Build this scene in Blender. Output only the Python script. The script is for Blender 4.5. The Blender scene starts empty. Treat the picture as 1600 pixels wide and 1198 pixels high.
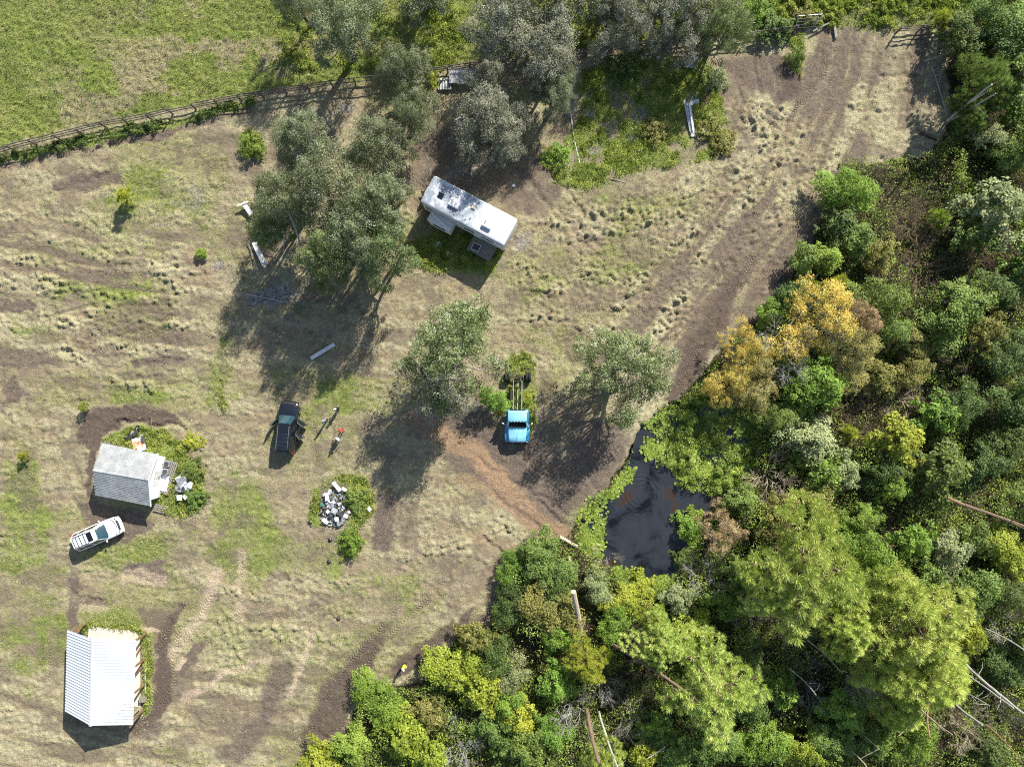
import bpy, bmesh, math, random
import numpy as np
from mathutils import Vector, Matrix

random.seed(7)
rng = np.random.default_rng(7)
R = math.radians
S = bpy.context.scene
C = S.collection

# ---------------------------------------------------------------- camera, sky, sun, exposure
CAM_H = 69.3
PPM = 16.0                                    # photo pixels per metre on the ground
cam = bpy.data.cameras.new('camera')
cam.sensor_width = 36.0
cam.lens = 36.0 * CAM_H / 100.0
cam.clip_start = 1.0
cam.clip_end = 2000.0
camo = bpy.data.objects.new('camera', cam)
C.objects.link(camo)
camo.location = (0, 0, CAM_H)
camo.rotation_euler = (0, 0, 0)
S.camera = camo

SUN_EL, SUN_ANG = R(37.0), R(57.5)            # height of the sun; its direction in plan, from +X towards +Y
sunv = Vector((math.cos(SUN_EL) * math.cos(SUN_ANG), math.cos(SUN_EL) * math.sin(SUN_ANG), math.sin(SUN_EL)))
W = bpy.data.worlds.new("World")
S.world = W
W.use_nodes = True
wn = W.node_tree.nodes
sky = wn.new('ShaderNodeTexSky')
sky.sky_type = 'NISHITA'
sky.sun_disc = False
sky.sun_elevation = SUN_EL
sky.sun_rotation = R(90) - SUN_ANG
bg = wn['Background']
bg.inputs['Strength'].default_value = 0.085
W.node_tree.links.new(sky.outputs[0], bg.inputs['Color'])
sl = bpy.data.lights.new('sun', 'SUN')
sl.energy = 4.6
sl.angle = R(0.5)
sl.color = (1.0, 0.95, 0.86)
so = bpy.data.objects.new('sun', sl)
C.objects.link(so)
so.location = (0, 0, 60)
so.rotation_euler = (-sunv).to_track_quat('-Z', 'Y').to_euler()
S.view_settings.view_transform = 'Standard'
S.view_settings.look = 'None'
S.view_settings.exposure = 0.95
S.view_settings.gamma = 1.0
S.view_settings.use_curve_mapping = False
S.cycles.max_bounces = 5
S.cycles.diffuse_bounces = 3
S.cycles.glossy_bounces = 2
S.cycles.transmission_bounces = 3
S.cycles.use_denoising = False
S.cycles.filter_width = 1.1


def P(px, py, h=0.0):
    """the place on the level h that shows at photo pixel px, py"""
    k = (CAM_H - h) / CAM_H / PPM
    return ((px - 800.0) * k, (599.0 - py) * k)


# ---------------------------------------------------------------- object helpers
def link(o, parent=None):
    C.objects.link(o)
    if parent is not None:
        o.parent = parent
    return o


def tag(o, label=None, cat=None, group=None, kind=None):
    if label: o['label'] = label
    if cat: o['category'] = cat
    if group: o['group'] = group
    if kind or cat: o['kind'] = kind or 'thing'
    return o


def thing(name, label, cat, loc=(0, 0, 0), rz=0.0, group=None):
    o = bpy.data.objects.new(name, None)
    o.empty_display_size = 0.3
    o.location = loc
    o.rotation_euler = (0, 0, rz)
    link(o)
    return tag(o, label, cat, group)


def np_mesh(name, V, F, attrs=None, smooth=False):
    """mesh from arrays: V (n,3), F (m,k)"""
    V = np.asarray(V, np.float32); F = np.asarray(F, np.int32)
    me = bpy.data.meshes.new(name)
    m, k = F.shape
    me.vertices.add(len(V)); me.loops.add(m * k); me.polygons.add(m)
    me.vertices.foreach_set('co', V.ravel())
    me.loops.foreach_set('vertex_index', F.ravel())
    me.polygons.foreach_set('loop_start', np.arange(0, m * k, k, dtype=np.int32))
    me.polygons.foreach_set('loop_total', np.full(m, k, np.int32))
    if smooth:
        me.polygons.foreach_set('use_smooth', np.ones(m, bool))
    for an, arr in (attrs or {}).items():
        arr = np.asarray(arr, np.float32)
        if arr.ndim == 1:
            a = me.attributes.new(an, 'FLOAT', 'POINT'); a.data.foreach_set('value', arr)
        else:
            a = me.attributes.new(an, 'FLOAT_COLOR', 'POINT'); a.data.foreach_set('color', arr.ravel())
    me.update(calc_edges=True)
    return me


def mesh_obj(name, me, mat, parent=None):
    o = bpy.data.objects.new(name, me)
    if mat is not None and not me.materials:
        me.materials.append(mat)
    return link(o, parent)


class MB:
    """collects boxes, tubes, lofts ... for ONE mesh"""
    def __init__(self):
        self.v, self.f = [], []

    def add(self, vs, fs):
        n = len(self.v)
        self.v += [tuple(v) for v in vs]
        self.f += [tuple(n + i for i in f) for f in fs]
        return self

    def box(self, x, y, z, sx, sy, sz, rz=0, M=None):
        """box centred at x, y, z"""
        vs = []
        c, s = math.cos(rz), math.sin(rz)
        for k in (-1, 1):
            for j, i in ((-1, -1), (-1, 1), (1, 1), (1, -1)):
                a, b = i * sx / 2, j * sy / 2
                p = Vector((x + a * c - b * s, y + a * s + b * c, z + k * sz / 2))
                vs.append(M @ p if M is not None else p)
        return self.add(vs, [(3, 2, 1, 0), (4, 5, 6, 7), (0, 1, 5, 4), (1, 2, 6, 5), (2, 3, 7, 6), (3, 0, 4, 7)])

    def beam(self, a, b, w, t, up=(0, 0, 1)):
        """board from a to b, w wide, t thick (along up)"""
        a, b, up = Vector(a), Vector(b), Vector(up)
        d = (b - a).normalized()
        s = d.cross(up)
        if s.length < 1e-4: s = Vector((1, 0, 0))
        s.normalize(); u = s.cross(d).normalized()
        vs = []
        for p in (a, b):
            for i, j in ((-1, -1), (1, -1), (1, 1), (-1, 1)):
                vs.append(p + s * (i * w / 2) + u * (j * t / 2))
        return self.add(vs, [(3, 2, 1, 0), (4, 5, 6, 7), (0, 1, 5, 4), (1, 2, 6, 5), (2, 3, 7, 6), (3, 0, 4, 7)])

    def tube(self, pts, rad, n=8, cap=True):
        pts = [Vector(p) for p in pts]
        if not hasattr(rad, '__len__'): rad = [rad] * len(pts)
        rings = []
        for i, p in enumerate(pts):
            d = (pts[min(i + 1, len(pts) - 1)] - pts[max(i - 1, 0)])
            d = d.normalized() if d.length > 1e-6 else Vector((0, 0, 1))
            a = d.cross(Vector((0, 0, 1)) if abs(d.z) < 0.95 else Vector((1, 0, 0))).normalized()
            b = d.cross(a)
            rings.append([p + (a * math.cos(2 * math.pi * k / n) + b * math.sin(2 * math.pi * k / n)) * rad[i] for k in range(n)])
        return self.loft(rings, cap)

    def loft(self, rings, cap=True, closed=True):
        n = len(rings[0]); base = len(self.v)
        for r in rings: self.v += [tuple(p) for p in r]
        for i in range(len(rings) - 1):
            for k in range(n if closed else n - 1):
                a = base + i * n + k; b = base + i * n + (k + 1) % n
                self.f.append((a, b, b + n, a + n))
        if cap:
            self.f.append(tuple(base + k for k in reversed(range(n))))
            self.f.append(tuple(base + (len(rings) - 1) * n + k for k in range(n)))
        return self

    def prism(self, poly, z0, z1):
        """upright prism over a plan polygon"""
        n = len(poly)
        vs = [(x, y, z0) for x, y in poly] + [(x, y, z1) for x, y in poly]
        return self.add(vs, [tuple(reversed(range(n))), tuple(range(n, 2 * n))] + [(i, (i + 1) % n, n + (i + 1) % n, n + i) for i in range(n)])

    def slab(self, quad, t):
        """sheet over four corners with thickness t downwards"""
        vs = [Vector(q) for q in quad]
        nrm = (vs[1] - vs[0]).cross(vs[3] - vs[0]).normalized()
        if nrm.z < 0: nrm = -nrm
        vs = vs + [q - nrm * t for q in vs]
        return self.add(vs, [(0, 1, 2, 3), (7, 6, 5, 4), (0, 4, 5, 1), (1, 5, 6, 2), (2, 6, 7, 3), (3, 7, 4, 0)])

    def mesh(self, name, smooth=False, bevel=0.0):
        me = bpy.data.meshes.new(name)
        me.from_pydata([tuple(v) for v in self.v], [], self.f)
        bm = bmesh.new(); bm.from_mesh(me)
        bmesh.ops.recalc_face_normals(bm, faces=bm.faces)
        if bevel > 0:
            bmesh.ops.bevel(bm, geom=list(bm.edges), offset=bevel, segments=2, profile=0.6, affect='EDGES', clamp_overlap=True)
        bm.to_mesh(me); bm.free()
        if smooth:
            me.shade_smooth()
            me.set_sharp_from_angle(angle=R(38))
        return me

    def build(self, name, mat, parent=None, smooth=False, bevel=0.0):
        return mesh_obj(name, self.mesh(name, smooth, bevel), mat, parent)


# ---------------------------------------------------------------- material helpers
class NT:
    def __init__(self, name):
        self.m = bpy.data.materials.new(name)
        self.m.use_nodes = True
        self.t = self.m.node_tree
        self.t.nodes.clear()
        self.out = self.t.nodes.new('ShaderNodeOutputMaterial')

    def n(self, typ, **kw):
        nd = self.t.nodes.new('ShaderNode' + typ)
        for k, v in kw.items():
            if k.startswith('i_'):
                key = k[2:].replace('_', ' ')
                nd.inputs[int(key) if key.isdigit() else key].default_value = v
            else:
                setattr(nd, k, v)
        return nd

    def l(self, a, b):
        self.t.links.new(a, b)

    def noise(self, scale, detail=4, rough=0.6, vec=None, dist=0.0):
        nd = self.n('TexNoise', i_Scale=scale, i_Detail=detail, i_Roughness=rough, i_Distortion=dist)
        if vec is not None: self.l(vec, nd.inputs['Vector'])
        return nd.outputs[0]

    def ramp(self, fac, stops, interp='LINEAR'):
        nd = self.n('ValToRGB')
        cr = nd.color_ramp
        cr.interpolation = interp
        while len(cr.elements) < len(stops): cr.elements.new(0.5)
        for e, (p, c) in zip(cr.elements, stops):
            e.position = p
            e.color = (*c, 1) if len(c) == 3 else c
        self.l(fac, nd.inputs[0])
        return nd.outputs[0]

    def math(self, op, a, b=None, clamp=False):
        nd = self.n('Math', operation=op, use_clamp=clamp)
        for i, x in enumerate((a, b)):
            if x is None: continue
            if isinstance(x, (int, float)): nd.inputs[i].default_value = x
            else: self.l(x, nd.inputs[i])
        return nd.outputs[0]

    def mix(self, fac, a, b, blend='MIX'):
        nd = self.n('Mix', data_type='RGBA', blend_type=blend)
        for sock, x in ((nd.inputs[0], fac), (nd.inputs[6], a), (nd.inputs[7], b)):
            if isinstance(x, (int, float)): sock.default_value = x
            elif isinstance(x, tuple): sock.default_value = (*x, 1) if len(x) == 3 else x
            else: self.l(x, sock)
        return nd.outputs[2]

    def sstep(self, x, lo, hi):
        nd = self.n('MapRange', interpolation_type='SMOOTHSTEP')
        self.l(x, nd.inputs[0]); nd.inputs[1].default_value = lo; nd.inputs[2].default_value = hi
        return nd.outputs[0]

    def bump(self, h, strength=0.5, dist=0.02):
        nd = self.n('Bump', i_Strength=strength, i_Distance=dist)
        self.l(h, nd.inputs['Height'])
        return nd.outputs[0]

    def bsdf(self, col, rough=0.8, metal=0.0, normal=None, spec=0.3, coat=0.0):
        b = self.n('BsdfPrincipled')
        for key, x in (('Base Color', col), ('Roughness', rough), ('Metallic', metal), ('Specular IOR Level', spec), ('Coat Weight', coat)):
            if isinstance(x, (int, float)): b.inputs[key].default_value = x
            elif isinstance(x, tuple): b.inputs[key].default_value = (*x, 1)
            else: self.l(x, b.inputs[key])
        if normal is not None: self.l(normal, b.inputs['Normal'])
        self.l(b.outputs[0], self.out.inputs[0])
        return b


def mat_plain(name, col, rough=0.6, metal=0.0, var=0.18, scale=3.0, spec=0.35, coat=0.0, bump=0.0):
    """painted / plastic / metal surface with uneven tone and wear"""
    t = NT(name)
    co = t.n('TexCoord').outputs['Object']
    f = t.noise(scale, 5, 0.65, co)
    dk = tuple(c * (1 - var) for c in col); lt = tuple(min(1, c * (1 + var)) for c in col)
    c = t.ramp(f, [(0.3, dk), (0.7, lt)])
    rn = t.math('ADD', t.math('MULTIPLY', t.noise(scale * 3, 3, 0.6, co), 0.25), rough - 0.12)
    nm = t.bump(t.noise(scale * 12, 3, 0.6, co), bump, 0.01) if bump else None
    t.bsdf(c, rn, metal, nm, spec, coat)
    return t.m


def mat_wood(name, col, var=0.4, axis=0):
    t = NT(name)
    mp = t.n('Mapping')
    t.l(t.n('TexCoord').outputs['Object'], mp.inputs[0])
    sc = [14, 14, 14]; sc[axis] = 1.2
    mp.inputs['Scale'].default_value = sc
    f = t.noise(1.0, 6, 0.7, mp.outputs[0])
    r = t.n('ObjectInfo').outputs['Random']
    c = t.ramp(f, [(0.25, tuple(x * (1 - var) for x in col)), (0.55, col), (0.8, tuple(min(1, x * (1 + var)) for x in col))])
    c = t.mix(t.math('MULTIPLY', r, 0.35), c, tuple(x * 0.6 for x in col))
    t.bsdf(c, 0.85, 0, t.bump(f, 0.4, 0.01), 0.2)
    return t.m


def mat_leaf(name, stops, trans=0.3, gloss=0.06, hvar=0.03, vvar=0.35, rough=0.6, gain=1.75, warm=(1.06, 1.0, 0.86)):
    gloss *= 0.4
    """leaf clusters: tone by the leaf's own tint, shifted from plant to plant"""
    t = NT(name)
    a = t.n('Attribute', attribute_name='tint').outputs['Fac']
    c = t.ramp(a, [(p_, tuple(min(0.8, x * gain * k) for x, k in zip(q, warm))) for p_, q in stops])
    rnd = t.n('ObjectInfo').outputs['Random']
    hsv = t.n('HueSaturation')
    t.l(c, hsv.inputs['Color'])
    t.l(t.math('ADD', t.math('MULTIPLY', rnd, hvar), 0.5 - hvar / 2), hsv.inputs['Hue'])
    r2 = t.math('FRACT', t.math('MULTIPLY', rnd, 7.31))
    t.l(t.math('ADD', t.math('MULTIPLY', r2, vvar), 1 - vvar / 2), hsv.inputs['Value'])
    col = hsv.outputs[0]
    d = t.n('BsdfDiffuse'); t.l(col, d.inputs[0])
    tr = t.n('BsdfTranslucent')
    t.l(t.mix(0.5, col, (0.30, 0.38, 0.05), 'MIX') if trans > 0.2 else col, tr.inputs[0])
    m1 = t.n('MixShader'); m1.inputs[0].default_value = trans
    t.l(d.outputs[0], m1.inputs[1]); t.l(tr.outputs[0], m1.inputs[2])
    g = t.n('BsdfGlossy'); g.inputs['Roughness'].default_value = rough
    g.inputs['Color'].default_value = (0.85, 0.9, 0.8, 1)
    m2 = t.n('MixShader'); m2.inputs[0].default_value = gloss
    t.l(m1.outputs[0], m2.inputs[1]); t.l(g.outputs[0], m2.inputs[2])
    t.l(m2.outputs[0], t.out.inputs[0])
    return t.m


# ---------------------------------------------------------------- noise on arrays
_LAT = np.random.default_rng(11).random((16, 256, 256)).astype(np.float32)


def vnoise(x, y, seed=0):
    L = _LAT[seed % 16]
    x = x + 37.7 * seed + 1000; y = y + 91.3 * seed + 1000
    xi = np.floor(x).astype(np.int32); yi = np.floor(y).astype(np.int32)
    fx = (x - xi).astype(np.float32); fy = (y - yi).astype(np.float32)
    fx = fx * fx * (3 - 2 * fx); fy = fy * fy * (3 - 2 * fy)
    x0, x1, y0, y1 = xi & 255, (xi + 1) & 255, yi & 255, (yi + 1) & 255
    return (L[y0, x0] * (1 - fx) + L[y0, x1] * fx) * (1 - fy) + (L[y1, x0] * (1 - fx) + L[y1, x1] * fx) * fy


def fbm(x, y, seed=0, octaves=4, gain=0.5):
    a, s, tot, f = 1.0, 0.0, 0.0, 1.0
    for o in range(octaves):
        s = s + a * vnoise(x * f, y * f, seed + o)
        tot += a; a *= gain; f *= 2.03
    return s / tot


def cells(x, y, seed=0):
    """distance to the nearest point of a jittered lattice of spacing 1, and that point's own random number"""
    Lx, Ly, Lr = _LAT[seed % 16], _LAT[(seed + 5) % 16], _LAT[(seed + 9) % 16]
    xi = np.floor(x).astype(np.int32); yi = np.floor(y).astype(np.int32)
    best = np.full(x.shape, 9.0, np.float32); rid = np.zeros(x.shape, np.float32)
    for dj in (-1, 0, 1):
        for di in (-1, 0, 1):
            a, b = (xi + di) & 255, (yi + dj) & 255
            d = ((xi + di + Lx[b, a] - x) ** 2 + (yi + dj + Ly[b, a] - y) ** 2).astype(np.float32)
            k = d < best
            best[k] = d[k]; rid[k] = Lr[b, a][k]
    return np.sqrt(best), rid


def sst(x, a, b):
    t = np.clip((x - a) / (b - a), 0, 1)
    return t * t * (3 - 2 * t)
# ================================================================ GROUND
DX = 0.14
X1, Y1 = 60.0, 46.0
gx = np.arange(-X1, X1 + DX / 2, DX, dtype=np.float32)
gy = np.arange(-Y1, Y1 + DX / 2, DX, dtype=np.float32)
NX, NY = len(gx), len(gy)
GX, GY = np.meshgrid(gx, gy)
PX = 800 + PPM * GX; PY = 599 - PPM * GY
WX = PX + 16 * (fbm(GX / 1.6, GY / 1.6, 1, 4) - 0.5) + 8 * (fbm(GX / 0.45, GY / 0.45, 3, 2) - 0.5)
WY = PY + 16 * (fbm(GX / 1.6, GY / 1.6, 5, 4) - 0.5) + 8 * (fbm(GX / 0.45, GY / 0.45, 7, 2) - 0.5)

chan = {k: np.zeros((NY, NX), np.float32) for k in ('dirt', 'green', 'sand', 'orange', 'litter', 'tuft', 'tread', 'phase', 'grey', 'weed', 'pasture', 'forest', 'pond', 'pads', 'clear', 'foot', 'bright', 'damp')}
Z = 0.35 * (fbm(GX / 14, GY / 14, 2, 3) - 0.5)


def window(pts, pad):
    xs = [p[0] for p in pts]; ys = [p[1] for p in pts]
    i0 = int(np.clip((min(xs) - pad - 800) / PPM / DX + X1 / DX, 0, NX)); i1 = int(np.clip((max(xs) + pad - 800) / PPM / DX + X1 / DX + 1, 0, NX))
    j0 = int(np.clip((599 - max(ys) - pad) / PPM / DX + Y1 / DX, 0, NY)); j1 = int(np.clip((599 - min(ys) + pad) / PPM / DX + Y1 / DX + 1, 0, NY))
    return (slice(j0, j1), slice(i0, i1))


def poly(pts, soft=8.0, warp=True):
    w = window(pts, soft + 24)
    x, y = (WX[w], WY[w]) if warp else (PX[w], PY[w])
    d = np.full(x.shape, 1e9, np.float32); ins = np.zeros(x.shape, bool)
    n = len(pts)
    for i in range(n):
        (ax, ay), (bx, by) = pts[i], pts[(i + 1) % n]
        ex, ey = bx - ax, by - ay
        t = np.clip(((x - ax) * ex + (y - ay) * ey) / (ex * ex + ey * ey + 1e-9), 0, 1)
        d = np.minimum(d, (x - ax - t * ex) ** 2 + (y - ay - t * ey) ** 2)
        if ay != by:
            ins ^= ((ay > y) != (by > y)) & (x < (bx - ax) * (y - ay) / (by - ay) + ax)
    d = np.sqrt(d); d[~ins] *= -1
    return w, sst(d, -soft, soft)


def path(pts, width, soft=4.0, warp=True):
    """band along a polyline; also the running length and the offset, for tyre treads"""
    w = window(pts, width + soft + 24)
    x, y = (WX[w], WY[w]) if warp else (PX[w], PY[w])
    d = np.full(x.shape, 1e9, np.float32); s = np.zeros(x.shape, np.float32)
    run = 0.0
    for (ax, ay), (bx, by) in zip(pts[:-1], pts[1:]):
        ex, ey = bx - ax, by - ay
        ln = math.hypot(ex, ey)
        t = np.clip(((x - ax) * ex + (y - ay) * ey) / (ln * ln + 1e-9), 0, 1)
        q = np.hypot(x - ax - t * ex, y - ay - t * ey)
        k = q < d
        d[k] = q[k]; s[k] = (run + t * ln)[k]
        run += ln
    return w, 1 - sst(d, width / 2 - soft, width / 2 + soft), s, d


def put(ch, val, m):
    w, k = m[0], m[1]
    chan[ch][w] = chan[ch][w] * (1 - k) + val * k


FOREST = [(1520, 40), (1478, 95), (1488, 190), (1455, 240), (1392, 252), (1312, 258), (1302, 300), (1262, 400), (1205, 478), (1150, 525), (1095, 580), (1062, 622),
          (1015, 655), (1000, 690), (965, 740), (905, 800), (890, 842), (842, 842), (795, 890), (772, 960), (760, 988), (712, 992), (682, 1050),
          (640, 1068), (600, 1068), (562, 1090), (550, 1140), (482, 1190), (455, 1240), (440, 1400), (1800, 1400), (1800, -140), (1560, -140)]
PASTURE = [(-160, 275), (0, 232), (150, 196), (300, 165), (450, 138), (600, 118), (760, 96), (920, 78), (1100, 60), (1300, 46), (1420, 42), (1530, 36), (1620, -140), (-160, -140)]
POND = [(1003, 668), (1045, 632), (1110, 626), (1178, 672), (1172, 735), (1138, 775), (1105, 800), (1092, 868), (1062, 918), (1003, 915), (962, 885), (918, 868), (903, 830), (925, 795), (962, 755), (985, 722)]

put('pasture', 1, poly(PASTURE, 5)); put('green', 0.85, poly(PASTURE, 6))
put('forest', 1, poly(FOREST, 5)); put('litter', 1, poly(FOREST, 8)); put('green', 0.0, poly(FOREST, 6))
put('pond', 1, poly(POND, 7))
for q_ in ([(1392, 305), (1500, 320), (1600, 372), (1590, 425), (1480, 440), (1420, 455), (1392, 385)], [(1310, 600), (1420, 588), (1462, 610), (1440, 662), (1370, 682), (1310, 692), (1288, 655)], [(800, 1000), (840, 990), (850, 1040), (810, 1060)], [(1395, 252), (1480, 245), (1470, 300), (1390, 300)]):
    put('clear', 1, poly(q_, 10))
# pasture: paler, browner towards the trees
pale_ = sst(fbm(GX / 3.0 + 0.3 * fbm(GX, GY, 3, 2), GY / 1.9, 6, 5), 0.46, 0.60) * (0.25 + 0.75 * sst(PX + 1.2 * (PY - 60), 60, 330)) * (1 - 0.55 * sst(PX, 480, 620))
chan['green'] *= 1 - 0.75 * pale_ * chan['pasture']
chan['pale'] = pale_ * chan['pasture']

# weedy plots left standing in the mown field
WEEDS = [
    [(905, 112), (1000, 92), (1108, 92), (1128, 160), (1150, 230), (1128, 246), (1060, 262), (1000, 268), (950, 288), (905, 300), (868, 292), (845, 245), (858, 232), (880, 232), (905, 180)],   # old yard east of the trailer
    [(160, 690), (185, 668), (215, 660), (255, 668), (290, 690), (302, 720), (322, 735), (326, 765), (318, 795), (290, 810), (255, 803), (236, 790), (250, 720), (170, 690)],  # round the shed
    [(482, 795), (490, 765), (512, 745), (545, 735), (570, 745), (582, 770), (586, 800), (570, 822), (545, 822), (528, 815), (500, 822), (484, 815)],                 # the rubbish heap
    [(528, 822), (560, 818), (570, 850), (556, 875), (535, 880), (524, 850)],
    [(800, 552), (830, 550), (842, 600), (838, 640), (832, 690), (815, 700), (795, 690), (790, 640), (785, 600)],      # the old lorry
    [(120, 984), (150, 966), (205, 970), (238, 986), (241, 1040), (234, 1112), (222, 1118), (224, 1050), (222, 994), (205, 984), (150, 981), (128, 990)],   # the barn
    [(640, 375), (690, 360), (760, 372), (790, 392), (770, 425), (720, 425), (670, 425), (645, 405)],              # behind the trailer
    [(1225, 60), (1255, 55), (1256, 90), (1252, 122), (1242, 120), (1236, 90)],
    [(0, 246), (80, 228), (200, 200), (310, 178), (395, 152), (400, 162), (310, 188), (210, 212), (90, 238), (0, 258)],      # the fence foot
    [(335, 600), (350, 598), (356, 640), (346, 650), (338, 630)],
    [(372, 205), (395, 198), (412, 215), (408, 235), (385, 245), (370, 232)],
]
for w_ in WEEDS:
    put('weed', 1, poly(w_, 5)); put('green', 0.9, poly(w_, 6))
put('foot', 1, poly(WEEDS[8], 5)); put('dirt', 0.7, poly([(x, y + 12) for x, y in WEEDS[8]], 6))
put('weed', 0.1, poly([(786, 576), (838, 576), (838, 606), (786, 606)], 5))
yard = poly(WEEDS[0], 8)
yk = yard[1] * sst(fbm(GX[yard[0]] / 1.5, GY[yard[0]] / 1.5, 15, 4), 0.57, 0.70)
chan['weed'][yard[0]] *= 1 - 0.9 * yk
chan['green'][yard[0]] *= 1 - 0.6 * yk
chan['dirt'][yard[0]] = np.maximum(chan['dirt'][yard[0]], 0.4 * yk)
hp = poly([(498, 762), (520, 750), (548, 758), (540, 785), (556, 800), (545, 822), (515, 822), (498, 815), (500, 790)], 6)
put('weed', 0.05, hp); put('dirt', 0.6, hp)
for c, r in (((915, 150), 14), ((920, 180), 16), ((945, 195), 10), ((1078, 155), 18), ((1000, 180), 22), ((930, 235), 16), ((1090, 205), 8), ((985, 215), 14)):
    k = poly([(c[0] + 0.75 * r * math.cos(a), c[1] + 0.6 * r * math.sin(a)) for a in np.linspace(0, 6.28, 9)[:-1]], 8)
    put('grey', 0.6, k); put('weed', 0.15, k)

# faint green in the mown field
for pts, v, sf in (
        ([(0, 880), (110, 870), (112, 960), (90, 1050), (40, 1060), (0, 1045)], 0.5, 22), ([(120, 955), (200, 950), (240, 985), (130, 985)], 0.6, 12),
        ([(440, 570), (560, 560), (580, 640), (560, 740), (470, 760), (430, 740)], 0.35, 25), ([(330, 720), (440, 740), (440, 900), (330, 900)], 0.3, 30),
        ([(150, 870), (300, 800), (360, 860), (240, 900)], 0.35, 20), ([(210, 515), (270, 512), (265, 528), (205, 530)], 0.75, 6), ([(10, 480), (75, 478), (70, 515), (15, 520)], 0.5, 10),
        ([(90, 440), (230, 445), (230, 470), (90, 470)], 0.4, 12), ([(170, 605), (260, 615), (250, 630), (175, 628)], 0.6, 8), ([(0, 640), (60, 660), (80, 780), (110, 850), (0, 860)], 0.3, 30),
        ([(30, 690), (60, 700), (60, 740), (30, 735)], 0.6, 8), ([(205, 260), (260, 265), (250, 300), (200, 330), (170, 320)], 0.45, 14), ([(240, 290), (330, 320), (330, 370), (260, 350)], 0.3, 18),
        ([(910, 310), (1100, 290), (1150, 260), (1120, 330), (960, 380)], 0.3, 25), ([(940, 380), (1080, 380), (1060, 440), (930, 450)], 0.28, 25),
        ([(780, 480), (860, 440), (880, 500), (820, 560)], 0.3, 20), ([(330, 480), (380, 470), (360, 660), (330, 640)], 0.4, 18), ([(1310, -10), (1480, -10), (1470, 50), (1320, 60)], 0.6, 20),
        ([(640, 740), (720, 760), (700, 900), (620, 960)], 0.18, 30), ([(520, 880), (600, 880), (560, 980), (500, 960)], 0.35, 25)):
    put('green', v, poly(pts, sf))

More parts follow.
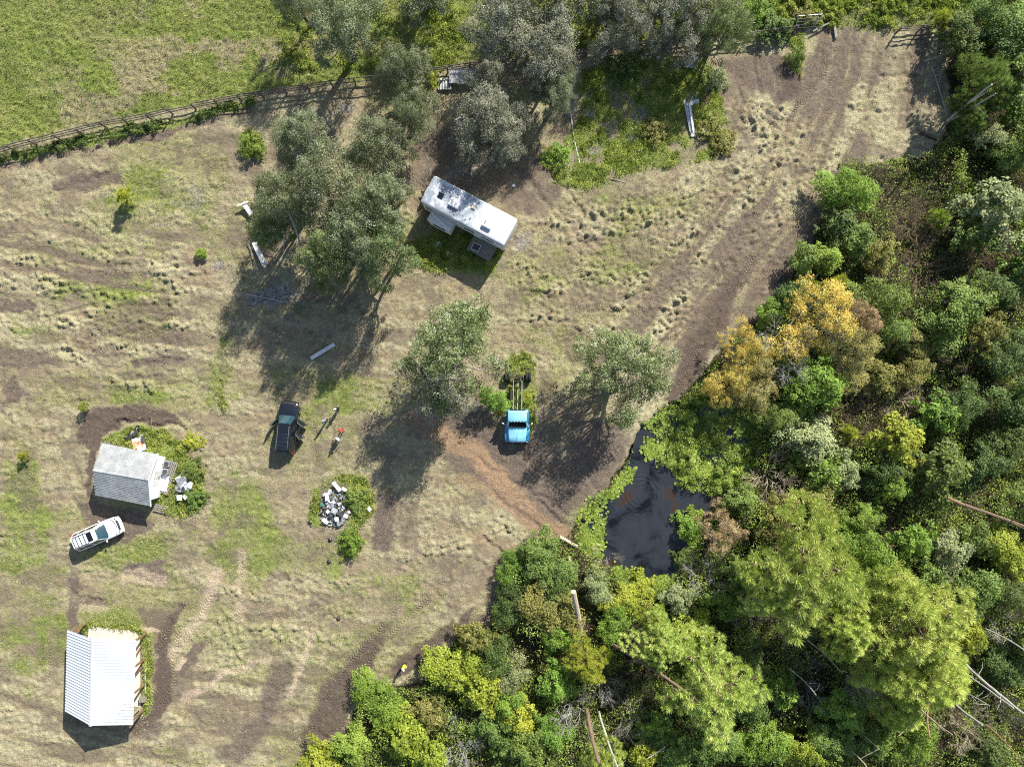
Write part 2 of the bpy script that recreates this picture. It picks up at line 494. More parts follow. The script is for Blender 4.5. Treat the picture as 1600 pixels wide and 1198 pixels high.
# bare earth
for pts, v, sf in (
        ([(1115, 85), (1250, 84), (1252, 150), (1215, 175), (1200, 150), (1150, 140)], 0.75, 12), ([(1215, 90), (1252, 90), (1250, 148), (1220, 165)], 0.9, 6), ([(1260, 95), (1300, 80), (1300, 150), (1235, 215)], 0.65, 12),
        ([(1290, 60), (1350, 60), (1470, 66), (1440, 130), (1350, 110)], 0.45, 18), ([(1390, 150), (1470, 90), (1480, 190), (1450, 240), (1395, 205)], 0.45, 18),
        ([(1298, 270), (1316, 262), (1272, 400), (1215, 480), (1160, 525), (1120, 545), (1180, 430), (1255, 345)], 0.7, 14), ([(1135, 430), (1175, 405), (1130, 520), (1085, 590), (1060, 625), (1035, 625), (1060, 560)], 0.95, 10),
        ([(1060, 425), (1120, 412), (1125, 440), (1060, 455), (1040, 445)], 0.55, 12), ([(1035, 440), (1080, 422), (1076, 434), (1045, 446)], 0.8, 5),
        ([(1180, 330), (1220, 345), (1180, 420), (1130, 440), (1120, 410)], 0.6, 16),
        ([(640, 215), (700, 195), (790, 205), (850, 240), (860, 290), (830, 350), (760, 310), (640, 300)], 0.7, 16), ([(805, 240), (842, 232), (880, 300), (862, 325), (835, 290)], 0.65, 8),
        ([(660, 640), (760, 640), (800, 700), (900, 640), (960, 660), (995, 690), (960, 745), (895, 800), (885, 845), (840, 838), (780, 780), (700, 730)], 0.85, 16),
        ([(585, 772), (625, 768), (618, 830), (612, 862), (578, 862)], 0.8, 9), ([(625, 780), (655, 775), (645, 850), (625, 850)], 0.6, 8),
        ([(840, 570), (885, 600), (905, 680), (880, 720), (840, 690)], 0.6, 14),
        ([(680, 985), (745, 945), (735, 985), (700, 1000), (660, 1050), (600, 1062), (620, 1030)], 0.95, 10), ([(560, 990), (620, 950), (600, 1010), (555, 1080), (540, 1140), (475, 1192), (470, 1150), (500, 1070)], 0.9, 14),
        ([(420, 1030), (465, 1022), (455, 1080), (430, 1130), (400, 1180), (370, 1200), (330, 1180), (400, 1100)], 0.7, 16), ([(700, 880), (770, 850), (775, 930), (745, 945), (700, 930)], 0.45, 16),
        ([(600, 900), (640, 900), (600, 980), (520, 1060), (520, 1020)], 0.35, 18),
        ([(135, 640), (200, 632), (262, 640), (285, 662), (250, 664), (205, 655), (170, 672), (152, 700), (145, 740), (140, 785), (132, 770), (136, 700), (120, 680)], 0.92, 5),
        ([(115, 780), (190, 790), (232, 800), (250, 820), (190, 850), (130, 810)], 0.8, 8),
        ([(0, 468), (55, 465), (62, 482), (0, 490)], 0.85, 6), ([(60, 460), (140, 455), (140, 500), (70, 505)], 0.45, 12), ([(80, 285), (150, 268), (190, 268), (195, 285), (130, 298), (85, 300)], 0.85, 7),
        ([(170, 220), (280, 200), (270, 222), (190, 226)], 0.8, 6), ([(205, 560), (290, 558), (288, 572), (210, 576)], 0.85, 4), ([(5, 600), (25, 590), (50, 620), (10, 632)], 0.85, 5), ([(190, 470), (280, 470), (270, 510), (120, 540), (110, 520)], 0.55, 12),
        ([(40, 520), (110, 510), (100, 540), (40, 550)], 0.5, 10), ([(20, 560), (65, 570), (60, 600), (30, 600)], 0.5, 10), ([(180, 395), (230, 410), (220, 440), (150, 440)], 0.35, 14),
        ([(60, 345), (150, 360), (190, 400), (60, 420)], 0.25, 20),
        ([(200, 880), (260, 875), (262, 905), (240, 912), (190, 900)], 0.85, 6), ([(104, 900), (124, 900), (126, 985), (108, 985)], 0.8, 5), ([(115, 935), (160, 930), (175, 942), (120, 944)], 0.7, 4),
        ([(205, 950), (290, 945), (270, 980), (230, 980)], 0.65, 8), ([(262, 960), (288, 945), (262, 1010), (268, 1060), (275, 1090), (240, 1130), (205, 1150), (205, 1130), (232, 1115), (246, 1040), (244, 1000)], 0.92, 5),
        ([(295, 1005), (330, 1000), (310, 1030), (288, 1060), (275, 1058)], 0.8, 7), ([(70, 1000), (90, 950), (92, 1080), (72, 1090)], 0.45, 8), ([(200, 1130), (260, 1120), (255, 1150), (205, 1160)], 0.7, 10)):
    m_ = poly(pts, sf); put('dirt', v, m_); put('green', 0.05, m_)
    if v >= 0.88: put('damp', 1, m_)
for pts, v, sf in (([(380, 460), (440, 440), (470, 455), (440, 478), (385, 478)], 0.85, 6), ([(800, 370), (832, 360), (832, 385), (810, 400)], 0.6, 6), ([(300, 285), (325, 300), (315, 345), (295, 330), (265, 320), (262, 310), (295, 315)], 0.5, 6),
                   ([(235, 342), (258, 342), (256, 354), (238, 354)], 0.5, 4), ([(330, 405), (350, 408), (350, 425), (332, 425)], 0.7, 5), ([(720, 230), (770, 220), (780, 260), (740, 290), (700, 270)], 0.45, 14), ([(690, 290), (740, 215), (750, 225), (705, 300)], 0.5, 6),
                   ([(960, 670), (995, 660), (990, 700), (950, 730), (945, 695)], 0.35, 10), ([(525, 165), (555, 155), (560, 180), (520, 185)], 0.6, 8), ([(640, 285), (665, 230), (690, 205), (680, 260), (650, 300)], 0.4, 8), ([(345, 420), (385, 440), (370, 470), (340, 455)], 0.35, 10)):
    put('grey', v, poly(pts, sf))
# orange and pale sand
for pts, w_, v, sf, ch in (
        ([(650, 655), (690, 680), (740, 705), (790, 760), (835, 815), (880, 840)], 34, 0.9, 12, 'orange'), ([(655, 655), (700, 690)], 30, 0.8, 8, 'orange'), ([(720, 745), (800, 790), (860, 835)], 26, 0.55, 10, 'orange'), ([(745, 845), (800, 860)], 40, 0.45, 14, 'orange'),
        ([(760, 900), (720, 940)], 46, 0.35, 16, 'orange'), ([(300, 395), (322, 425)], 26, 0.5, 8, 'orange'), ([(40, 565), (55, 590)], 18, 0.35, 6, 'orange'),
        ([(340, 895), (322, 925), (318, 960), (292, 985), (270, 1020)], 24, 0.62, 13, 'sand'), ([(378, 860), (376, 975)], 20, 0.5, 8, 'sand'), ([(225, 895), (195, 905), (250, 905)], 22, 0.55, 6, 'sand'), ([(340, 1060), (290, 1090), (360, 1050), (420, 1030)], 14, 0.6, 6, 'sand'),
        ([(486, 990), (470, 1040), (450, 1090)], 12, 0.6, 4, 'sand'), ([(510, 1005), (500, 1035)], 10, 0.5, 4, 'sand'), ([(225, 980), (248, 982)], 10, 0.8, 3, 'sand'), ([(285, 1030), (275, 1045)], 10, 0.8, 3, 'sand'), ([(400, 1030), (415, 1025)], 16, 0.4, 6, 'sand'),
        ([(1300, 110), (1275, 160)], 18, 0.35, 6, 'sand'), ([(1400, 160), (1430, 165)], 40, 0.3, 14, 'orange'), ([(1130, 100), (1150, 125)], 22, 0.35, 8, 'orange'), ([(1075, 555), (1040, 615)], 26, 0.25, 8, 'orange'),
        ([(830, 215), (850, 235)], 22, 0.4, 8, 'orange'), ([(662, 240), (648, 280)], 22, 0.4, 8, 'orange'), ([(320, 262), (350, 262)], 16, 0.35, 5, 'orange'), ([(760, 610), (740, 570)], 24, 0.35, 8, 'orange'), ([(1180, 485), (1195, 478)], 20, 0.4, 8, 'orange'),
        ([(370, 1130), (300, 1190)], 60, 0.25, 20, 'orange'), ([(60, 1120), (20, 1160)], 60, 0.2, 20, 'orange')):
    m = path(pts, w_, sf)
    put(ch, v, m)
    if ch == 'sand': put('green', 0.0, m)

# break the painted regions up
b1 = fbm(GX / 0.9, GY / 0.7, 3, 4); b2 = fbm(GX / 2.6, GY / 1.7, 8, 4)
chan['dirt'] *= np.clip(0.62 + 0.75 * b1, 0, 1.05) * np.clip(0.65 + 0.8 * b2, 0, 1)
field = (1 - chan['pasture']) * (1 - chan['forest']) * (1 - chan['weed'])
chan['green'] = chan['green'] * (1 - field) + field * chan['green'] * np.clip(0.2 + 1.5 * b2, 0, 1.3) * np.clip(0.4 + 1.1 * b1, 0, 1.2)
chan['green'] += field * 0.42 * sst(fbm(GX / 5.5, GY / 4.0, 14, 5), 0.46, 0.62) * sst(1150 - PX, 0, 300)
# mower and tractor swaths: bands along the way the machine went
cur = [(1335, 40), (1300, 180), (1245, 320), (1150, 440), (1050, 560), (900, 760), (700, 930), (560, 1080), (430, 1260)]
dd = np.full(PX.shape, 1e9, np.float32); ss = np.zeros(PX.shape, np.float32); run = 0.0
for (ax, ay), (bx, by) in zip(cur[:-1], cur[1:]):
    ex, ey = bx - ax, by - ay; ln = math.hypot(ex, ey)
    tq = ((PX - ax) * ex + (PY - ay) * ey) / (ln * ln); tc = np.clip(tq, 0, 1)
    q = np.hypot(PX - ax - tc * ex, PY - ay - tc * ey); k = q < np.abs(dd)
    dd[k] = (q * np.sign(ex * (PY - ay) - ey * (PX - ax)))[k]; ss[k] = (run + tc * ln)[k]; run += ln
east = sst(PX + 0.55 * PY, 1060, 1330)
wob = 10 * fbm(GX / 2.5, GY / 2.5, 6, 3)
sw_e = fbm(ss / 150.0, (dd + wob) / 17.0, 2, 4)
sw_w = fbm((PX + wob * 2) / 120.0, (PY - 0.18 * PX + wob + 1e-4 * (PX - 200) ** 2) / 15.0, 7, 4)
swath = sw_e * east + sw_w * (1 - east)
west = sst(345 - PX, -10, 70) * sst(PY, 300, 400) * sst(640 - PY, 0, 60)
amt = np.clip(0.35 + 0.5 * west + 0.5 * east * sst(PX, 500, 900) + 0.35 * sst(PY, 900, 1050), 0, 1)
chan['dirt'] = np.maximum(chan['dirt'], field * amt * 0.75 * sst(swath, 0.52, 0.62))
chan['bright'] = field * np.clip(0.35 + 0.65 * amt, 0, 1) * sst(swath, 0.52, 0.40)
chan['dirt'] = np.maximum(chan['dirt'], field * 0.5 * sst(fbm(GX / 2.2, GY / 1.8, 5, 5), 0.55, 0.66))

# clumpy stubble: where the mown grass lies in thick tufts
put('tuft', 0.45, poly([(-160, 240), (300, 180), (640, 300), (900, 330), (1160, 230), (1300, 60), (1480, 60), (1490, 240), (1310, 250), (1180, 480), (1000, 660), (760, 950), (460, 1240), (-160, 1300)], 10))
for pts, v, sf in (([(830, 360), (900, 310), (1100, 285), (1170, 235), (1260, 200), (1300, 260), (1240, 350), (1120, 440), (1080, 540), (1000, 500), (880, 530), (800, 480)], 1.0, 20),
                   ([(1130, 160), (1220, 160), (1260, 200), (1180, 240), (1150, 230)], 0.9, 14), ([(60, 410), (220, 400), (310, 430), (280, 540), (120, 560), (60, 480)], 0.95, 20), ([(0, 340), (150, 340), (180, 420), (0, 440)], 0.85, 20),
                   ([(120, 590), (280, 575), (240, 620), (130, 622)], 1.0, 8), ([(420, 900), (560, 880), (560, 960), (460, 1010), (400, 980)], 0.7, 24), ([(350, 880), (460, 900), (450, 1000), (350, 1020)], 0.7, 20), ([(660, 820), (760, 850), (720, 960), (620, 940)], 0.75, 20),
                   ([(1270, 250), (1306, 262), (1260, 380), (1200, 470), (1180, 440)], 0.9, 12), ([(290, 600), (330, 700), (330, 780), (300, 720)], 0.6, 12), ([(440, 560), (580, 560), (560, 740), (450, 740)], 0.2, 20), ([(0, 880), (110, 880), (90, 1050), (0, 1060)], 0.2, 20)):
    put('tuft', v, poly(pts, sf))
for k in ('forest', 'pond'):
    chan['tuft'] *= 1 - chan[k]

# stubble ridges left by the mower: long soft rolls across the field
roll_w = 0.22 * (fbm(GX / 5.0 + 0.15 * GY, GY / 0.9 - 0.10 * GX, 4, 3) - 0.5) * (GX < -20)
roll_e = 0.14 * (fbm((GX * 0.8 + GY * 0.6) / 5.0, (GY * 0.8 - GX * 0.6) / 0.9, 6, 3) - 0.5) * (GX >= -20)
bare = np.clip(chan['dirt'] + chan['orange'] + chan['sand'] + chan['grey'], 0, 1)
Z += (roll_w + roll_e) * (1 - chan['forest']) * (1 - chan['pasture'])
c1, r1 = cells(GX / 0.62 + 0.5 * (fbm(GX / 0.5, GY / 0.5, 8, 2) - 0.5), GY / 0.5 + 0.5 * (fbm(GX / 0.5, GY / 0.5, 9, 2) - 0.5), 3)
c2, r2 = cells(GX / 0.40 + 0.7 * fbm(GX / 0.5, GY / 0.5, 3, 2), GY / 0.36, 6)
c4, r4 = cells(GX / 0.62 + 11 + 0.8 * (fbm(GX / 0.4, GY / 0.4, 4, 2) - 0.5), GY / 0.52 + 5 + 0.8 * (fbm(GX / 0.4, GY / 0.4, 1, 2) - 0.5), 1)
tuft_h = 0.26 * np.clip(1.05 - c1 * 1.45, 0, 1) ** 0.7 * sst(r1, 0.0, 0.7) + 0.36 * np.clip(1.15 - c2 * 1.6, 0, 1) ** 0.8 * sst(r2, 0.1, 0.75) - 0.04 * np.clip(1 - c4 * 2.0, 0, 1) * sst(r4, 0.2, 0.6)
patchy = sst(fbm(GX / 2.2, GY / 1.5, 12, 4), 0.32, 0.54)
tuft_w = chan['tuft'] * (0.25 + 0.45 * patchy + 0.55 * chan['bright']) * (1 - 0.75 * bare)
Z += tuft_h * tuft_w
Z += (0.17 * np.clip(1 - c1 * 1.1, 0, 1) * r1 + 0.10 * np.clip(1 - c2, 0, 1) * r2 - 0.12 * np.clip(1 - c4 * 2.2, 0, 1) * sst(r4, .5, .7)) * chan['pasture']
# clods and crumbs on bare earth
c3, r3 = cells(GX / 0.42 + 7, GY / 0.42 + 3, 9)
Z += (0.05 * np.clip(1 - c3 * 1.5, 0, 1) * sst(r3, 0.55, 1.0) + 0.05 * (fbm(GX / 0.5, GY / 0.5, 10, 3) - 0.5)) * bare
Z += 0.25 * (fbm(GX / 2.0, GY / 2.0, 13, 4) - 0.5) * chan['forest']
Z += (0.11 * (fbm(GX / 0.36, GY / 0.33, 14, 2) - 0.5) + 0.10 * (fbm(GX / 0.8, GY / 0.6, 11, 3) - 0.5)) * (1 - 0.5 * bare)

# furrows, scrapes and wheel ruts (pixel width, depth in metres)
RUTS = [
    ([(1360, 93), (1400, 91), (1445, 89)], 3, .07), ([(1375, 119), (1430, 116)], 3.5, .10), ([(1360, 148), (1400, 145), (1450, 142)], 3, .08), ([(1325, 170), (1345, 175), (1400, 172), (1452, 168)], 3, .08), ([(1400, 201), (1452, 197)], 3, .09), ([(1376, 248), (1400, 260), (1475, 265)], 4, .12),
    ([(1352, 188), (1385, 216)], 2, .05), ([(1176, 84), (1186, 130), (1196, 178)], 3, .07), ([(1150, 118), (1165, 170), (1180, 215)], 3, .07), ([(1202, 85), (1213, 130), (1216, 160)], 3, .06), ([(1232, 78), (1238, 100)], 2, .05), ([(1282, 75), (1281, 100)], 2, .05),
    ([(1110, 190), (1130, 158)], 2, .03), ([(803, 250), (830, 285), (858, 325)], 5, .12), ([(836, 232), (862, 268), (880, 300), (912, 332)], 5, .10), ([(800, 420), (860, 388), (905, 358), (950, 330)], 2.5, .06), ([(965, 380), (1010, 364), (1060, 338)], 2, .06),
    ([(1040, 447), (1078, 422)], 3, .08), ([(880, 535), (915, 522)], 3, .06), ([(990, 470), (1035, 468)], 2, .05), ([(1125, 485), (1100, 540), (1072, 592)], 3, .08), ([(1062, 522), (1045, 565)], 3, .06), ([(830, 540), (845, 575), (850, 610)], 2, .05), ([(882, 555), (892, 578)], 3, .07), ([(858, 520), (868, 535)], 2, .05),
    ([(190, 412), (235, 412), (298, 416)], 3.5, .10), ([(296, 432), (345, 424)], 3, .08), ([(262, 392), (285, 386)], 2.5, .06), ([(265, 395), (275, 415)], 3, .07), ([(135, 389), (190, 388)], 2, .06), ([(238, 315), (290, 300)], 2, .04), ([(0, 510), (80, 492), (150, 480), (270, 476)], 3, .08), ([(0, 522), (60, 520)], 2, .05), ([(60, 555), (100, 549), (160, 535), (240, 505), (275, 500)], 3, .09),
    ([(120, 540), (170, 520)], 4, .08), ([(205, 573), (300, 560)], 2.5, .05), ([(8, 605), (22, 592)], 3, .08), ([(15, 630), (60, 627)], 3, .07), ([(70, 585), (110, 620)], 2, .05), ([(0, 648), (70, 677)], 2.5, .06), ([(0, 687), (28, 684)], 2.5, .08), ([(0, 720), (20, 722)], 2, .05), ([(30, 715), (60, 765)], 2, .04),
    ([(180, 658), (200, 655), (240, 660), (285, 668)], 4, .14), ([(162, 675), (180, 660)], 4, .12), ([(118, 784), (140, 782)], 3, .09), ([(100, 260), (140, 230)], 2, .04), ([(85, 300), (130, 285), (180, 266)], 3, .08), ([(120, 298), (190, 288)], 2.5, .06), ([(200, 227), (230, 226), (300, 195)], 3, .06), ([(260, 262), (330, 236), (365, 215)], 2, .06),
    ([(118, 932), (165, 935)], 3, .12), ([(118, 938), (180, 945), (205, 955)], 3, .10), ([(140, 908), (200, 915), (320, 922)], 2, .06), ([(230, 945), (285, 950)], 2.5, .07), ([(300, 905), (345, 895)], 2, .05), ([(330, 928), (345, 932)], 2, .05), ([(195, 900), (240, 908)], 2.5, .06),
    ([(625, 785), (618, 830), (610, 862)], 3.5, .10), ([(635, 790), (634, 830)], 3, .06), ([(650, 820), (675, 828)], 2.5, .07), ([(695, 748), (725, 775)], 2.5, .07), ([(740, 720), (820, 760), (870, 790), (905, 815)], 3, .07), ([(762, 815), (800, 830), (860, 838)], 2.5, .06), ([(755, 842), (795, 875)], 3.5, .12), ([(770, 770), (830, 810), (845, 830)], 3, .08), ([(845, 740), (910, 757)], 2.5, .07), ([(840, 780), (885, 820)], 3, .10), ([(935, 690), (955, 725)], 4, .10), ([(918, 715), (924, 760)], 3, .08),
    ([(785, 828), (800, 840)], 4, .12), ([(748, 880), (780, 900), (755, 965)], 2.5, .05), ([(512, 1030), (525, 1005)], 3, .07), ([(472, 1152), (490, 1140), (512, 1155)], 3, .06), ([(280, 1180), (330, 1125), (400, 1060)], 2, .04), ([(0, 1085), (22, 1095)], 2, .05), ([(250, 1060), (252, 1085)], 2, .06), ([(425, 1005), (560, 1005)], 2, .02), ([(575, 1010), (600, 985)], 2, .04),
    ([(690, 450), (715, 440), (735, 450)], 2.5, .05), ([(750, 425), (700, 445)], 2, .04), ([(150, 720), (168, 690)], 3, .08), ([(1060, 330), (1075, 320)], 2, .04), ([(1290, 480), (1310, 440)], 2, .03)]
for pts, w_, d_ in RUTS:
    w, k, s, d = path(pts, w_ + 3.0, 2.0)
    Z[w] -= 1.3 * d_ * k * (0.55 + 0.9 * fbm(GX[w] / 0.9, GY[w] / 0.9, 9, 2))
    w, k, s, d = path([(x + 3, y - 3) for x, y in pts], w_ + 4, 3)
    Z[w] += 0.35 * d_ * k
# tyre treads: pattern length and side offset are kept for the material's relief
TRACKS = [([(290, 945), (262, 985), (246, 1020), (243, 1060), (236, 1110)], 9), ([(305, 950), (280, 985), (270, 1030), (272, 1062), (255, 1100), (215, 1130)], 9), ([(330, 930), (300, 985), (285, 1010)], 10),
          ([(1300, 102), (1275, 125), (1255, 160), (1215, 185)], 12), ([(1280, 100), (1300, 103)], 8), ([(1260, 175), (1230, 195), (1190, 190)], 10), ([(1150, 175), (1178, 215)], 8),
          ([(270, 497), (180, 505), (120, 535)], 10), ([(240, 530), (160, 545), (120, 558)], 9), ([(380, 880), (376, 960)], 8), ([(651, 770), (648, 800)], 8), ([(225, 422), (190, 414)], 6),
          ([(700, 900), (600, 1000), (520, 1110)], 10), ([(640, 930), (540, 1040), (480, 1150)], 10), ([(1160, 440), (1110, 520), (1060, 600)], 12), ([(1180, 400), (1130, 490)], 10), ([(80, 960), (78, 1070)], 9), ([(640, 830), (660, 790)], 8)]
for pts, w_ in TRACKS:
    w, k, s, d = path(pts, w_, 2.0, warp=False)
    k = k * sst(fbm(GX[w] / 1.3, GY[w] / 1.3, 5, 3), 0.40, 0.62)
    chan['tread'][w] = np.maximum(chan['tread'][w], k)
    upd = k > 0.02
    ph = (s + 0.8 * d) / PPM
    chan['phase'][w] = np.where(upd, ph, chan['phase'][w])
    Z[w] -= 0.03 * k
# the pond's bed
Z -= 1.3 * chan['pond'] ** 0.8
# level pads below the buildings
for (ax, ay, bx, by, z0) in ((-44.5, -33.5, -33, -21, 0.0), (-41, -13, -32.5, -5, 0.0)):
    k = sst(np.minimum(np.minimum(GX - ax, bx - GX), np.minimum(GY - ay, by - GY)), 0, 1.0)
    Z = Z * (1 - k) + (z0 + 0.15 * (Z - fbm(GX / 14, GY / 14, 2, 3) * 0)) * k
edge = sst(np.minimum(X1 - np.abs(GX), Y1 - np.abs(GY)), 0, 2.0)
Z = (Z * edge).astype(np.float32)


def gz(x, y):
    i = int(min(max((x + X1) / DX, 0), NX - 2)); j = int(min(max((y + Y1) / DX, 0), NY - 2))
    return float(Z[j:j + 2, i:i + 2].mean())


def gzv(x, y):
    i = np.clip(((x + X1) / DX), 0, NX - 1.01); j = np.clip(((y + Y1) / DX), 0, NY - 1.01)
    i0 = i.astype(int); j0 = j.astype(int); fi = i - i0; fj = j - j0
    return Z[j0, i0] * (1 - fi) * (1 - fj) + Z[j0, i0 + 1] * fi * (1 - fj) + Z[j0 + 1, i0] * (1 - fi) * fj + Z[j0 + 1, i0 + 1] * fi * fj


def gch(ch, x, y):
    i = np.clip(((x + X1) / DX).astype(int), 0, NX - 1); j = np.clip(((y + Y1) / DX).astype(int), 0, NY - 1)
    return chan[ch][j, i]


def ground_material():
    t = NT('field_ground')
    co = t.n('TexCoord').outputs['Object']
    a = t.n('SeparateColor'); t.l(t.n('Attribute', attribute_name='ga').outputs['Color'], a.inputs[0])
    b = t.n('SeparateColor'); t.l(t.n('Attribute', attribute_name='gb').outputs['Color'], b.inputs[0])
    c = t.n('SeparateColor'); t.l(t.n('Attribute', attribute_name='gc').outputs['Color'], c.inputs[0])
    dirt, green, sand = a.outputs[0], a.outputs[1], a.outputs[2]
    orange, litter, tuft = b.outputs[0], b.outputs[1], b.outputs[2]
    grey, tread, phase = c.outputs[0], c.outputs[1], c.outputs[2]
    nf = t.noise(7.0, 6, 0.72, co)
    nm = t.noise(1.6, 5, 0.65, co)
    nl = t.noise(0.35, 4, 0.6, co)
    ng = t.noise(3.2, 5, 0.7, co)
    # straw fibres: noise stretched two ways
    mp = t.n('Mapping'); t.l(co, mp.inputs[0]); mp.inputs['Scale'].default_value = (3.5, 16, 4); mp.inputs['Rotation'].default_value = (0, 0, 0.5)
    fib = t.noise(1.0, 5, 0.7, mp.outputs[0], 0.6)
    k = t.math('ADD', t.math('MULTIPLY', nf, 0.5), t.math('MULTIPLY', fib, 0.5))
    dry = t.ramp(k, [(0.33, (0.10, 0.085, 0.045)), (0.43, (0.235, 0.205, 0.115)), (0.53, (0.38, 0.34, 0.20)), (0.66, (0.58, 0.54, 0.36))])
    dry = t.mix(t.sstep(nl, 0.40, 0.60), dry, t.mix(0.6, dry, (0.33, 0.25, 0.17)))
    dry = t.mix(t.math('MULTIPLY', t.sstep(t.noise(0.16, 4, 0.6, co, 0.4), 0.46, 0.6), 0.5), dry, (0.255, 0.205, 0.145))
    dry = t.mix(t.math('MULTIPLY', t.sstep(nm, 0.5, 0.68), 0.5), dry, (0.19, 0.20, 0.085))
    dry = t.mix(t.math('MULTIPLY', t.sstep(t.noise(0.9, 4, 0.6, co, 0.5), 0.52, 0.64), 0.65), dry, (0.17, 0.14, 0.108))
    d4 = t.n('SeparateColor'); t.l(t.n('Attribute', attribute_name='gd').outputs['Color'], d4.inputs[0])
    dry = t.mix(t.math('MULTIPLY', d4.outputs[0], 0.7), dry, t.ramp(k, [(0.34, (0.19, 0.16, 0.09)), (0.46, (0.40, 0.36, 0.22)), (0.62, (0.62, 0.58, 0.39))]))
    grn = t.ramp(t.noise(5.0, 6, 0.75, co), [(0.30, (0.06, 0.085, 0.02)), (0.46, (0.14, 0.18, 0.045)), (0.58, (0.24, 0.275, 0.08)), (0.74, (0.38, 0.37, 0.16))])
    grn = t.mix(t.math('MULTIPLY', t.sstep(nm, 0.50, 0.64), 0.65), grn, (0.36, 0.34, 0.16))
    grn = t.mix(t.math('MULTIPLY', t.sstep(nl, 0.46, 0.60), 0.6), grn, (0.25, 0.31, 0.075))
    dr = t.ramp(t.noise(4.5, 6, 0.72, co), [(0.28, (0.085, 0.066, 0.052)), (0.5, (0.165, 0.13, 0.105)), (0.72, (0.26, 0.215, 0.17))])
    dr = t.mix(t.sstep(nl, 0.4, 0.6), dr, t.mix(0.5, dr, (0.19, 0.145, 0.11)))
    dr = t.mix(t.math('MULTIPLY', d4.outputs[1], 0.6), dr, t.mix(0.65, dr, (0.075, 0.052, 0.042)))
    org = t.ramp(nf, [(0.3, (0.22, 0.14, 0.085)), (0.7, (0.44, 0.31, 0.20))])
    snd = t.ramp(nf, [(0.3, (0.38, 0.29, 0.20)), (0.7, (0.62, 0.50, 0.37))])
    gry = t.ramp(t.noise(3.5, 6, 0.75, co), [(0.36, (0.13, 0.11, 0.085)), (0.52, (0.27, 0.25, 0.22)), (0.68, (0.56, 0.54, 0.50))])
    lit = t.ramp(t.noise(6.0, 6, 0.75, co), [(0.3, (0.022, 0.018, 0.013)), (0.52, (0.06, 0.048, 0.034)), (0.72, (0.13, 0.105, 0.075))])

    def frayed(m, n, amt=0.9):
        return t.sstep(t.math('ADD', m, t.math('MULTIPLY', t.math('SUBTRACT', n, 0.5), amt)), 0.25, 0.75)
    col = t.mix(frayed(green, ng, 1.5), dry, grn)
    col = t.mix(frayed(dirt, k, 1.6), col, dr)
    col = t.mix(frayed(orange, ng, 0.9), col, org)
    col = t.mix(frayed(sand, ng, 1.0), col, snd)
    col = t.mix(frayed(grey, ng, 1.1), col, gry)
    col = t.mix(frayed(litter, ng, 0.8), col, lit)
    tr = t.math('MULTIPLY', t.math('SINE', t.math('MULTIPLY', phase, 2 * math.pi * 12.0 / 0.30)), tread)
    h = t.math('ADD', t.math('ADD', t.math('MULTIPLY', nf, 1.0), t.math('MULTIPLY', fib, 0.7)), t.math('MULTIPLY', tr, 0.22))
    t.bsdf(col, 0.95, 0, t.bump(h, 1.0, 0.15), 0.1)
    return t.m


V = np.stack([GX, GY, Z], -1).reshape(-1, 3)
ii = np.arange(NX * NY, dtype=np.int32).reshape(NY, NX)
F = np.stack([ii[:-1, :-1], ii[:-1, 1:], ii[1:, 1:], ii[1:, :-1]], -1).reshape(-1, 4)
fx, fy = float(gx[-1]), float(gy[-1])
gx0, gy0 = float(gx[0]), float(gy[0])
n0 = len(V)
FAR = 600.0
skv = [(gx0, gy0), (fx, gy0), (fx, fy), (gx0, fy), (-FAR, -FAR), (FAR, -FAR), (FAR, FAR), (-FAR, FAR)]
V = np.concatenate([V, np.array([(x, y, 0.0) for x, y in skv], np.float32)])
F = np.concatenate([F, np.array([(n0 + i, n0 + 4 + i, n0 + 4 + (i + 1) % 4, n0 + (i + 1) % 4) for i in range(4)], np.int32)])


def pk(a, b, c):
    m = np.ones((NX * NY + 8, 4), np.float32)
    for i, k in enumerate((a, b, c)):
        m[:NX * NY, i] = np.clip(chan[k] / (12.0 if k == 'phase' else 1.0), 0, 4).ravel()
        m[NX * NY:, i] = {'green': 0.7, 'tuft': 0.3}.get(k, 0.0)
    return m


gme = np_mesh('ground', V, F, {'ga': pk('dirt', 'green', 'sand'), 'gb': pk('orange', 'litter', 'tuft'), 'gc': pk('grey', 'tread', 'phase'), 'gd': pk('bright', 'damp', 'clear')}, smooth=True)
ground = mesh_obj('ground', gme, ground_material())
tag(ground, 'mown tan field with bare earth, wheel ruts and forest floor', None, None, 'structure')
# ================================================================ WATER
def water_material():
    t = NT('pond_water')
    co = t.n('TexCoord').outputs['Object']
    n = t.noise(0.35, 5, 0.65, co, 0.4)
    c = t.ramp(n, [(0.36, (0.006, 0.006, 0.006)), (0.47, (0.024, 0.028, 0.034)), (0.58, (0.030, 0.034, 0.040)), (0.66, (0.045, 0.027, 0.016))])  # blue-grey stops put reflected sky, along with the murk, into the base colour
    # floating specks and pollen
    sp = t.sstep(t.noise(9.0, 2, 0.5, co), 0.70, 0.76)
    c = t.mix(t.math('MULTIPLY', sp, 0.25), c, (0.30, 0.27, 0.18))
    t.bsdf(c, 0.06, 0, t.bump(t.noise(2.0, 3, 0.5, co), 0.08, 0.02), 0.5)
    return t.m


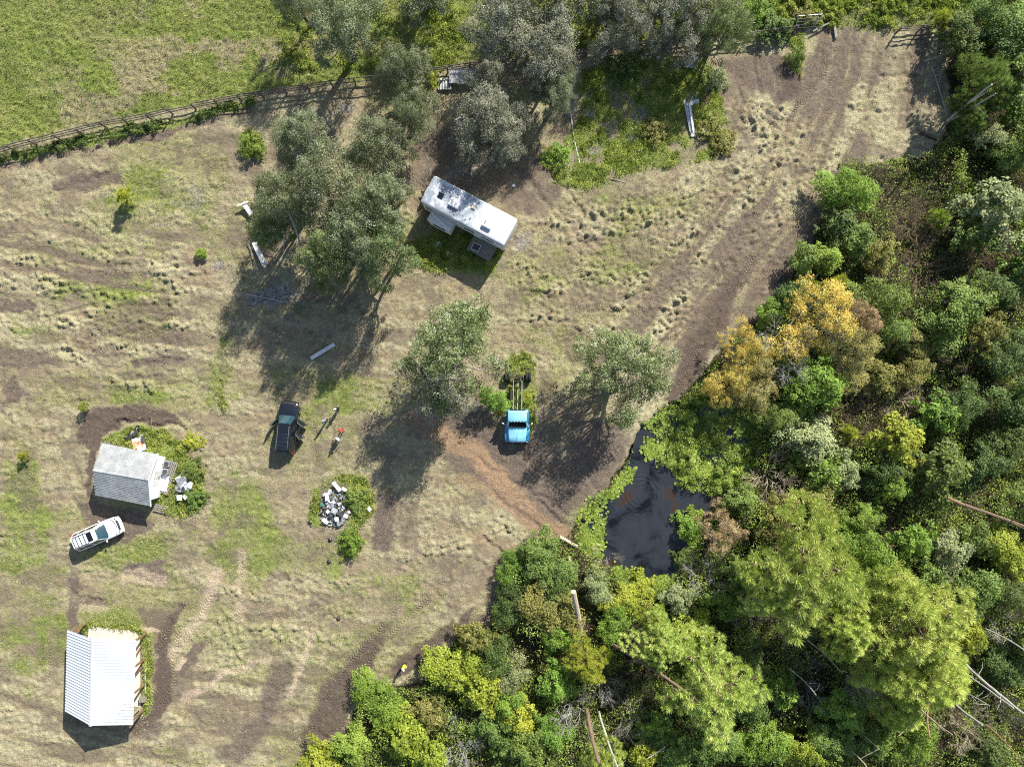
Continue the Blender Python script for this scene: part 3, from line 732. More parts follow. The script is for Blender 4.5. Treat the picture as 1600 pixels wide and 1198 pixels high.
WATER_Z = -0.42
wp = [(x + (x - 1040) * 0.06, y + (y - 770) * 0.05) for x, y in POND]
xs = np.arange(5.0, 25.5, 0.1); ys = np.arange(-21.5, -0.5, 0.1)
wx, wy = np.meshgrid(xs, ys)
rr = np.zeros_like(wx)
for cx_, cy_, r0, amp in ((P(1002, 772)[0], P(1002, 772)[1], 2.3, 0.022), (P(1014, 776)[0], P(1014, 776)[1], 1.7, 0.014)):
    q = np.hypot(wx - cx_, wy - cy_)
    rr += amp * np.sin(q * 2 * math.pi / 0.42) * np.exp(-((q - r0 * 0.62) / (r0 * 0.4)) ** 2)
# clip the sheet to a loose outline a little outside the shore
ppx, ppy = 800 + PPM * wx, 599 - PPM * wy
ins = np.zeros(wx.shape, bool)
for i in range(len(wp)):
    (ax, ay), (bx, by) = wp[i], wp[(i + 1) % len(wp)]
    if ay != by: ins ^= ((ay > ppy) != (by > ppy)) & (ppx < (bx - ax) * (ppy - ay) / (by - ay) + ax)
ni, nj = wx.shape
wi = np.arange(ni * nj).reshape(ni, nj)
keep = (ins[:-1, :-1] & ins[1:, 1:] & ins[1:, :-1] & ins[:-1, 1:])
WF = np.stack([wi[:-1, :-1], wi[:-1, 1:], wi[1:, 1:], wi[1:, :-1]], -1)[keep]
used, inv = np.unique(WF.ravel(), return_inverse=True)
WV = np.stack([wx, wy, WATER_Z + rr], -1).reshape(-1, 3)[used]
water = mesh_obj('pond_water', np_mesh('pond_water', WV, inv.reshape(-1, 4), smooth=True), water_material())
tag(water, 'dark still pond water with faint ripple rings', None, None, 'structure')

# ================================================================ LEAF MATERIALS
LM = {}
LM['oak'] = mat_leaf('oak_leaf_grey_green', [(0.0, (0.055, 0.066, 0.036)), (0.45, (0.13, 0.148, 0.088)), (0.8, (0.215, 0.235, 0.155)), (1.0, (0.30, 0.30, 0.24))], 0.25, 0.02, 0.02, 0.2, gain=1.55, warm=(0.99, 1, 0.95))
LM['moss'] = mat_leaf('oak_leaf_and_moss_grey', [(0.0, (0.07, 0.075, 0.052)), (0.5, (0.165, 0.17, 0.125)), (1.0, (0.32, 0.315, 0.26))], 0.2, 0.02, 0.01, 0.15, gain=1.5, warm=(1.0, 1, 0.93))
LM['oakg'] = mat_leaf('oak_leaf_green', [(0.0, (0.05, 0.07, 0.026)), (0.5, (0.125, 0.158, 0.07)), (0.85, (0.21, 0.25, 0.125)), (1.0, (0.34, 0.34, 0.27))], 0.25, 0.02, 0.02, 0.2, gain=1.55, warm=(0.99, 1, 0.95))
LM['bay'] = mat_leaf('broad_leaf_mid_green', [(0.0, (0.035, 0.058, 0.014)), (0.5, (0.095, 0.145, 0.034)), (1.0, (0.19, 0.255, 0.072))], 0.32, 0.07, 0.03, 0.3)
LM['bright'] = mat_leaf('broad_leaf_bright_green', [(0.0, (0.05, 0.09, 0.015)), (0.5, (0.125, 0.205, 0.035)), (1.0, (0.25, 0.35, 0.075))], 0.35, 0.06, 0.03, 0.25)
LM['lime'] = mat_leaf('leaf_yellow_green', [(0.0, (0.085, 0.11, 0.014)), (0.5, (0.21, 0.25, 0.035)), (1.0, (0.36, 0.40, 0.08))], 0.35, 0.05, 0.03, 0.2)
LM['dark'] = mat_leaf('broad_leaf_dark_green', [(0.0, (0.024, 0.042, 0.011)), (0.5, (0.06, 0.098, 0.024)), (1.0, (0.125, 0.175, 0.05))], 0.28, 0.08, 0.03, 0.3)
LM['olive'] = mat_leaf('leaf_olive', [(0.0, (0.06, 0.065, 0.018)), (0.5, (0.145, 0.15, 0.045)), (1.0, (0.26, 0.255, 0.10))], 0.28, 0.05, 0.02, 0.25)
LM['pale'] = mat_leaf('leaf_pale_grey_green', [(0.0, (0.075, 0.095, 0.045)), (0.5, (0.17, 0.205, 0.105)), (1.0, (0.31, 0.34, 0.21))], 0.25, 0.06, 0.02, 0.2)
LM['pine'] = mat_leaf('pine_needle_yellow_green', [(0.0, (0.095, 0.135, 0.035)), (0.5, (0.235, 0.285, 0.068)), (1.0, (0.41, 0.45, 0.15))], 0.25, 0.04, 0.02, 0.15, gain=2.25, warm=(1.0, 1.0, 0.95))
LM['orange'] = mat_leaf('autumn_leaf_orange', [(0.0, (0.30, 0.18, 0.045)), (0.3, (0.50, 0.33, 0.075)), (0.6, (0.58, 0.46, 0.11)), (1.0, (0.46, 0.46, 0.15))], 0.25, 0.03, 0.015, 0.15, gain=1.25, warm=(1, 1, 1))
LM['gold'] = mat_leaf('autumn_leaf_olive_gold', [(0.0, (0.13, 0.12, 0.035)), (0.5, (0.32, 0.30, 0.10)), (1.0, (0.50, 0.44, 0.18))], 0.2, 0.03, 0.015, 0.15, gain=1.25, warm=(1, 1, 1))
LM['tan'] = mat_leaf('withered_leaf_tan', [(0.0, (0.16, 0.105, 0.05)), (0.5, (0.37, 0.27, 0.14)), (1.0, (0.54, 0.42, 0.25))], 0.2, 0.03, 0.015, 0.15, gain=1.3, warm=(1, 1, 1))
BARK = {}


def bark(name, a, b):
    t = NT(name)
    mp = t.n('Mapping'); t.l(t.n('TexCoord').outputs['Object'], mp.inputs[0]); mp.inputs['Scale'].default_value = (7, 7, 2)
    n = t.noise(1.0, 6, 0.7, mp.outputs[0])
    c = t.ramp(n, [(0.3, a), (0.7, b)])
    c = t.mix(t.math('MULTIPLY', t.n('ObjectInfo').outputs['Random'], 0.3), c, tuple(x * 0.55 for x in b))
    t.bsdf(c, 0.9, 0, t.bump(n, 0.6, 0.03), 0.15)
    BARK[name] = t.m
    return t.m


bark('bark_grey', (0.10, 0.085, 0.07), (0.30, 0.275, 0.24)); bark('bark_silver', (0.26, 0.245, 0.22), (0.58, 0.56, 0.53))
bark('bark_brown', (0.10, 0.065, 0.04), (0.28, 0.20, 0.14)); bark('bark_pale', (0.38, 0.29, 0.20), (0.66, 0.55, 0.42))
bark('bark_rust', (0.15, 0.085, 0.05), (0.38, 0.25, 0.16))


# ================================================================ PLANT MESHES (built once, shared by the plants)
def unit(n, g):
    v = g.normal(size=(n, 3)); return v / np.linalg.norm(v, axis=1, keepdims=True)


def leaves(pos, nrm, ln, wd, g, tint):
    """one rhombic leaf blade per position"""
    n = len(pos)
    r = unit(n, g)
    nrm = nrm / np.linalg.norm(nrm, axis=1, keepdims=True)
    a = np.cross(nrm, r); a /= np.linalg.norm(a, axis=1, keepdims=True) + 1e-9
    b = np.cross(nrm, a)
    L = (ln * g.uniform(0.6, 1.3, n))[:, None] / 2; Wd = (wd * g.uniform(0.7, 1.25, n))[:, None] / 2
    V = np.stack([pos - a * L, pos - b * Wd + nrm * Wd * 0.3, pos + a * L, pos + b * Wd + nrm * Wd * 0.3], 1).reshape(-1, 3)
    F = np.arange(4 * n).reshape(n, 4)
    return V, F, np.repeat(tint, 4)


def lobes(seed, Rr, H, z0, n, lr, shape=0.5, dome=1.0):
    """clump centres spread through an uneven dome"""
    g = np.random.default_rng(seed)
    ph = g.uniform(0, 6.28, 5); am = g.uniform(0.05, 0.22, 5)
    out = []
    tries = 0
    while len(out) < n and tries < 6000:
        tries += 1
        a = g.uniform(0, 6.28); edge = 1 + sum(am[k] * math.sin((k + 1) * a + ph[k]) for k in range(5))
        q = g.uniform(0.02, 1) ** shape
        rad = q * (Rr - lr * 0.7) * edge
        top = z0 + (H - z0) * (1 - dome * 0.75 * q * q)
        z = top - lr * 0.8 - g.uniform(0, 1) ** 1.6 * (top - z0) * 0.75
        z = max(z, z0 * 0.8)
        c = np.array([rad * math.cos(a), rad * math.sin(a), z])
        r_ = lr * g.uniform(0.65, 1.3)
        if all(np.linalg.norm((c - o[0]) * (1, 1, 1.2)) > 0.55 * (r_ + o[1]) for o in out):
            out.append((c, r_))
    return out, g


def crown_mesh(name, seed, Rr, H, z0, nl, lr, per, ln, wd, up=0.55, flat=0.75, shape=0.5, dome=1.0, core=2.2, moss=0.0):
    lb, g = lobes(seed, Rr, H, z0, nl, lr, shape, dome)
    Vs, Fs, Ts = [], [], []
    n0 = 0
    for c, r_ in lb:
        m = int(per * (r_ / lr) ** 2 * g.uniform(0.7, 1.2))
        # several sub-sprays per clump, so that its outline is ragged
        ns = max(4, int(m / 26))
        sd = unit(ns, g); sd[:, 2] = np.abs(sd[:, 2]) * 0.9 - 0.25
        sc = c + sd * (r_ * g.uniform(0.45, 1.0, ns))[:, None] * (1, 1, flat)
        pick = g.integers(0, ns, m)
        off = unit(m, g) * (g.uniform(0, 1, m) ** (1 / core))[:, None] * r_ * 0.42
        pos = sc[pick] + off
        nrm = sd[pick] * 0.55 + np.array([0.12, 0.17, up + 0.35]) + unit(m, g) * 0.62
        lt = g.uniform(0.15, 0.75)
        tint = np.clip(lt * 0.55 + 0.45 * g.uniform(0, 1, m) ** 1.3 + 0.12 * (g.random(ns)[pick] - 0.5), 0, 1)
        if moss > 0:
            k = g.random(ns)[pick] < moss
            tint[k] = g.uniform(0.8, 1.0, k.sum())
        V_, F_, T_ = leaves(pos, nrm, ln, wd, g, tint)
        Vs.append(V_); Fs.append(F_ + n0); Ts.append(T_); n0 += len(V_)
    me = np_mesh(name, np.concatenate(Vs), np.concatenate(Fs), {'tint': np.concatenate(Ts)})
    return me, lb


def limb_mesh(name, lb, seed, r0, z0, stems=1, spread=0.0, twig=0.02, every=1):
    """trunk, limbs and branches that reach the clumps"""
    g = random.Random(seed)
    mb = MB()
    tops = []
    for s in range(stems):
        a = g.uniform(0, 6.28)
        d = Vector((math.cos(a) * spread, math.sin(a) * spread, 0))
        p0 = Vector((0, 0, -0.3)) + d * 0.25
        p1 = p0 + Vector((g.uniform(-.2, .2), g.uniform(-.2, .2), z0 * 0.55)) + d * 0.5
        p2 = p1 + Vector((g.uniform(-.3, .3), g.uniform(-.3, .3), z0 * 0.45)) + d * 0.6
        mb.tube([p0, p0.lerp(p1, .5) + Vector((g.uniform(-.08, .08), g.uniform(-.08, .08), 0)), p1, p2], [r0 * 1.25, r0, r0 * 0.85, r0 * 0.62], 7)
        tops.append((p1, p2))
    for i, (c, r_) in enumerate(lb):
        if i % every: continue
        c = Vector(c)
        p1, p2 = min(tops, key=lambda t: (t[1] - c).length)
        s = p1.lerp(p2, g.uniform(0.3, 1.0))
        m = s.lerp(c, 0.5) + Vector((g.uniform(-.3, .3), g.uniform(-.3, .3), -0.12 * (c - s).length + g.uniform(0, .3)))
        rr_ = r0 * g.uniform(0.22, 0.42)
        mb.tube([s, m, c], [rr_, rr_ * 0.65, rr_ * 0.25], 5)
        for k in range(3):
            e = c + Vector((g.uniform(-1, 1), g.uniform(-1, 1), g.uniform(-.3, .9))) * r_ * 0.8
            mb.tube([m.lerp(c, 0.6), c.lerp(e, 0.6) + Vector((0, 0, -.05)), e], [rr_ * 0.4, rr_ * 0.25, twig * 0.4], 3, False)
    return mb.mesh(name, smooth=True)


def pine_mesh(name, seed, Rr, H, z0, nt, tr, per, shape=0.55):
    """tufts of long needles at the ends of the branches"""
    lb, g = lobes(seed, Rr, H, z0, nt, tr, shape, 0.9)
    Vs, Ts = [], []
    for c, r_ in lb:
        m = per
        d = unit(m, g); d[:, 2] = np.abs(d[:, 2]) * 0.9 - 0.15
        d += np.array([c[0], c[1], 0.0]) / (Rr * 2.2) + np.array([0, 0, 0.25])
        d /= np.linalg.norm(d, axis=1, keepdims=True)
        base = c + d * r_ * 0.10 + unit(m, g) * 0.2 * r_
        tip = base + d * (r_ * g.uniform(0.65, 1.15, m))[:, None]
        sd = np.cross(d, np.array([0.25, 0.35, 0.9]) + 0.5 * unit(m, g)); sd /= np.linalg.norm(sd, axis=1, keepdims=True) + 1e-9
        w = 0.021
        mid = base * 0.45 + tip * 0.55
        Vs.append(np.stack([base, mid - sd * w, tip, mid + sd * w], 1).reshape(-1, 3))
        tt = np.clip(g.uniform(0.2, 0.65) + 0.35 * (g.random(m) - 0.3), 0, 1)
        Ts.append(np.repeat(tt, 4))
    V_ = np.concatenate(Vs)
    return np_mesh(name, V_, np.arange(len(V_)).reshape(-1, 4), {'tint': np.concatenate(Ts)}), lb


def twig_mesh(name, seed, Rr, H, stems, depth=4, r0=0.05, up=0.7, droop=0.0):
    """a leafless branching plant"""
    g = random.Random(seed)
    mb = MB()

    def grow(p, d, ln, r, k):
        q = p + d * ln * 0.5 + Vector((g.uniform(-1, 1), g.uniform(-1, 1), g.uniform(-1, 1))) * ln * 0.08
        d2 = (d + Vector((g.uniform(-1, 1), g.uniform(-1, 1), g.uniform(-.6, .6) - droop)) * 0.28).normalized()
        e = q + d2 * ln * 0.5
        mb.tube([p, q, e], [r, r * 0.8, r * 0.6], 4 if k > 2 else 3, False)
        if k == 0: return
        for i in range(g.choice((2, 3, 3)) if k > 1 else 3):
            nd = (d2 + Vector((g.uniform(-1, 1), g.uniform(-1, 1), g.uniform(-.7, .7))) * 0.75).normalized()
            grow(q.lerp(e, g.uniform(0.2, 1)), nd, ln * g.uniform(0.55, 0.85), r * 0.58, k - 1)
    for s in range(stems):
        a = 6.28 * s / stems + g.uniform(-.5, .5)
        o = g.uniform(0.1, 1.0)
        d = Vector((math.cos(a) * o, math.sin(a) * o, up)).normalized()
        grow(Vector((0.1 * math.cos(a), 0.1 * math.sin(a), -0.1)), d, H * 0.42, r0, depth)
    return mb.mesh(name)


PM = {}                                        # kind -> list of (crown mesh, trunk mesh, radius, height)


def variants(kind, n, fn):
    PM[kind] = [fn(i) for i in range(n)]


def v_oak(i):
    me, lb = crown_mesh('oak_crown', 20 + i, 4.6, 8.6, 3.6, 42, 1.2, 560, 0.19, 0.10, 0.5, 0.8, 0.5, 0.9, 2.0, 0.03)
    return me, limb_mesh('oak_trunk', lb, 20 + i, 0.26, 3.4, 2, 0.8, 0.02, 2), 4.6, 8.6


def v_thin(i):
    me, lb = crown_mesh('thin_oak_crown', 40 + i, 4.8, 8.0, 3.2, 40, 1.15, 480, 0.20, 0.10, 0.4, 0.8, 0.55, 0.8, 2.0, 0.16)
    return me, limb_mesh('thin_oak_trunk', lb, 40 + i, 0.24, 2.6, 3, 1.5, 0.025, 1), 4.8, 8.0


def v_bay(i):
    me, lb = crown_mesh('bay_crown', 60 + i, 2.2, 4.6, 1.4, 17, 0.82, (560, 430, 330, 260)[i], (0.16, 0.19, 0.23, 0.27)[i], (0.09, 0.10, 0.12, 0.14)[i], 0.6, 0.85, 0.55, 0.9, 2.0)
    return me, limb_mesh('bay_trunk', lb, 60 + i, 0.09, 1.6, 2, 0.6, 0.015, 1), 2.2, 4.6


def v_bush(i):
    me, lb = crown_mesh('bush_foliage', 80 + i, 1.6, 1.9, 0.25, 14, 0.6, 230, 0.17, 0.09, 0.6, 0.8, 0.6, 0.9, 2.0)
    return me, limb_mesh('bush_stem', lb, 80 + i, 0.04, 0.5, 3, 0.6, 0.012, 1), 1.6, 1.9


def v_feather(i):
    me, lb = crown_mesh('feathery_crown', 100 + i, 3.4, 7.0, 2.4, 34, 0.85, 420, 0.15, 0.06, 0.35, 0.9, 0.55, 0.85, 1.5, 0.06)
    return me, limb_mesh('feathery_trunk', lb, 100 + i, 0.16, 3.0, 2, 0.8, 0.02, 1), 3.4, 7.0


def v_pine(i):
    me, lb = pine_mesh('pine_crown', 120 + i, 4.6, 8.5, 4.0, 270, 0.50, 100)
    return me, limb_mesh('pine_trunk', lb, 120 + i, 0.2, 6.4, 1, 0.3, 0.02, 3), 4.6, 8.5


def v_sapling(i):
    me, lb = pine_mesh('young_pine_crown', 140 + i, 1.2, 2.6, 0.8, 26, 0.42, 100)
    return me, limb_mesh('young_pine_trunk', lb, 140 + i, 0.05, 1.6, 1, 0.1, 0.01, 1), 1.2, 2.6


variants('oak', 4, v_oak); variants('thin', 2, v_thin); variants('bay', 4, v_bay); variants('bush', 4, v_bush)
variants('feather', 3, v_feather); variants('pine', 3, v_pine); variants('sapling', 2, v_sapling)
PM['dead'] = [(twig_mesh('bare_branches', 160 + i, 2.2, 3.0, 8, 5, 0.045, 0.75), None, 2.2, 3.0) for i in range(3)]


def plant(kind, name, px, py, r, h, mat, label, cat, group=None, brk='bark_grey', var=None, rz=None, rx=0.0, ry=0.0, hc=0.72):
    """one tree or shrub whose crown shows at photo pixel px, py with radius r (m); h = its height (m)"""
    g = random.Random(int(px * 131 + py * 17))
    cm, tm, R0, H0 = PM[kind][g.randrange(len(PM[kind])) if var is None else var % len(PM[kind])]
    x, y = P(px, py, h * hc)
    o = thing(name, label, cat, (x, y, gz(x, y)), g.uniform(0, 6.28) if rz is None else rz, group)
    o.rotation_euler[0] = rx; o.rotation_euler[1] = ry
    q = r / R0
    o.scale = (q * g.uniform(.94, 1.06), q * g.uniform(.94, 1.06), h / H0)
    woody = kind in ('bush', 'dead')
    if kind == 'dead':
        c = bpy.data.objects.new('branches', cm)
    else:
        c = bpy.data.objects.new('foliage' if woody else 'crown', cm)
    if not cm.materials: cm.materials.append(None)
    link(c, o)
    c.material_slots[0].link = 'OBJECT'
    c.material_slots[0].material = LM[mat] if kind != 'dead' else BARK[mat]
    if tm is not None:
        if not tm.materials: tm.materials.append(None)
        t = bpy.data.objects.new('stem' if woody else 'trunk', tm)
        link(t, o)
        t.material_slots[0].link = 'OBJECT'
        t.material_slots[0].material = BARK[brk]
    return o


# ---------------------------------------------------------------- the oaks round the trailer
OAKS = 'live oaks round the trailer'
for px, py, r, h, mat, lab in (
        (455, 205, 3.1, 8.0, 'oak', 'grey-green live oak beside the small bright bush, highest on the slope to the fence'),
        (585, 212, 3.5, 9.0, 'oak', 'grey-green live oak north-west of the trailer, between its hitch and the fence'),
        (638, 160, 2.7, 7.5, 'oak', 'small live oak just below the fence, beside the roofing sheets'),
        (628, 100, 2.9, 7.5, 'oak', 'live oak standing astride the fence line above the round oaks'),
        (748, 172, 3.6, 8.5, 'moss', 'mossy grey live oak north of the trailer with a pale broken limb'),
        (785, 190, 3.3, 8.8, 'moss', 'dense mossy live oak whose shade reaches the trailer roof'),
        (755, 115, 2.4, 7.0, 'moss', 'narrow mossy live oak leaning over the stacked roofing sheets'),
        (862, 70, 3.9, 9.5, 'moss', 'large grey mossy oak on the fence line with a dark leafless hollow'),
        (868, 135, 2.7, 7.0, 'oak', 'round grey-green oak between the trailer and the weedy yard'),
        (428, 305, 3.3, 8.5, 'oak', 'live oak with a white wooden ramp lying under its western side'),
        (505, 275, 3.8, 9.5, 'oak', 'tallest oak of the clump west of the trailer'),
        (580, 300, 3.4, 9.0, 'oak', 'live oak of the clump facing the trailer slide-out'),
        (555, 350, 4.0, 9.5, 'oak', 'broad live oak in the middle of the clump west of the trailer'),
        (592, 385, 3.2, 8.5, 'oakg', 'greener live oak at the south-eastern tip of the clump by the trailer'),
        (505, 398, 3.0, 8.0, 'oakg', 'greener live oak at the southern tip of the clump with a bare bent limb'),
        (415, 352, 2.2, 6.0, 'oakg', 'small oak overhanging the fallen white ramp boards'),
        (525, 20, 3.6, 10.5, 'oak', 'grey-green oak out in the green pasture beyond the fence'),
        (795, 22, 4.0, 8.5, 'moss', 'grey oak beyond the fence with a dark upright trunk showing'),
        (965, 18, 3.3, 7.5, 'moss', 'thin grey oak beyond the fence above the weedy yard'),
        (1058, 22, 3.6, 8.0, 'moss', 'feathery grey oak beyond the fence above the small corrugated sheet'),
        (1135, 28, 3.0, 7.5, 'oakg', 'pale oak beyond the fence above the bare earth corner')):
    plant('oak' if px not in (1058, 965, 1135) else 'thin', 'oak_tree', px, py, r * 0.88, h * (1.5 if px < 620 and py > 230 else 1.12), mat, lab, 'oak tree', OAKS)
plant('oak', 'oak_tree', 452, -18, 2.4, 10.0, 'oak', 'small oak out in the pasture at the upper edge of the photo', 'oak tree', OAKS)
plant('oak', 'oak_tree', 660, -50, 3.6, 9.0, 'oak', 'oak in the pasture beyond the upper edge of the photo', 'oak tree', OAKS)
plant('thin', 'oak_tree', 690, 550, 5.1, 11.8, 'oakg', 'sparse oak with pale lichened branches beside the old blue truck', 'oak tree', OAKS, 'bark_silver', 0)
plant('thin', 'oak_tree', 690, 605, 2.8, 11.0, 'moss', 'half bare grey oak south-west of the sparse oak beside the blue truck', 'oak tree', OAKS, 'bark_silver', 1)
plant('thin', 'oak_tree', 974, 580, 4.5, 11.4, 'oakg', 'spreading many-stemmed oak between the blue truck and the pond', 'oak tree', None, 'bark_grey', 1)
plant('dead', 'bare_tree', 648, 610, 1.7, 7.0, 'bark_silver', 'leafless pale grey branches on the western side of the sparse oak', 'bare tree')
plant('dead', 'bare_tree', 676, 640, 1.6, 5.0, 'bark_silver', 'leafless grey shoots at the foot of the sparse oak', 'bare tree')
plant('bay', 'young_tree', 765, 625, 1.2, 3.5, 'bright', 'bright green young tree between the sparse oak and the truck', 'tree')

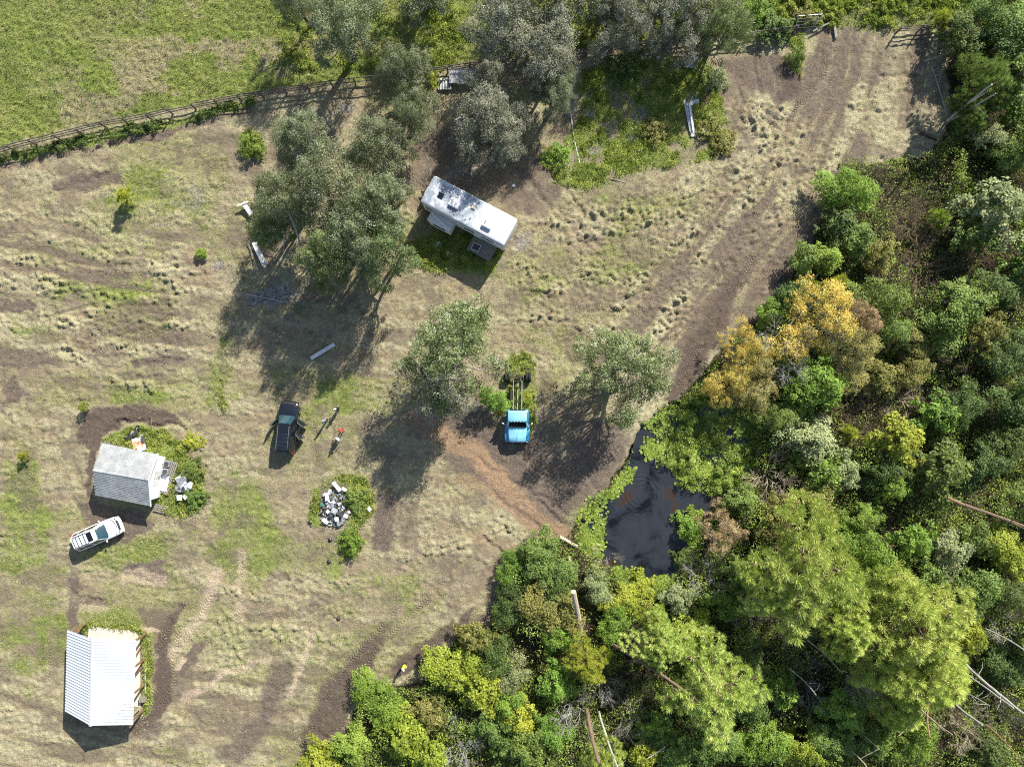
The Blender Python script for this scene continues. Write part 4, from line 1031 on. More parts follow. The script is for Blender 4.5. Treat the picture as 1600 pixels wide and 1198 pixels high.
# ---------------------------------------------------------------- trees and shrubs of the wet wood
V = [
    # autumn trees by the pond
    ('feather', 'autumn_tree', 1292, 492, 3.8, 8.0, 'orange', 'orange and yellow autumn tree, the tallest of the group on the wood edge', 'tree', 'autumn trees by the pond'),
    ('feather', 'autumn_tree', 1345, 548, 2.8, 7.0, 'gold', 'olive gold tree just south-east of the orange autumn tree', 'tree', 'autumn trees by the pond'),
    ('feather', 'autumn_tree', 1350, 490, 2.0, 7.0, 'tan', 'thin rusty tree on the eastern flank of the orange autumn tree', 'tree', 'autumn trees by the pond'),
    ('feather', 'autumn_tree', 1168, 545, 2.6, 6.0, 'orange', 'smaller yellow autumn tree on the field edge above the lily pads', 'tree', 'autumn trees by the pond'),
    ('feather', 'autumn_tree', 1132, 600, 2.3, 5.5, 'orange', 'orange tree overhanging the northern pond bank', 'tree', 'autumn trees by the pond'),
    ('feather', 'autumn_tree', 1190, 590, 2.6, 6.0, 'gold', 'dull gold tree between the two orange trees and the pond', 'tree', 'autumn trees by the pond'),
    ('feather', 'autumn_tree', 1130, 832, 2.4, 4.2, 'tan', 'tan withered round tree on the eastern bank of the pond', 'tree', 'autumn trees by the pond'),
    ('dead', 'bare_tree', 1240, 548, 2.9, 8.2, 'bark_silver', 'leafless grey tree in the middle of the orange trees', 'bare tree', None),
    ('dead', 'bare_tree', 1318, 500, 2.2, 7.4, 'bark_silver', 'bare grey upper branches inside the orange autumn tree', 'bare tree', None),
    # pines
    ('pine', 'pine_tree', 1262, 890, 5.2, 12.0, 'pine', 'largest pine, a broad yellow-green crown east of the pond', 'pine tree', 'pines in the wood'),
    ('pine', 'pine_tree', 1205, 925, 2.6, 9.5, 'pine', 'small pine joined to the western side of the largest pine', 'pine tree', 'pines in the wood'),
    ('pine', 'pine_tree', 1112, 1078, 4.4, 9.0, 'pine', 'pine whose leaning bare trunk runs up from the fallen logs', 'pine tree', 'pines in the wood'),
    ('pine', 'pine_tree', 1040, 1010, 2.6, 8.0, 'pine', 'smaller pine between the leaning trunk and the pond', 'pine tree', 'pines in the wood'),
    ('pine', 'pine_tree', 1440, 985, 4.3, 12.0, 'pine', 'pine beside the dead leaning trunks, north half of their crown', 'pine tree', 'pines in the wood'),
    ('pine', 'pine_tree', 1462, 1055, 3.4, 11.0, 'pine', 'pine right above the fan of dead leaning trunks', 'pine tree', 'pines in the wood'),
    ('pine', 'pine_tree', 1385, 1045, 3.2, 10.0, 'pine', 'pine with dead grey twigs in its crown between the two big pines', 'pine tree', 'pines in the wood'),
    ('pine', 'pine_tree', 1330, 985, 2.6, 10.0, 'pine', 'thin pine on the south-eastern side of the largest pine', 'pine tree', 'pines in the wood'),
    ('pine', 'pine_tree', 1395, 920, 2.4, 8.0, 'pine', 'bright pine top just east of the largest pine', 'pine tree', 'pines in the wood'),
    ('pine', 'pine_tree', 1410, 1110, 2.1, 8.0, 'pine', 'small ragged pine beside the upright reddish dead stem', 'pine tree', 'pines in the wood'),
    ('pine', 'pine_tree', 1548, 122, 2.5, 6.0, 'bay', 'bright green pine with two pale trunks at the upper end of the wood', 'pine tree', 'pines in the wood'),
    ('pine', 'pine_tree', 1516, 172, 1.8, 4.6, 'bay', 'lower green pine under the two-trunked pine', 'pine tree', 'pines in the wood'),
    ('pine', 'pine_tree', 1022, 975, 1.5, 4.0, 'lime', 'yellow-green pine top beside the rusty shrub', 'pine tree', 'pines in the wood'),
    ('pine', 'pine_tree', 918, 1040, 2.0, 5.5, 'lime', 'pale pine top hiding the lower end of the standing log', 'pine tree', 'pines in the wood'),
    ('pine', 'pine_tree', 945, 1200, 2.2, 6.0, 'pine', 'pine top on the lower photo edge beneath the twin stems', 'pine tree', 'pines in the wood'),
    ('sapling', 'young_pine', 1538, 66, 1.1, 3.5, 'bright', 'young pine in front of the dark hedge at the upper end of the wood', 'pine tree', 'young pines'),
    ('sapling', 'young_pine', 1512, 100, 0.9, 3.0, 'bright', 'young pine next to the pale straw-coloured log', 'pine tree', 'young pines'),
    ('sapling', 'young_pine', 1272, 445, 0.8, 3.0, 'lime', 'yellow-green young pine in the dark gap above the orange tree', 'pine tree', 'young pines'),
    ('sapling', 'young_pine', 1474, 338, 1.0, 3.2, 'bright', 'young pine standing in the brown twiggy clearing', 'pine tree', 'young pines'),
    ('sapling', 'young_pine', 1332, 676, 0.8, 2.6, 'lime', 'yellow-green young pine in the brown clearing north-east of the pond', 'pine tree', 'young pines'),
    ('sapling', 'young_pine', 1315, 440, 0.9, 3.4, 'lime', 'bright tuft of young pine beside the black hollow above the orange tree', 'pine tree', 'young pines'),
    ('sapling', 'young_pine', 1590, 178, 1.1, 3.6, 'bright', 'young pine on the eastern photo edge below the two-trunked pine', 'pine tree', 'young pines'),
    ('sapling', 'young_pine', 1478, 24, 0.9, 2.6, 'lime', 'yellow-green young pine in the weeds beyond the short fence', 'pine tree', 'young pines'),
    # wood edge above the orange tree
    ('bay', 'broadleaf_tree', 1342, 286, 2.3, 4.6, 'bright', 'big bright green shrub on the corner where the field meets the wood', 'tree', None),
    ('bay', 'broadleaf_tree', 1318, 348, 2.0, 4.0, 'dark', 'dark green shrub just below the bright corner shrub', 'tree', None),
    ('bay', 'broadleaf_tree', 1352, 372, 2.1, 4.6, 'bay', 'mid green shrub beside the brown twiggy clearing', 'tree', None),
    ('bay', 'broadleaf_tree', 1388, 398, 1.9, 4.6, 'olive', 'yellowish green shrub at the western end of the brown clearing', 'tree', None),
    ('bay', 'broadleaf_tree', 1272, 408, 2.0, 4.0, 'bay', 'leafy shrub on the field edge next to the short white stick', 'tree', None),
    ('bay', 'broadleaf_tree', 1300, 395, 1.8, 4.2, 'bright', 'shrub behind the white leaning pole on the field edge', 'tree', None),
    ('bay', 'broadleaf_tree', 1242, 455, 1.8, 3.6, 'dark', 'dark shrub on the field edge right above the orange tree', 'tree', None),
    ('bay', 'broadleaf_tree', 1390, 458, 2.4, 6.0, 'bay', 'tall slender green tree north-east of the orange tree', 'tree', None),
    ('bay', 'broadleaf_tree', 1405, 520, 2.0, 5.0, 'bay', 'green tree touching the orange tree on its east side', 'tree', None),
    ('bay', 'broadleaf_tree', 1212, 492, 1.6, 3.2, 'bright', 'small bright bush on the field edge at the foot of the orange tree', 'tree', None),
    ('bay', 'broadleaf_tree', 1302, 596, 2.6, 6.0, 'bright', 'bright green tree in front of the orange and the gold trees', 'tree', None),
    ('bay', 'broadleaf_tree', 1255, 605, 2.1, 5.0, 'bright', 'lower bright green bush between the bare grey tree and the pond', 'tree', None),
    ('bay', 'broadleaf_tree', 1425, 525, 1.9, 4.0, 'olive', 'olive shrub in the thicket east of the gold tree', 'tree', None),
    ('bay', 'broadleaf_tree', 1440, 580, 2.0, 4.2, 'olive', 'olive shrub on the upper rim of the brown clearing north-east of the pond', 'tree', None),
    ('bay', 'broadleaf_tree', 1380, 590, 1.9, 4.0, 'olive', 'scrubby olive bush right below the gold tree', 'tree', None),
    # upper east
    ('bay', 'broadleaf_tree', 1572, 322, 3.2, 7.0, 'pale', 'pale grey-green tree high on the eastern edge of the photo', 'tree', None),
    ('bay', 'broadleaf_tree', 1540, 352, 2.2, 5.0, 'bay', 'green tree below the pale grey-green tree', 'tree', None),
    ('bay', 'broadleaf_tree', 1560, 212, 1.9, 4.0, 'pale', 'blue-green shrub above the fan-leaved shrub', 'tree', None),
    ('bay', 'broadleaf_tree', 1590, 235, 1.8, 3.6, 'bay', 'fan-leaved green shrub on the eastern photo edge', 'tree', None),
    ('bay', 'broadleaf_tree', 1508, 482, 3.4, 7.0, 'bay', 'big leafy green tree standing alone south of the brown twiggy clearing', 'tree', None),
    ('bay', 'broadleaf_tree', 1552, 520, 2.4, 5.6, 'olive', 'yellowish shoulder tree on the south-east of the big leafy tree', 'tree', None),
    ('bay', 'broadleaf_tree', 1570, 455, 2.6, 5.0, 'dark', 'dark green tree right of the big leafy tree', 'tree', None),
    ('bay', 'broadleaf_tree', 1590, 560, 2.4, 5.0, 'dark', 'dark tree at the eastern edge under the yellowish shoulder tree', 'tree', None),
    ('bay', 'broadleaf_tree', 1575, 60, 2.8, 6.0, 'dark', 'very dark tree in the upper corner of the wood', 'tree', None),
    ('bay', 'broadleaf_tree', 1510, 48, 2.2, 5.0, 'dark', 'dark hedge-like tree at the end of the short fence', 'tree', None),
    ('bay', 'broadleaf_tree', 1560, 15, 2.6, 6.0, 'bay', 'green tree in the uppermost corner of the wood', 'tree', None),
    ('bay', 'broadleaf_tree', 1600, 120, 3.0, 6.5, 'bay', 'green tree partly cut by the photo edge behind the two-trunked pine', 'tree', None),
    # middle east
    ('bay', 'broadleaf_tree', 1415, 692, 2.6, 5.4, 'lime', 'round bright yellow-green tree by the brown clearing', 'tree', None),
    ('bay', 'broadleaf_tree', 1478, 648, 2.2, 5.0, 'bright', 'spreading light green tree at the eastern rim of the brown clearing', 'tree', None),
    ('bay', 'broadleaf_tree', 1275, 680, 2.7, 5.0, 'pale', 'pale silvery green tree north-east of the lily pads', 'tree', None),
    ('bay', 'broadleaf_tree', 1228, 655, 2.1, 4.2, 'bay', 'green tree at the eastern end of the lily pads', 'tree', None),
    ('bay', 'broadleaf_tree', 1290, 738, 2.3, 4.6, 'bright', 'bright green tree under the pale silvery tree', 'tree', None),
    ('bay', 'broadleaf_tree', 1328, 742, 1.9, 4.0, 'pale', 'pale brownish bush beside the bright tree of the mid wood', 'tree', None),
    ('bay', 'broadleaf_tree', 1278, 785, 2.2, 4.6, 'olive', 'olive tree just north of the largest pine', 'tree', None),
    ('bay', 'broadleaf_tree', 1222, 800, 2.1, 4.2, 'olive', 'dark olive bush north-west of the largest pine', 'tree', None),
    ('bay', 'broadleaf_tree', 1352, 812, 1.9, 4.4, 'bright', 'light green round bush east of the olive tree', 'tree', None),
    ('bay', 'broadleaf_tree', 1402, 765, 1.7, 4.0, 'bright', 'small bright bush below the round yellow-green tree', 'tree', None),
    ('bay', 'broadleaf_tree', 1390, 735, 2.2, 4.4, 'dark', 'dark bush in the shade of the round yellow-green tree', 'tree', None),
    ('bay', 'broadleaf_tree', 1482, 738, 2.9, 6.0, 'bay', 'mid green tree north of the fallen brown trunk', 'tree', None),
    ('bay', 'broadleaf_tree', 1545, 725, 2.5, 5.6, 'dark', 'dark green tree with one lit side north of the fallen brown trunk', 'tree', None),
    ('bay', 'broadleaf_tree', 1585, 690, 2.4, 5.0, 'dark', 'dark tree at the eastern edge above the fallen brown trunk', 'tree', None),
    ('bay', 'broadleaf_tree', 1520, 640, 2.4, 5.0, 'dark', 'dark tree south of the big leafy tree', 'tree', None),
    ('bay', 'broadleaf_tree', 1372, 860, 2.3, 5.2, 'bright', 'light green tree with reddish top leaves east of the largest pine', 'tree', None),
    ('bay', 'broadleaf_tree', 1438, 850, 2.2, 5.2, 'bright', 'feathery green tree next to the one with reddish top leaves', 'tree', None),
    ('bay', 'broadleaf_tree', 1488, 868, 2.3, 5.2, 'pale', 'pale green tree south of the fallen brown trunk', 'tree', None),
    ('bay', 'broadleaf_tree', 1535, 852, 1.9, 4.6, 'bay', 'green bush between the pale tree and the yellowish one', 'tree', None),
    ('bay', 'broadleaf_tree', 1582, 868, 2.2, 4.8, 'lime', 'yellowish green tree at the edge below the fallen brown trunk', 'tree', None),
    ('bay', 'broadleaf_tree', 1465, 915, 2.2, 6.0, 'bay', 'green tree just north of the dead leaning trunks', 'tree', None),
    ('bay', 'broadleaf_tree', 1535, 925, 2.5, 6.0, 'bay', 'round green tree north-east of the dead leaning trunks', 'tree', None),
    ('bay', 'broadleaf_tree', 1585, 935, 2.0, 5.0, 'dark', 'dark bush at the edge beside the round green tree', 'tree', None),
    ('bay', 'broadleaf_tree', 1525, 1000, 1.8, 4.6, 'lime', 'yellow-green bush beside the longest dead leaning trunk', 'tree', None),
    ('bay', 'broadleaf_tree', 1575, 1050, 2.0, 4.0, 'dark', 'dark bush east of the dead leaning trunks', 'tree', None),
    # pond bank
    ('bay', 'broadleaf_tree', 1082, 832, 1.5, 3.0, 'bright', 'bright bush leaning over the water beside the tan withered tree', 'tree', None),
    ('bay', 'broadleaf_tree', 1070, 880, 1.3, 2.4, 'bay', 'small bank bush at the south-eastern end of the open water', 'tree', None),
    ('bay', 'broadleaf_tree', 1165, 780, 1.7, 3.4, 'bay', 'bank bush at the south-eastern end of the lily pads', 'tree', None),
    ('bay', 'broadleaf_tree', 1160, 905, 1.9, 4.2, 'bay', 'green bush between the tan withered tree and the small pine', 'tree', None),
    ('bay', 'broadleaf_tree', 1140, 950, 1.8, 4.2, 'bright', 'bright bush south of the bare grey shrub by the pond', 'tree', None),
    ('bay', 'broadleaf_tree', 1060, 945, 1.7, 3.6, 'pale', 'light bush with a pale bent stem south of the pond', 'tree', None),
    ('bay', 'broadleaf_tree', 1090, 985, 2.0, 4.4, 'lime', 'yellow-green bush between the smaller pine and the bare shrubs', 'tree', None),
    ('dead', 'bare_shrub', 1112, 912, 2.0, 3.0, 'bark_silver', 'bare silvery shrub on the bank south of the tan withered tree', 'shrub', None),
    ('dead', 'bare_shrub', 1092, 885, 1.5, 2.4, 'bark_grey', 'small bare brown shrub at the edge of the open water', 'shrub', None),
    ('dead', 'bare_shrub', 1172, 955, 2.0, 3.6, 'bark_silver', 'bare grey shrub touching the largest pine', 'shrub', None),
    ('dead', 'bare_shrub', 1214, 748, 2.1, 3.6, 'bark_pale', 'pale bare brush among the green trees east of the lily pads', 'shrub', None),
    ('dead', 'bare_shrub', 946, 882, 1.5, 2.6, 'bark_pale', 'pale bare shrub at the south-western end of the open water', 'shrub', None),
    ('dead', 'bare_shrub', 718, 1172, 2.3, 3.4, 'bark_silver', 'white bare bush on the lower photo edge', 'shrub', None),
    ('dead', 'bare_shrub', 900, 1120, 2.2, 4.0, 'bark_silver', 'bare grey tree beside the thick leaning stem', 'shrub', None),
    ('dead', 'bare_shrub', 985, 1130, 2.5, 4.2, 'bark_grey', 'wide bare grey thicket south of the leaning pine', 'shrub', None),
    ('dead', 'bare_shrub', 948, 1082, 1.4, 4.0, 'bark_silver', 'small bare grey crown hanging over the dark gap', 'shrub', None),
    ('dead', 'bare_shrub', 1262, 1030, 1.8, 3.0, 'bark_grey', 'bare brush south of the largest pine', 'shrub', None),
    ('dead', 'bare_shrub', 1275, 1095, 1.3, 3.0, 'bark_silver', 'pale tangle at the lower end of the thin dead stem', 'shrub', None),
    ('dead', 'bare_shrub', 1362, 1085, 2.0, 6.5, 'bark_silver', 'bare hanging grey twigs under the pine with dead twigs', 'shrub', None),
    ('dead', 'bare_shrub', 1400, 1038, 1.6, 8.6, 'bark_silver', 'bare grey limbs showing in the pine crown', 'shrub', None),
    ('dead', 'bare_shrub', 1512, 1150, 2.0, 4.0, 'bark_pale', 'straw-coloured dry bush at the lower end of the dead leaning trunks', 'shrub', None),
    ('dead', 'bare_shrub', 1580, 1120, 2.0, 4.0, 'bark_grey', 'grey dry thicket at the eastern edge below the longest dead trunk', 'shrub', None),
    ('dead', 'bare_shrub', 1585, 990, 1.8, 3.4, 'bark_silver', 'bare twigs at the end of the thin white trunk', 'shrub', None),
    ('dead', 'bare_shrub', 1435, 352, 2.6, 1.8, 'bark_brown', 'brown leafless scrub in the upper part of the twiggy clearing', 'shrub', None),
    ('dead', 'bare_shrub', 1450, 420, 2.6, 1.8, 'bark_brown', 'brown leafless scrub in the lower part of the twiggy clearing', 'shrub', None),
    ('dead', 'bare_shrub', 1535, 405, 2.4, 2.0, 'bark_brown', 'brown leafless scrub east of the twiggy clearing', 'shrub', None),
    ('dead', 'bare_shrub', 1350, 630, 2.4, 1.6, 'bark_brown', 'brown leafless scrub in the clearing north-east of the pond', 'shrub', None),
    ('dead', 'bare_shrub', 1410, 618, 2.2, 1.6, 'bark_pale', 'straw-coloured dry grass tussock in the clearing north-east of the pond', 'shrub', None),
    ('feather', 'autumn_shrub', 998, 998, 1.6, 3.6, 'tan', 'rusty shrub beside the leaning bare trunk', 'shrub', None),
    # lower wood
    ('bay', 'broadleaf_tree', 838, 878, 2.6, 4.4, 'bay', 'dense dark green shrub on the corner by the two cut logs', 'tree', None),
    ('bay', 'broadleaf_tree', 868, 905, 2.2, 4.2, 'bay', 'green shrub behind the cut logs', 'tree', None),
    ('bay', 'broadleaf_tree', 800, 895, 1.5, 2.8, 'bright', 'small bright shrub on the field side of the dense dark shrub', 'tree', None),
    ('bay', 'broadleaf_tree', 848, 962, 2.6, 4.8, 'olive', 'light olive-green tree west of the standing log', 'tree', None),
    ('bay', 'broadleaf_tree', 800, 955, 1.9, 3.4, 'dark', 'dark green shrub on the field edge west of the light olive tree', 'tree', None),
    ('bay', 'broadleaf_tree', 872, 1008, 1.7, 3.8, 'bright', 'bright leafy bush at the lower end of the standing log', 'tree', None),
    ('bay', 'broadleaf_tree', 932, 925, 1.7, 3.6, 'pale', 'pale green bush east of the standing log', 'tree', None),
    ('bay', 'broadleaf_tree', 972, 945, 2.5, 2.8, 'lime', 'bright yellow-green bush on the southern pond bank', 'tree', None),
    ('bay', 'broadleaf_tree', 1002, 928, 1.8, 2.2, 'lime', 'yellow-green bank plant touching the southern end of the water', 'tree', None),
    ('bay', 'broadleaf_tree', 965, 985, 1.8, 3.6, 'bright', 'bright bush above the lower end of the leaning bare trunk', 'tree', None),
    ('bay', 'broadleaf_tree', 742, 1000, 2.2, 3.6, 'olive', 'olive bush on the field edge with dark earth beside it', 'tree', None),
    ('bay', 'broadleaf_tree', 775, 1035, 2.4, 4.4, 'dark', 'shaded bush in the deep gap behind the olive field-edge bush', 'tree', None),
    ('bay', 'broadleaf_tree', 698, 1055, 2.7, 4.0, 'lime', 'yellow-green shrub behind the person in yellow', 'tree', None),
    ('bay', 'broadleaf_tree', 752, 1082, 2.6, 4.4, 'lime', 'large yellow-green shrub deeper in behind the person in yellow', 'tree', None),
    ('bay', 'broadleaf_tree', 800, 1068, 2.0, 4.4, 'pale', 'greyish green shrub east of the yellow-green shrubs', 'tree', None),
    ('bay', 'broadleaf_tree', 790, 1112, 1.8, 4.4, 'bright', 'bright small tree at the eastern end of the yellow-green shrubs', 'tree', None),
    ('bay', 'broadleaf_tree', 598, 1100, 2.5, 3.2, 'bright', 'tall grassy green clump on the field edge', 'tree', None),
    ('bay', 'broadleaf_tree', 630, 1155, 2.6, 3.8, 'lime', 'yellow-green shrub near the lower edge with rusty twigs', 'tree', None),
    ('bay', 'broadleaf_tree', 668, 1120, 1.9, 3.4, 'olive', 'olive shrub with reddish twigs in the lower thicket', 'tree', None),
    ('bay', 'broadleaf_tree', 545, 1165, 2.0, 3.2, 'bright', 'bright shrub where the dark track leaves the photo', 'tree', None),
    ('bay', 'broadleaf_tree', 500, 1195, 2.2, 3.0, 'lime', 'lowest yellow-green shrub on the field edge', 'tree', None),
    ('bay', 'broadleaf_tree', 672, 1185, 2.0, 3.8, 'lime', 'yellow-green shrub west of the white bare bush', 'tree', None),
    ('bay', 'broadleaf_tree', 770, 1150, 2.4, 4.2, 'bay', 'green tree east of the white bare bush', 'tree', None),
    ('bay', 'broadleaf_tree', 820, 1185, 2.4, 4.6, 'bay', 'green tree on the lower photo edge left of the thick leaning stem', 'tree', None),
    ('bay', 'broadleaf_tree', 862, 1160, 1.9, 4.6, 'bright', 'leafy light green tree top beside the thick leaning stem', 'tree', None),
    ('bay', 'broadleaf_tree', 815, 1130, 1.9, 4.4, 'lime', 'yellow-green tree top in the middle of the lower thicket', 'tree', None),
    ('bay', 'broadleaf_tree', 875, 1075, 1.9, 4.4, 'bright', 'green bush west of the bare grey tree', 'tree', None),
    ('bay', 'broadleaf_tree', 1020, 1140, 1.7, 4.2, 'bright', 'leafy bush in the wide bare thicket', 'tree', None),
    ('bay', 'broadleaf_tree', 1010, 1185, 1.8, 4.0, 'lime', 'yellow-green bush on the lower edge beneath the leaning pine', 'tree', None),
    ('bay', 'broadleaf_tree', 1060, 1180, 2.2, 4.4, 'bay', 'green bush on the lower edge south of the leaning pine', 'tree', None),
    ('bay', 'broadleaf_tree', 1125, 1165, 2.3, 4.4, 'bay', 'green tree south-east of the leaning pine', 'tree', None),
    ('bay', 'broadleaf_tree', 1180, 1100, 2.2, 4.6, 'bay', 'green tree between the leaning pine and the bare brush', 'tree', None),
    ('bay', 'broadleaf_tree', 1175, 1040, 2.0, 4.6, 'dark', 'dark tree under the western side of the largest pine', 'tree', None),
    ('bay', 'broadleaf_tree', 1225, 1085, 2.0, 4.4, 'bright', 'bright green tree west of the thin dead stem', 'tree', None),
    ('bay', 'broadleaf_tree', 1205, 1165, 2.4, 4.6, 'bright', 'bright green tree on the lower photo edge, westernmost of the lower row', 'tree', None),
    ('bay', 'broadleaf_tree', 1262, 1175, 2.2, 4.6, 'lime', 'yellow-green tree on the lower photo edge by the pale tangle', 'tree', None),
    ('bay', 'broadleaf_tree', 1325, 1125, 2.4, 5.2, 'bright', 'big leafed bright tree below the hanging grey twigs', 'tree', None),
    ('bay', 'broadleaf_tree', 1300, 1170, 1.9, 4.6, 'bay', 'green tree under the big leafed bright tree', 'tree', None),
    ('bay', 'broadleaf_tree', 1385, 1165, 2.2, 4.6, 'bay', 'green tree next to the crossed pale sticks', 'tree', None),
    ('bay', 'broadleaf_tree', 1448, 1168, 2.4, 4.8, 'bright', 'bright tree at the foot of the upright reddish dead stem', 'tree', None),
    ('bay', 'broadleaf_tree', 1555, 1185, 2.2, 4.0, 'dark', 'dark bush in the lowest corner of the wood', 'tree', None),
    # field
    ('bush', 'bush', 391, 222, 1.45, 1.9, 'bright', 'single bright green bush near the fence west of the oaks', 'bush', None),
    ('bush', 'bush', 545, 852, 1.5, 1.6, 'bright', 'green bush at the lower tip of the rubbish heap', 'bush', None),
    ('bush', 'bush', 552, 780, 1.35, 1.2, 'bay', 'dense dark green bush in the middle of the rubbish heap', 'bush', None),
    ('bush', 'bush', 302, 735, 1.4, 1.2, 'bay', 'dark green bush on the eastern side of the shed weeds', 'bush', None),
    ('bush', 'bush', 296, 690, 1.2, 1.0, 'lime', 'light bush in the weeds above the shed', 'bush', None),
    ('bush', 'bush', 305, 780, 1.3, 1.1, 'bay', 'bush at the lower end of the shed weeds', 'bush', None),
    ('bush', 'bush', 1215, 42, 1.9, 2.0, 'dark', 'dark bush hiding the fence beside the grey gate', 'bush', None),
    ('bush', 'bush', 1185, 12, 1.7, 2.0, 'bright', 'bright bush beyond the fence above the bare earth', 'bush', None),
    ('bush', 'bush', 1246, 85, 1.1, 1.8, 'bay', 'narrow dark bush hanging down from the fence beside the gate', 'bush', None),
    ('bush', 'bush', 1262, 20, 1.5, 1.6, 'olive', 'olive weeds behind the grey gate', 'bush', None),
    ('bush', 'bush', 1120, 120, 1.3, 1.4, 'pale', 'greyish bush beside the small corrugated sheet', 'bush', None),
    ('bush', 'bush', 935, 118, 1.2, 1.5, 'lime', 'yellow-green bush below the fence at the yard corner', 'bush', None),
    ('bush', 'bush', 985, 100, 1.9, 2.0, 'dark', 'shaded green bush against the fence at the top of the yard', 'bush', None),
    ('bush', 'bush', 875, 240, 1.6, 1.5, 'bright', 'bright weed clump between the trailer furrows and the yard pole', 'bush', None),
    ('bush', 'bush', 675, 117, 0.9, 1.4, 'lime', 'bright little bush against the fence by the roofing sheets', 'bush', None),
    ('bush', 'bush', 1110, 195, 1.5, 1.3, 'olive', 'yellowish bush beside the stacked metal sheets', 'bush', None),
    ('bush', 'bush', 1135, 222, 1.4, 1.1, 'olive', 'yellowish weeds at the lower corner of the yard', 'bush', None),
    ('bush', 'bush', 1022, 205, 1.4, 1.2, 'olive', 'olive bush in the middle of the yard', 'bush', None),
    ('bush', 'bush', 826, 622, 0.8, 1.1, 'lime', 'light weeds growing through the truck frame behind the cab', 'bush', None),
    ('bush', 'bush', 786, 640, 0.7, 0.9, 'lime', 'small weed clump beside the truck mirror', 'bush', None),
    ('sapling', 'sapling', 32, 712, 0.55, 1.7, 'lime', 'lone sapling with a thin shadow in the western field', 'sapling', None),
    ('sapling', 'sapling', 126, 636, 0.5, 1.7, 'lime', 'lone sapling with a long thin shadow above the shed', 'sapling', None),
    ('sapling', 'sapling', 190, 303, 0.8, 2.9, 'lime', 'taller lone sapling in the north-western field', 'sapling', None),
    ('sapling', 'sapling', 312, 395, 0.6, 1.0, 'bright', 'little green seedling on orange earth west of the oaks', 'sapling', None),
]
for k, nm, px, py, r, h, mat, lab, cat, grp in V:
    plant(k, nm, px, py, r, h, mat, lab, cat, grp, 'bark_grey' if k != 'pine' else 'bark_brown')
# trees just outside the picture whose shade falls into it
for k, nm, px, py, r, h, mat, lab in (
        ('oak', 'oak_tree', 1000, -60, 4.5, 9.0, 'moss', 'grey oak beyond the upper edge north of the yard'), ('oak', 'oak_tree', 1110, -50, 4.0, 8.5, 'oak', 'oak beyond the upper edge north of the bare earth'),
        ('oak', 'oak_tree', 880, -60, 4.2, 9.0, 'moss', 'grey oak beyond the upper edge north of the large fence oak'), ('bay', 'broadleaf_tree', 1630, 40, 3.2, 7.0, 'bay', 'tree outside the upper eastern corner'),
        ('bay', 'broadleaf_tree', 1640, 200, 3.0, 6.0, 'bay', 'tree outside the eastern edge beside the fan-leaved shrub'), ('bay', 'broadleaf_tree', 1640, 400, 3.0, 6.0, 'bay', 'tree outside the eastern edge beside the pale tree'),
        ('bay', 'broadleaf_tree', 1640, 620, 3.0, 6.5, 'dark', 'tree outside the eastern edge beside the dark trees'), ('bay', 'broadleaf_tree', 1640, 800, 3.0, 6.0, 'bay', 'tree outside the eastern edge by the fallen brown trunk'),
        ('bay', 'broadleaf_tree', 1640, 1000, 3.0, 6.0, 'bay', 'tree outside the eastern edge by the dead leaning trunks')):
    plant(k, nm, px, py, r, h, mat, lab, 'oak tree' if k == 'oak' else 'tree', 'trees just outside the picture')


# ================================================================ GRASS, WEEDS, UNDERGROWTH, LILY PADS (uncountable)
def sow(n, box, dens, g):
    """n random places inside a pixel box, thinned by a density (0..1)"""
    x0, y0, x1, y1 = box
    k = 0; X, Y = [], []
    for it in range(40):
        px = g.uniform(x0, x1, n); py = g.uniform(y0, y1, n)
        x = (px - 800) / PPM; y = (599 - py) / PPM
        keep = g.random(n) < dens(x, y)
        X.append(x[keep]); Y.append(y[keep]); k += keep.sum()
        if k >= n: break
    return np.concatenate(X)[:n], np.concatenate(Y)[:n]


def blades(name, n, box, dens, ln, wd, lean, mat, label, seed, tn=None):
    g = np.random.default_rng(seed)
    x, y = sow(n, box, dens, g)
    n = len(x)
    z = gzv(x, y)
    a = g.uniform(0, 6.28, n) + 2.0 * fbm(x / 3, y / 3, 5, 2)
    L = ln * g.uniform(0.5, 1.4, n); le = lean * g.uniform(0.5, 1.3, n)
    d = np.stack([np.cos(a) * np.sin(le), np.sin(a) * np.sin(le), np.cos(le)], -1)
    sd = np.stack([-np.sin(a), np.cos(a), np.zeros(n)], -1) * (wd * g.uniform(0.6, 1.3, n))[:, None] / 2
    b = np.stack([x, y, z - 0.02], -1)
    V_ = np.stack([b - sd, b + sd, b + d * L[:, None]], 1).reshape(-1, 3)
    t = np.clip(0.55 * fbm(x / 1.3, y / 1.3, 3, 3) + 0.7 * (fbm(x / 4.5, y / 3.2, 9, 4) - 0.5) + 0.5 * g.random(n) - 0.02, 0, 1)
    if tn is not None: t = np.clip(t + tn(x, y), 0, 1)
    o = mesh_obj(name, np_mesh(name, V_, np.arange(3 * n).reshape(-1, 3), {'tint': np.repeat(t, 3)}), mat)
    return tag(o, label, None, None, 'stuff')


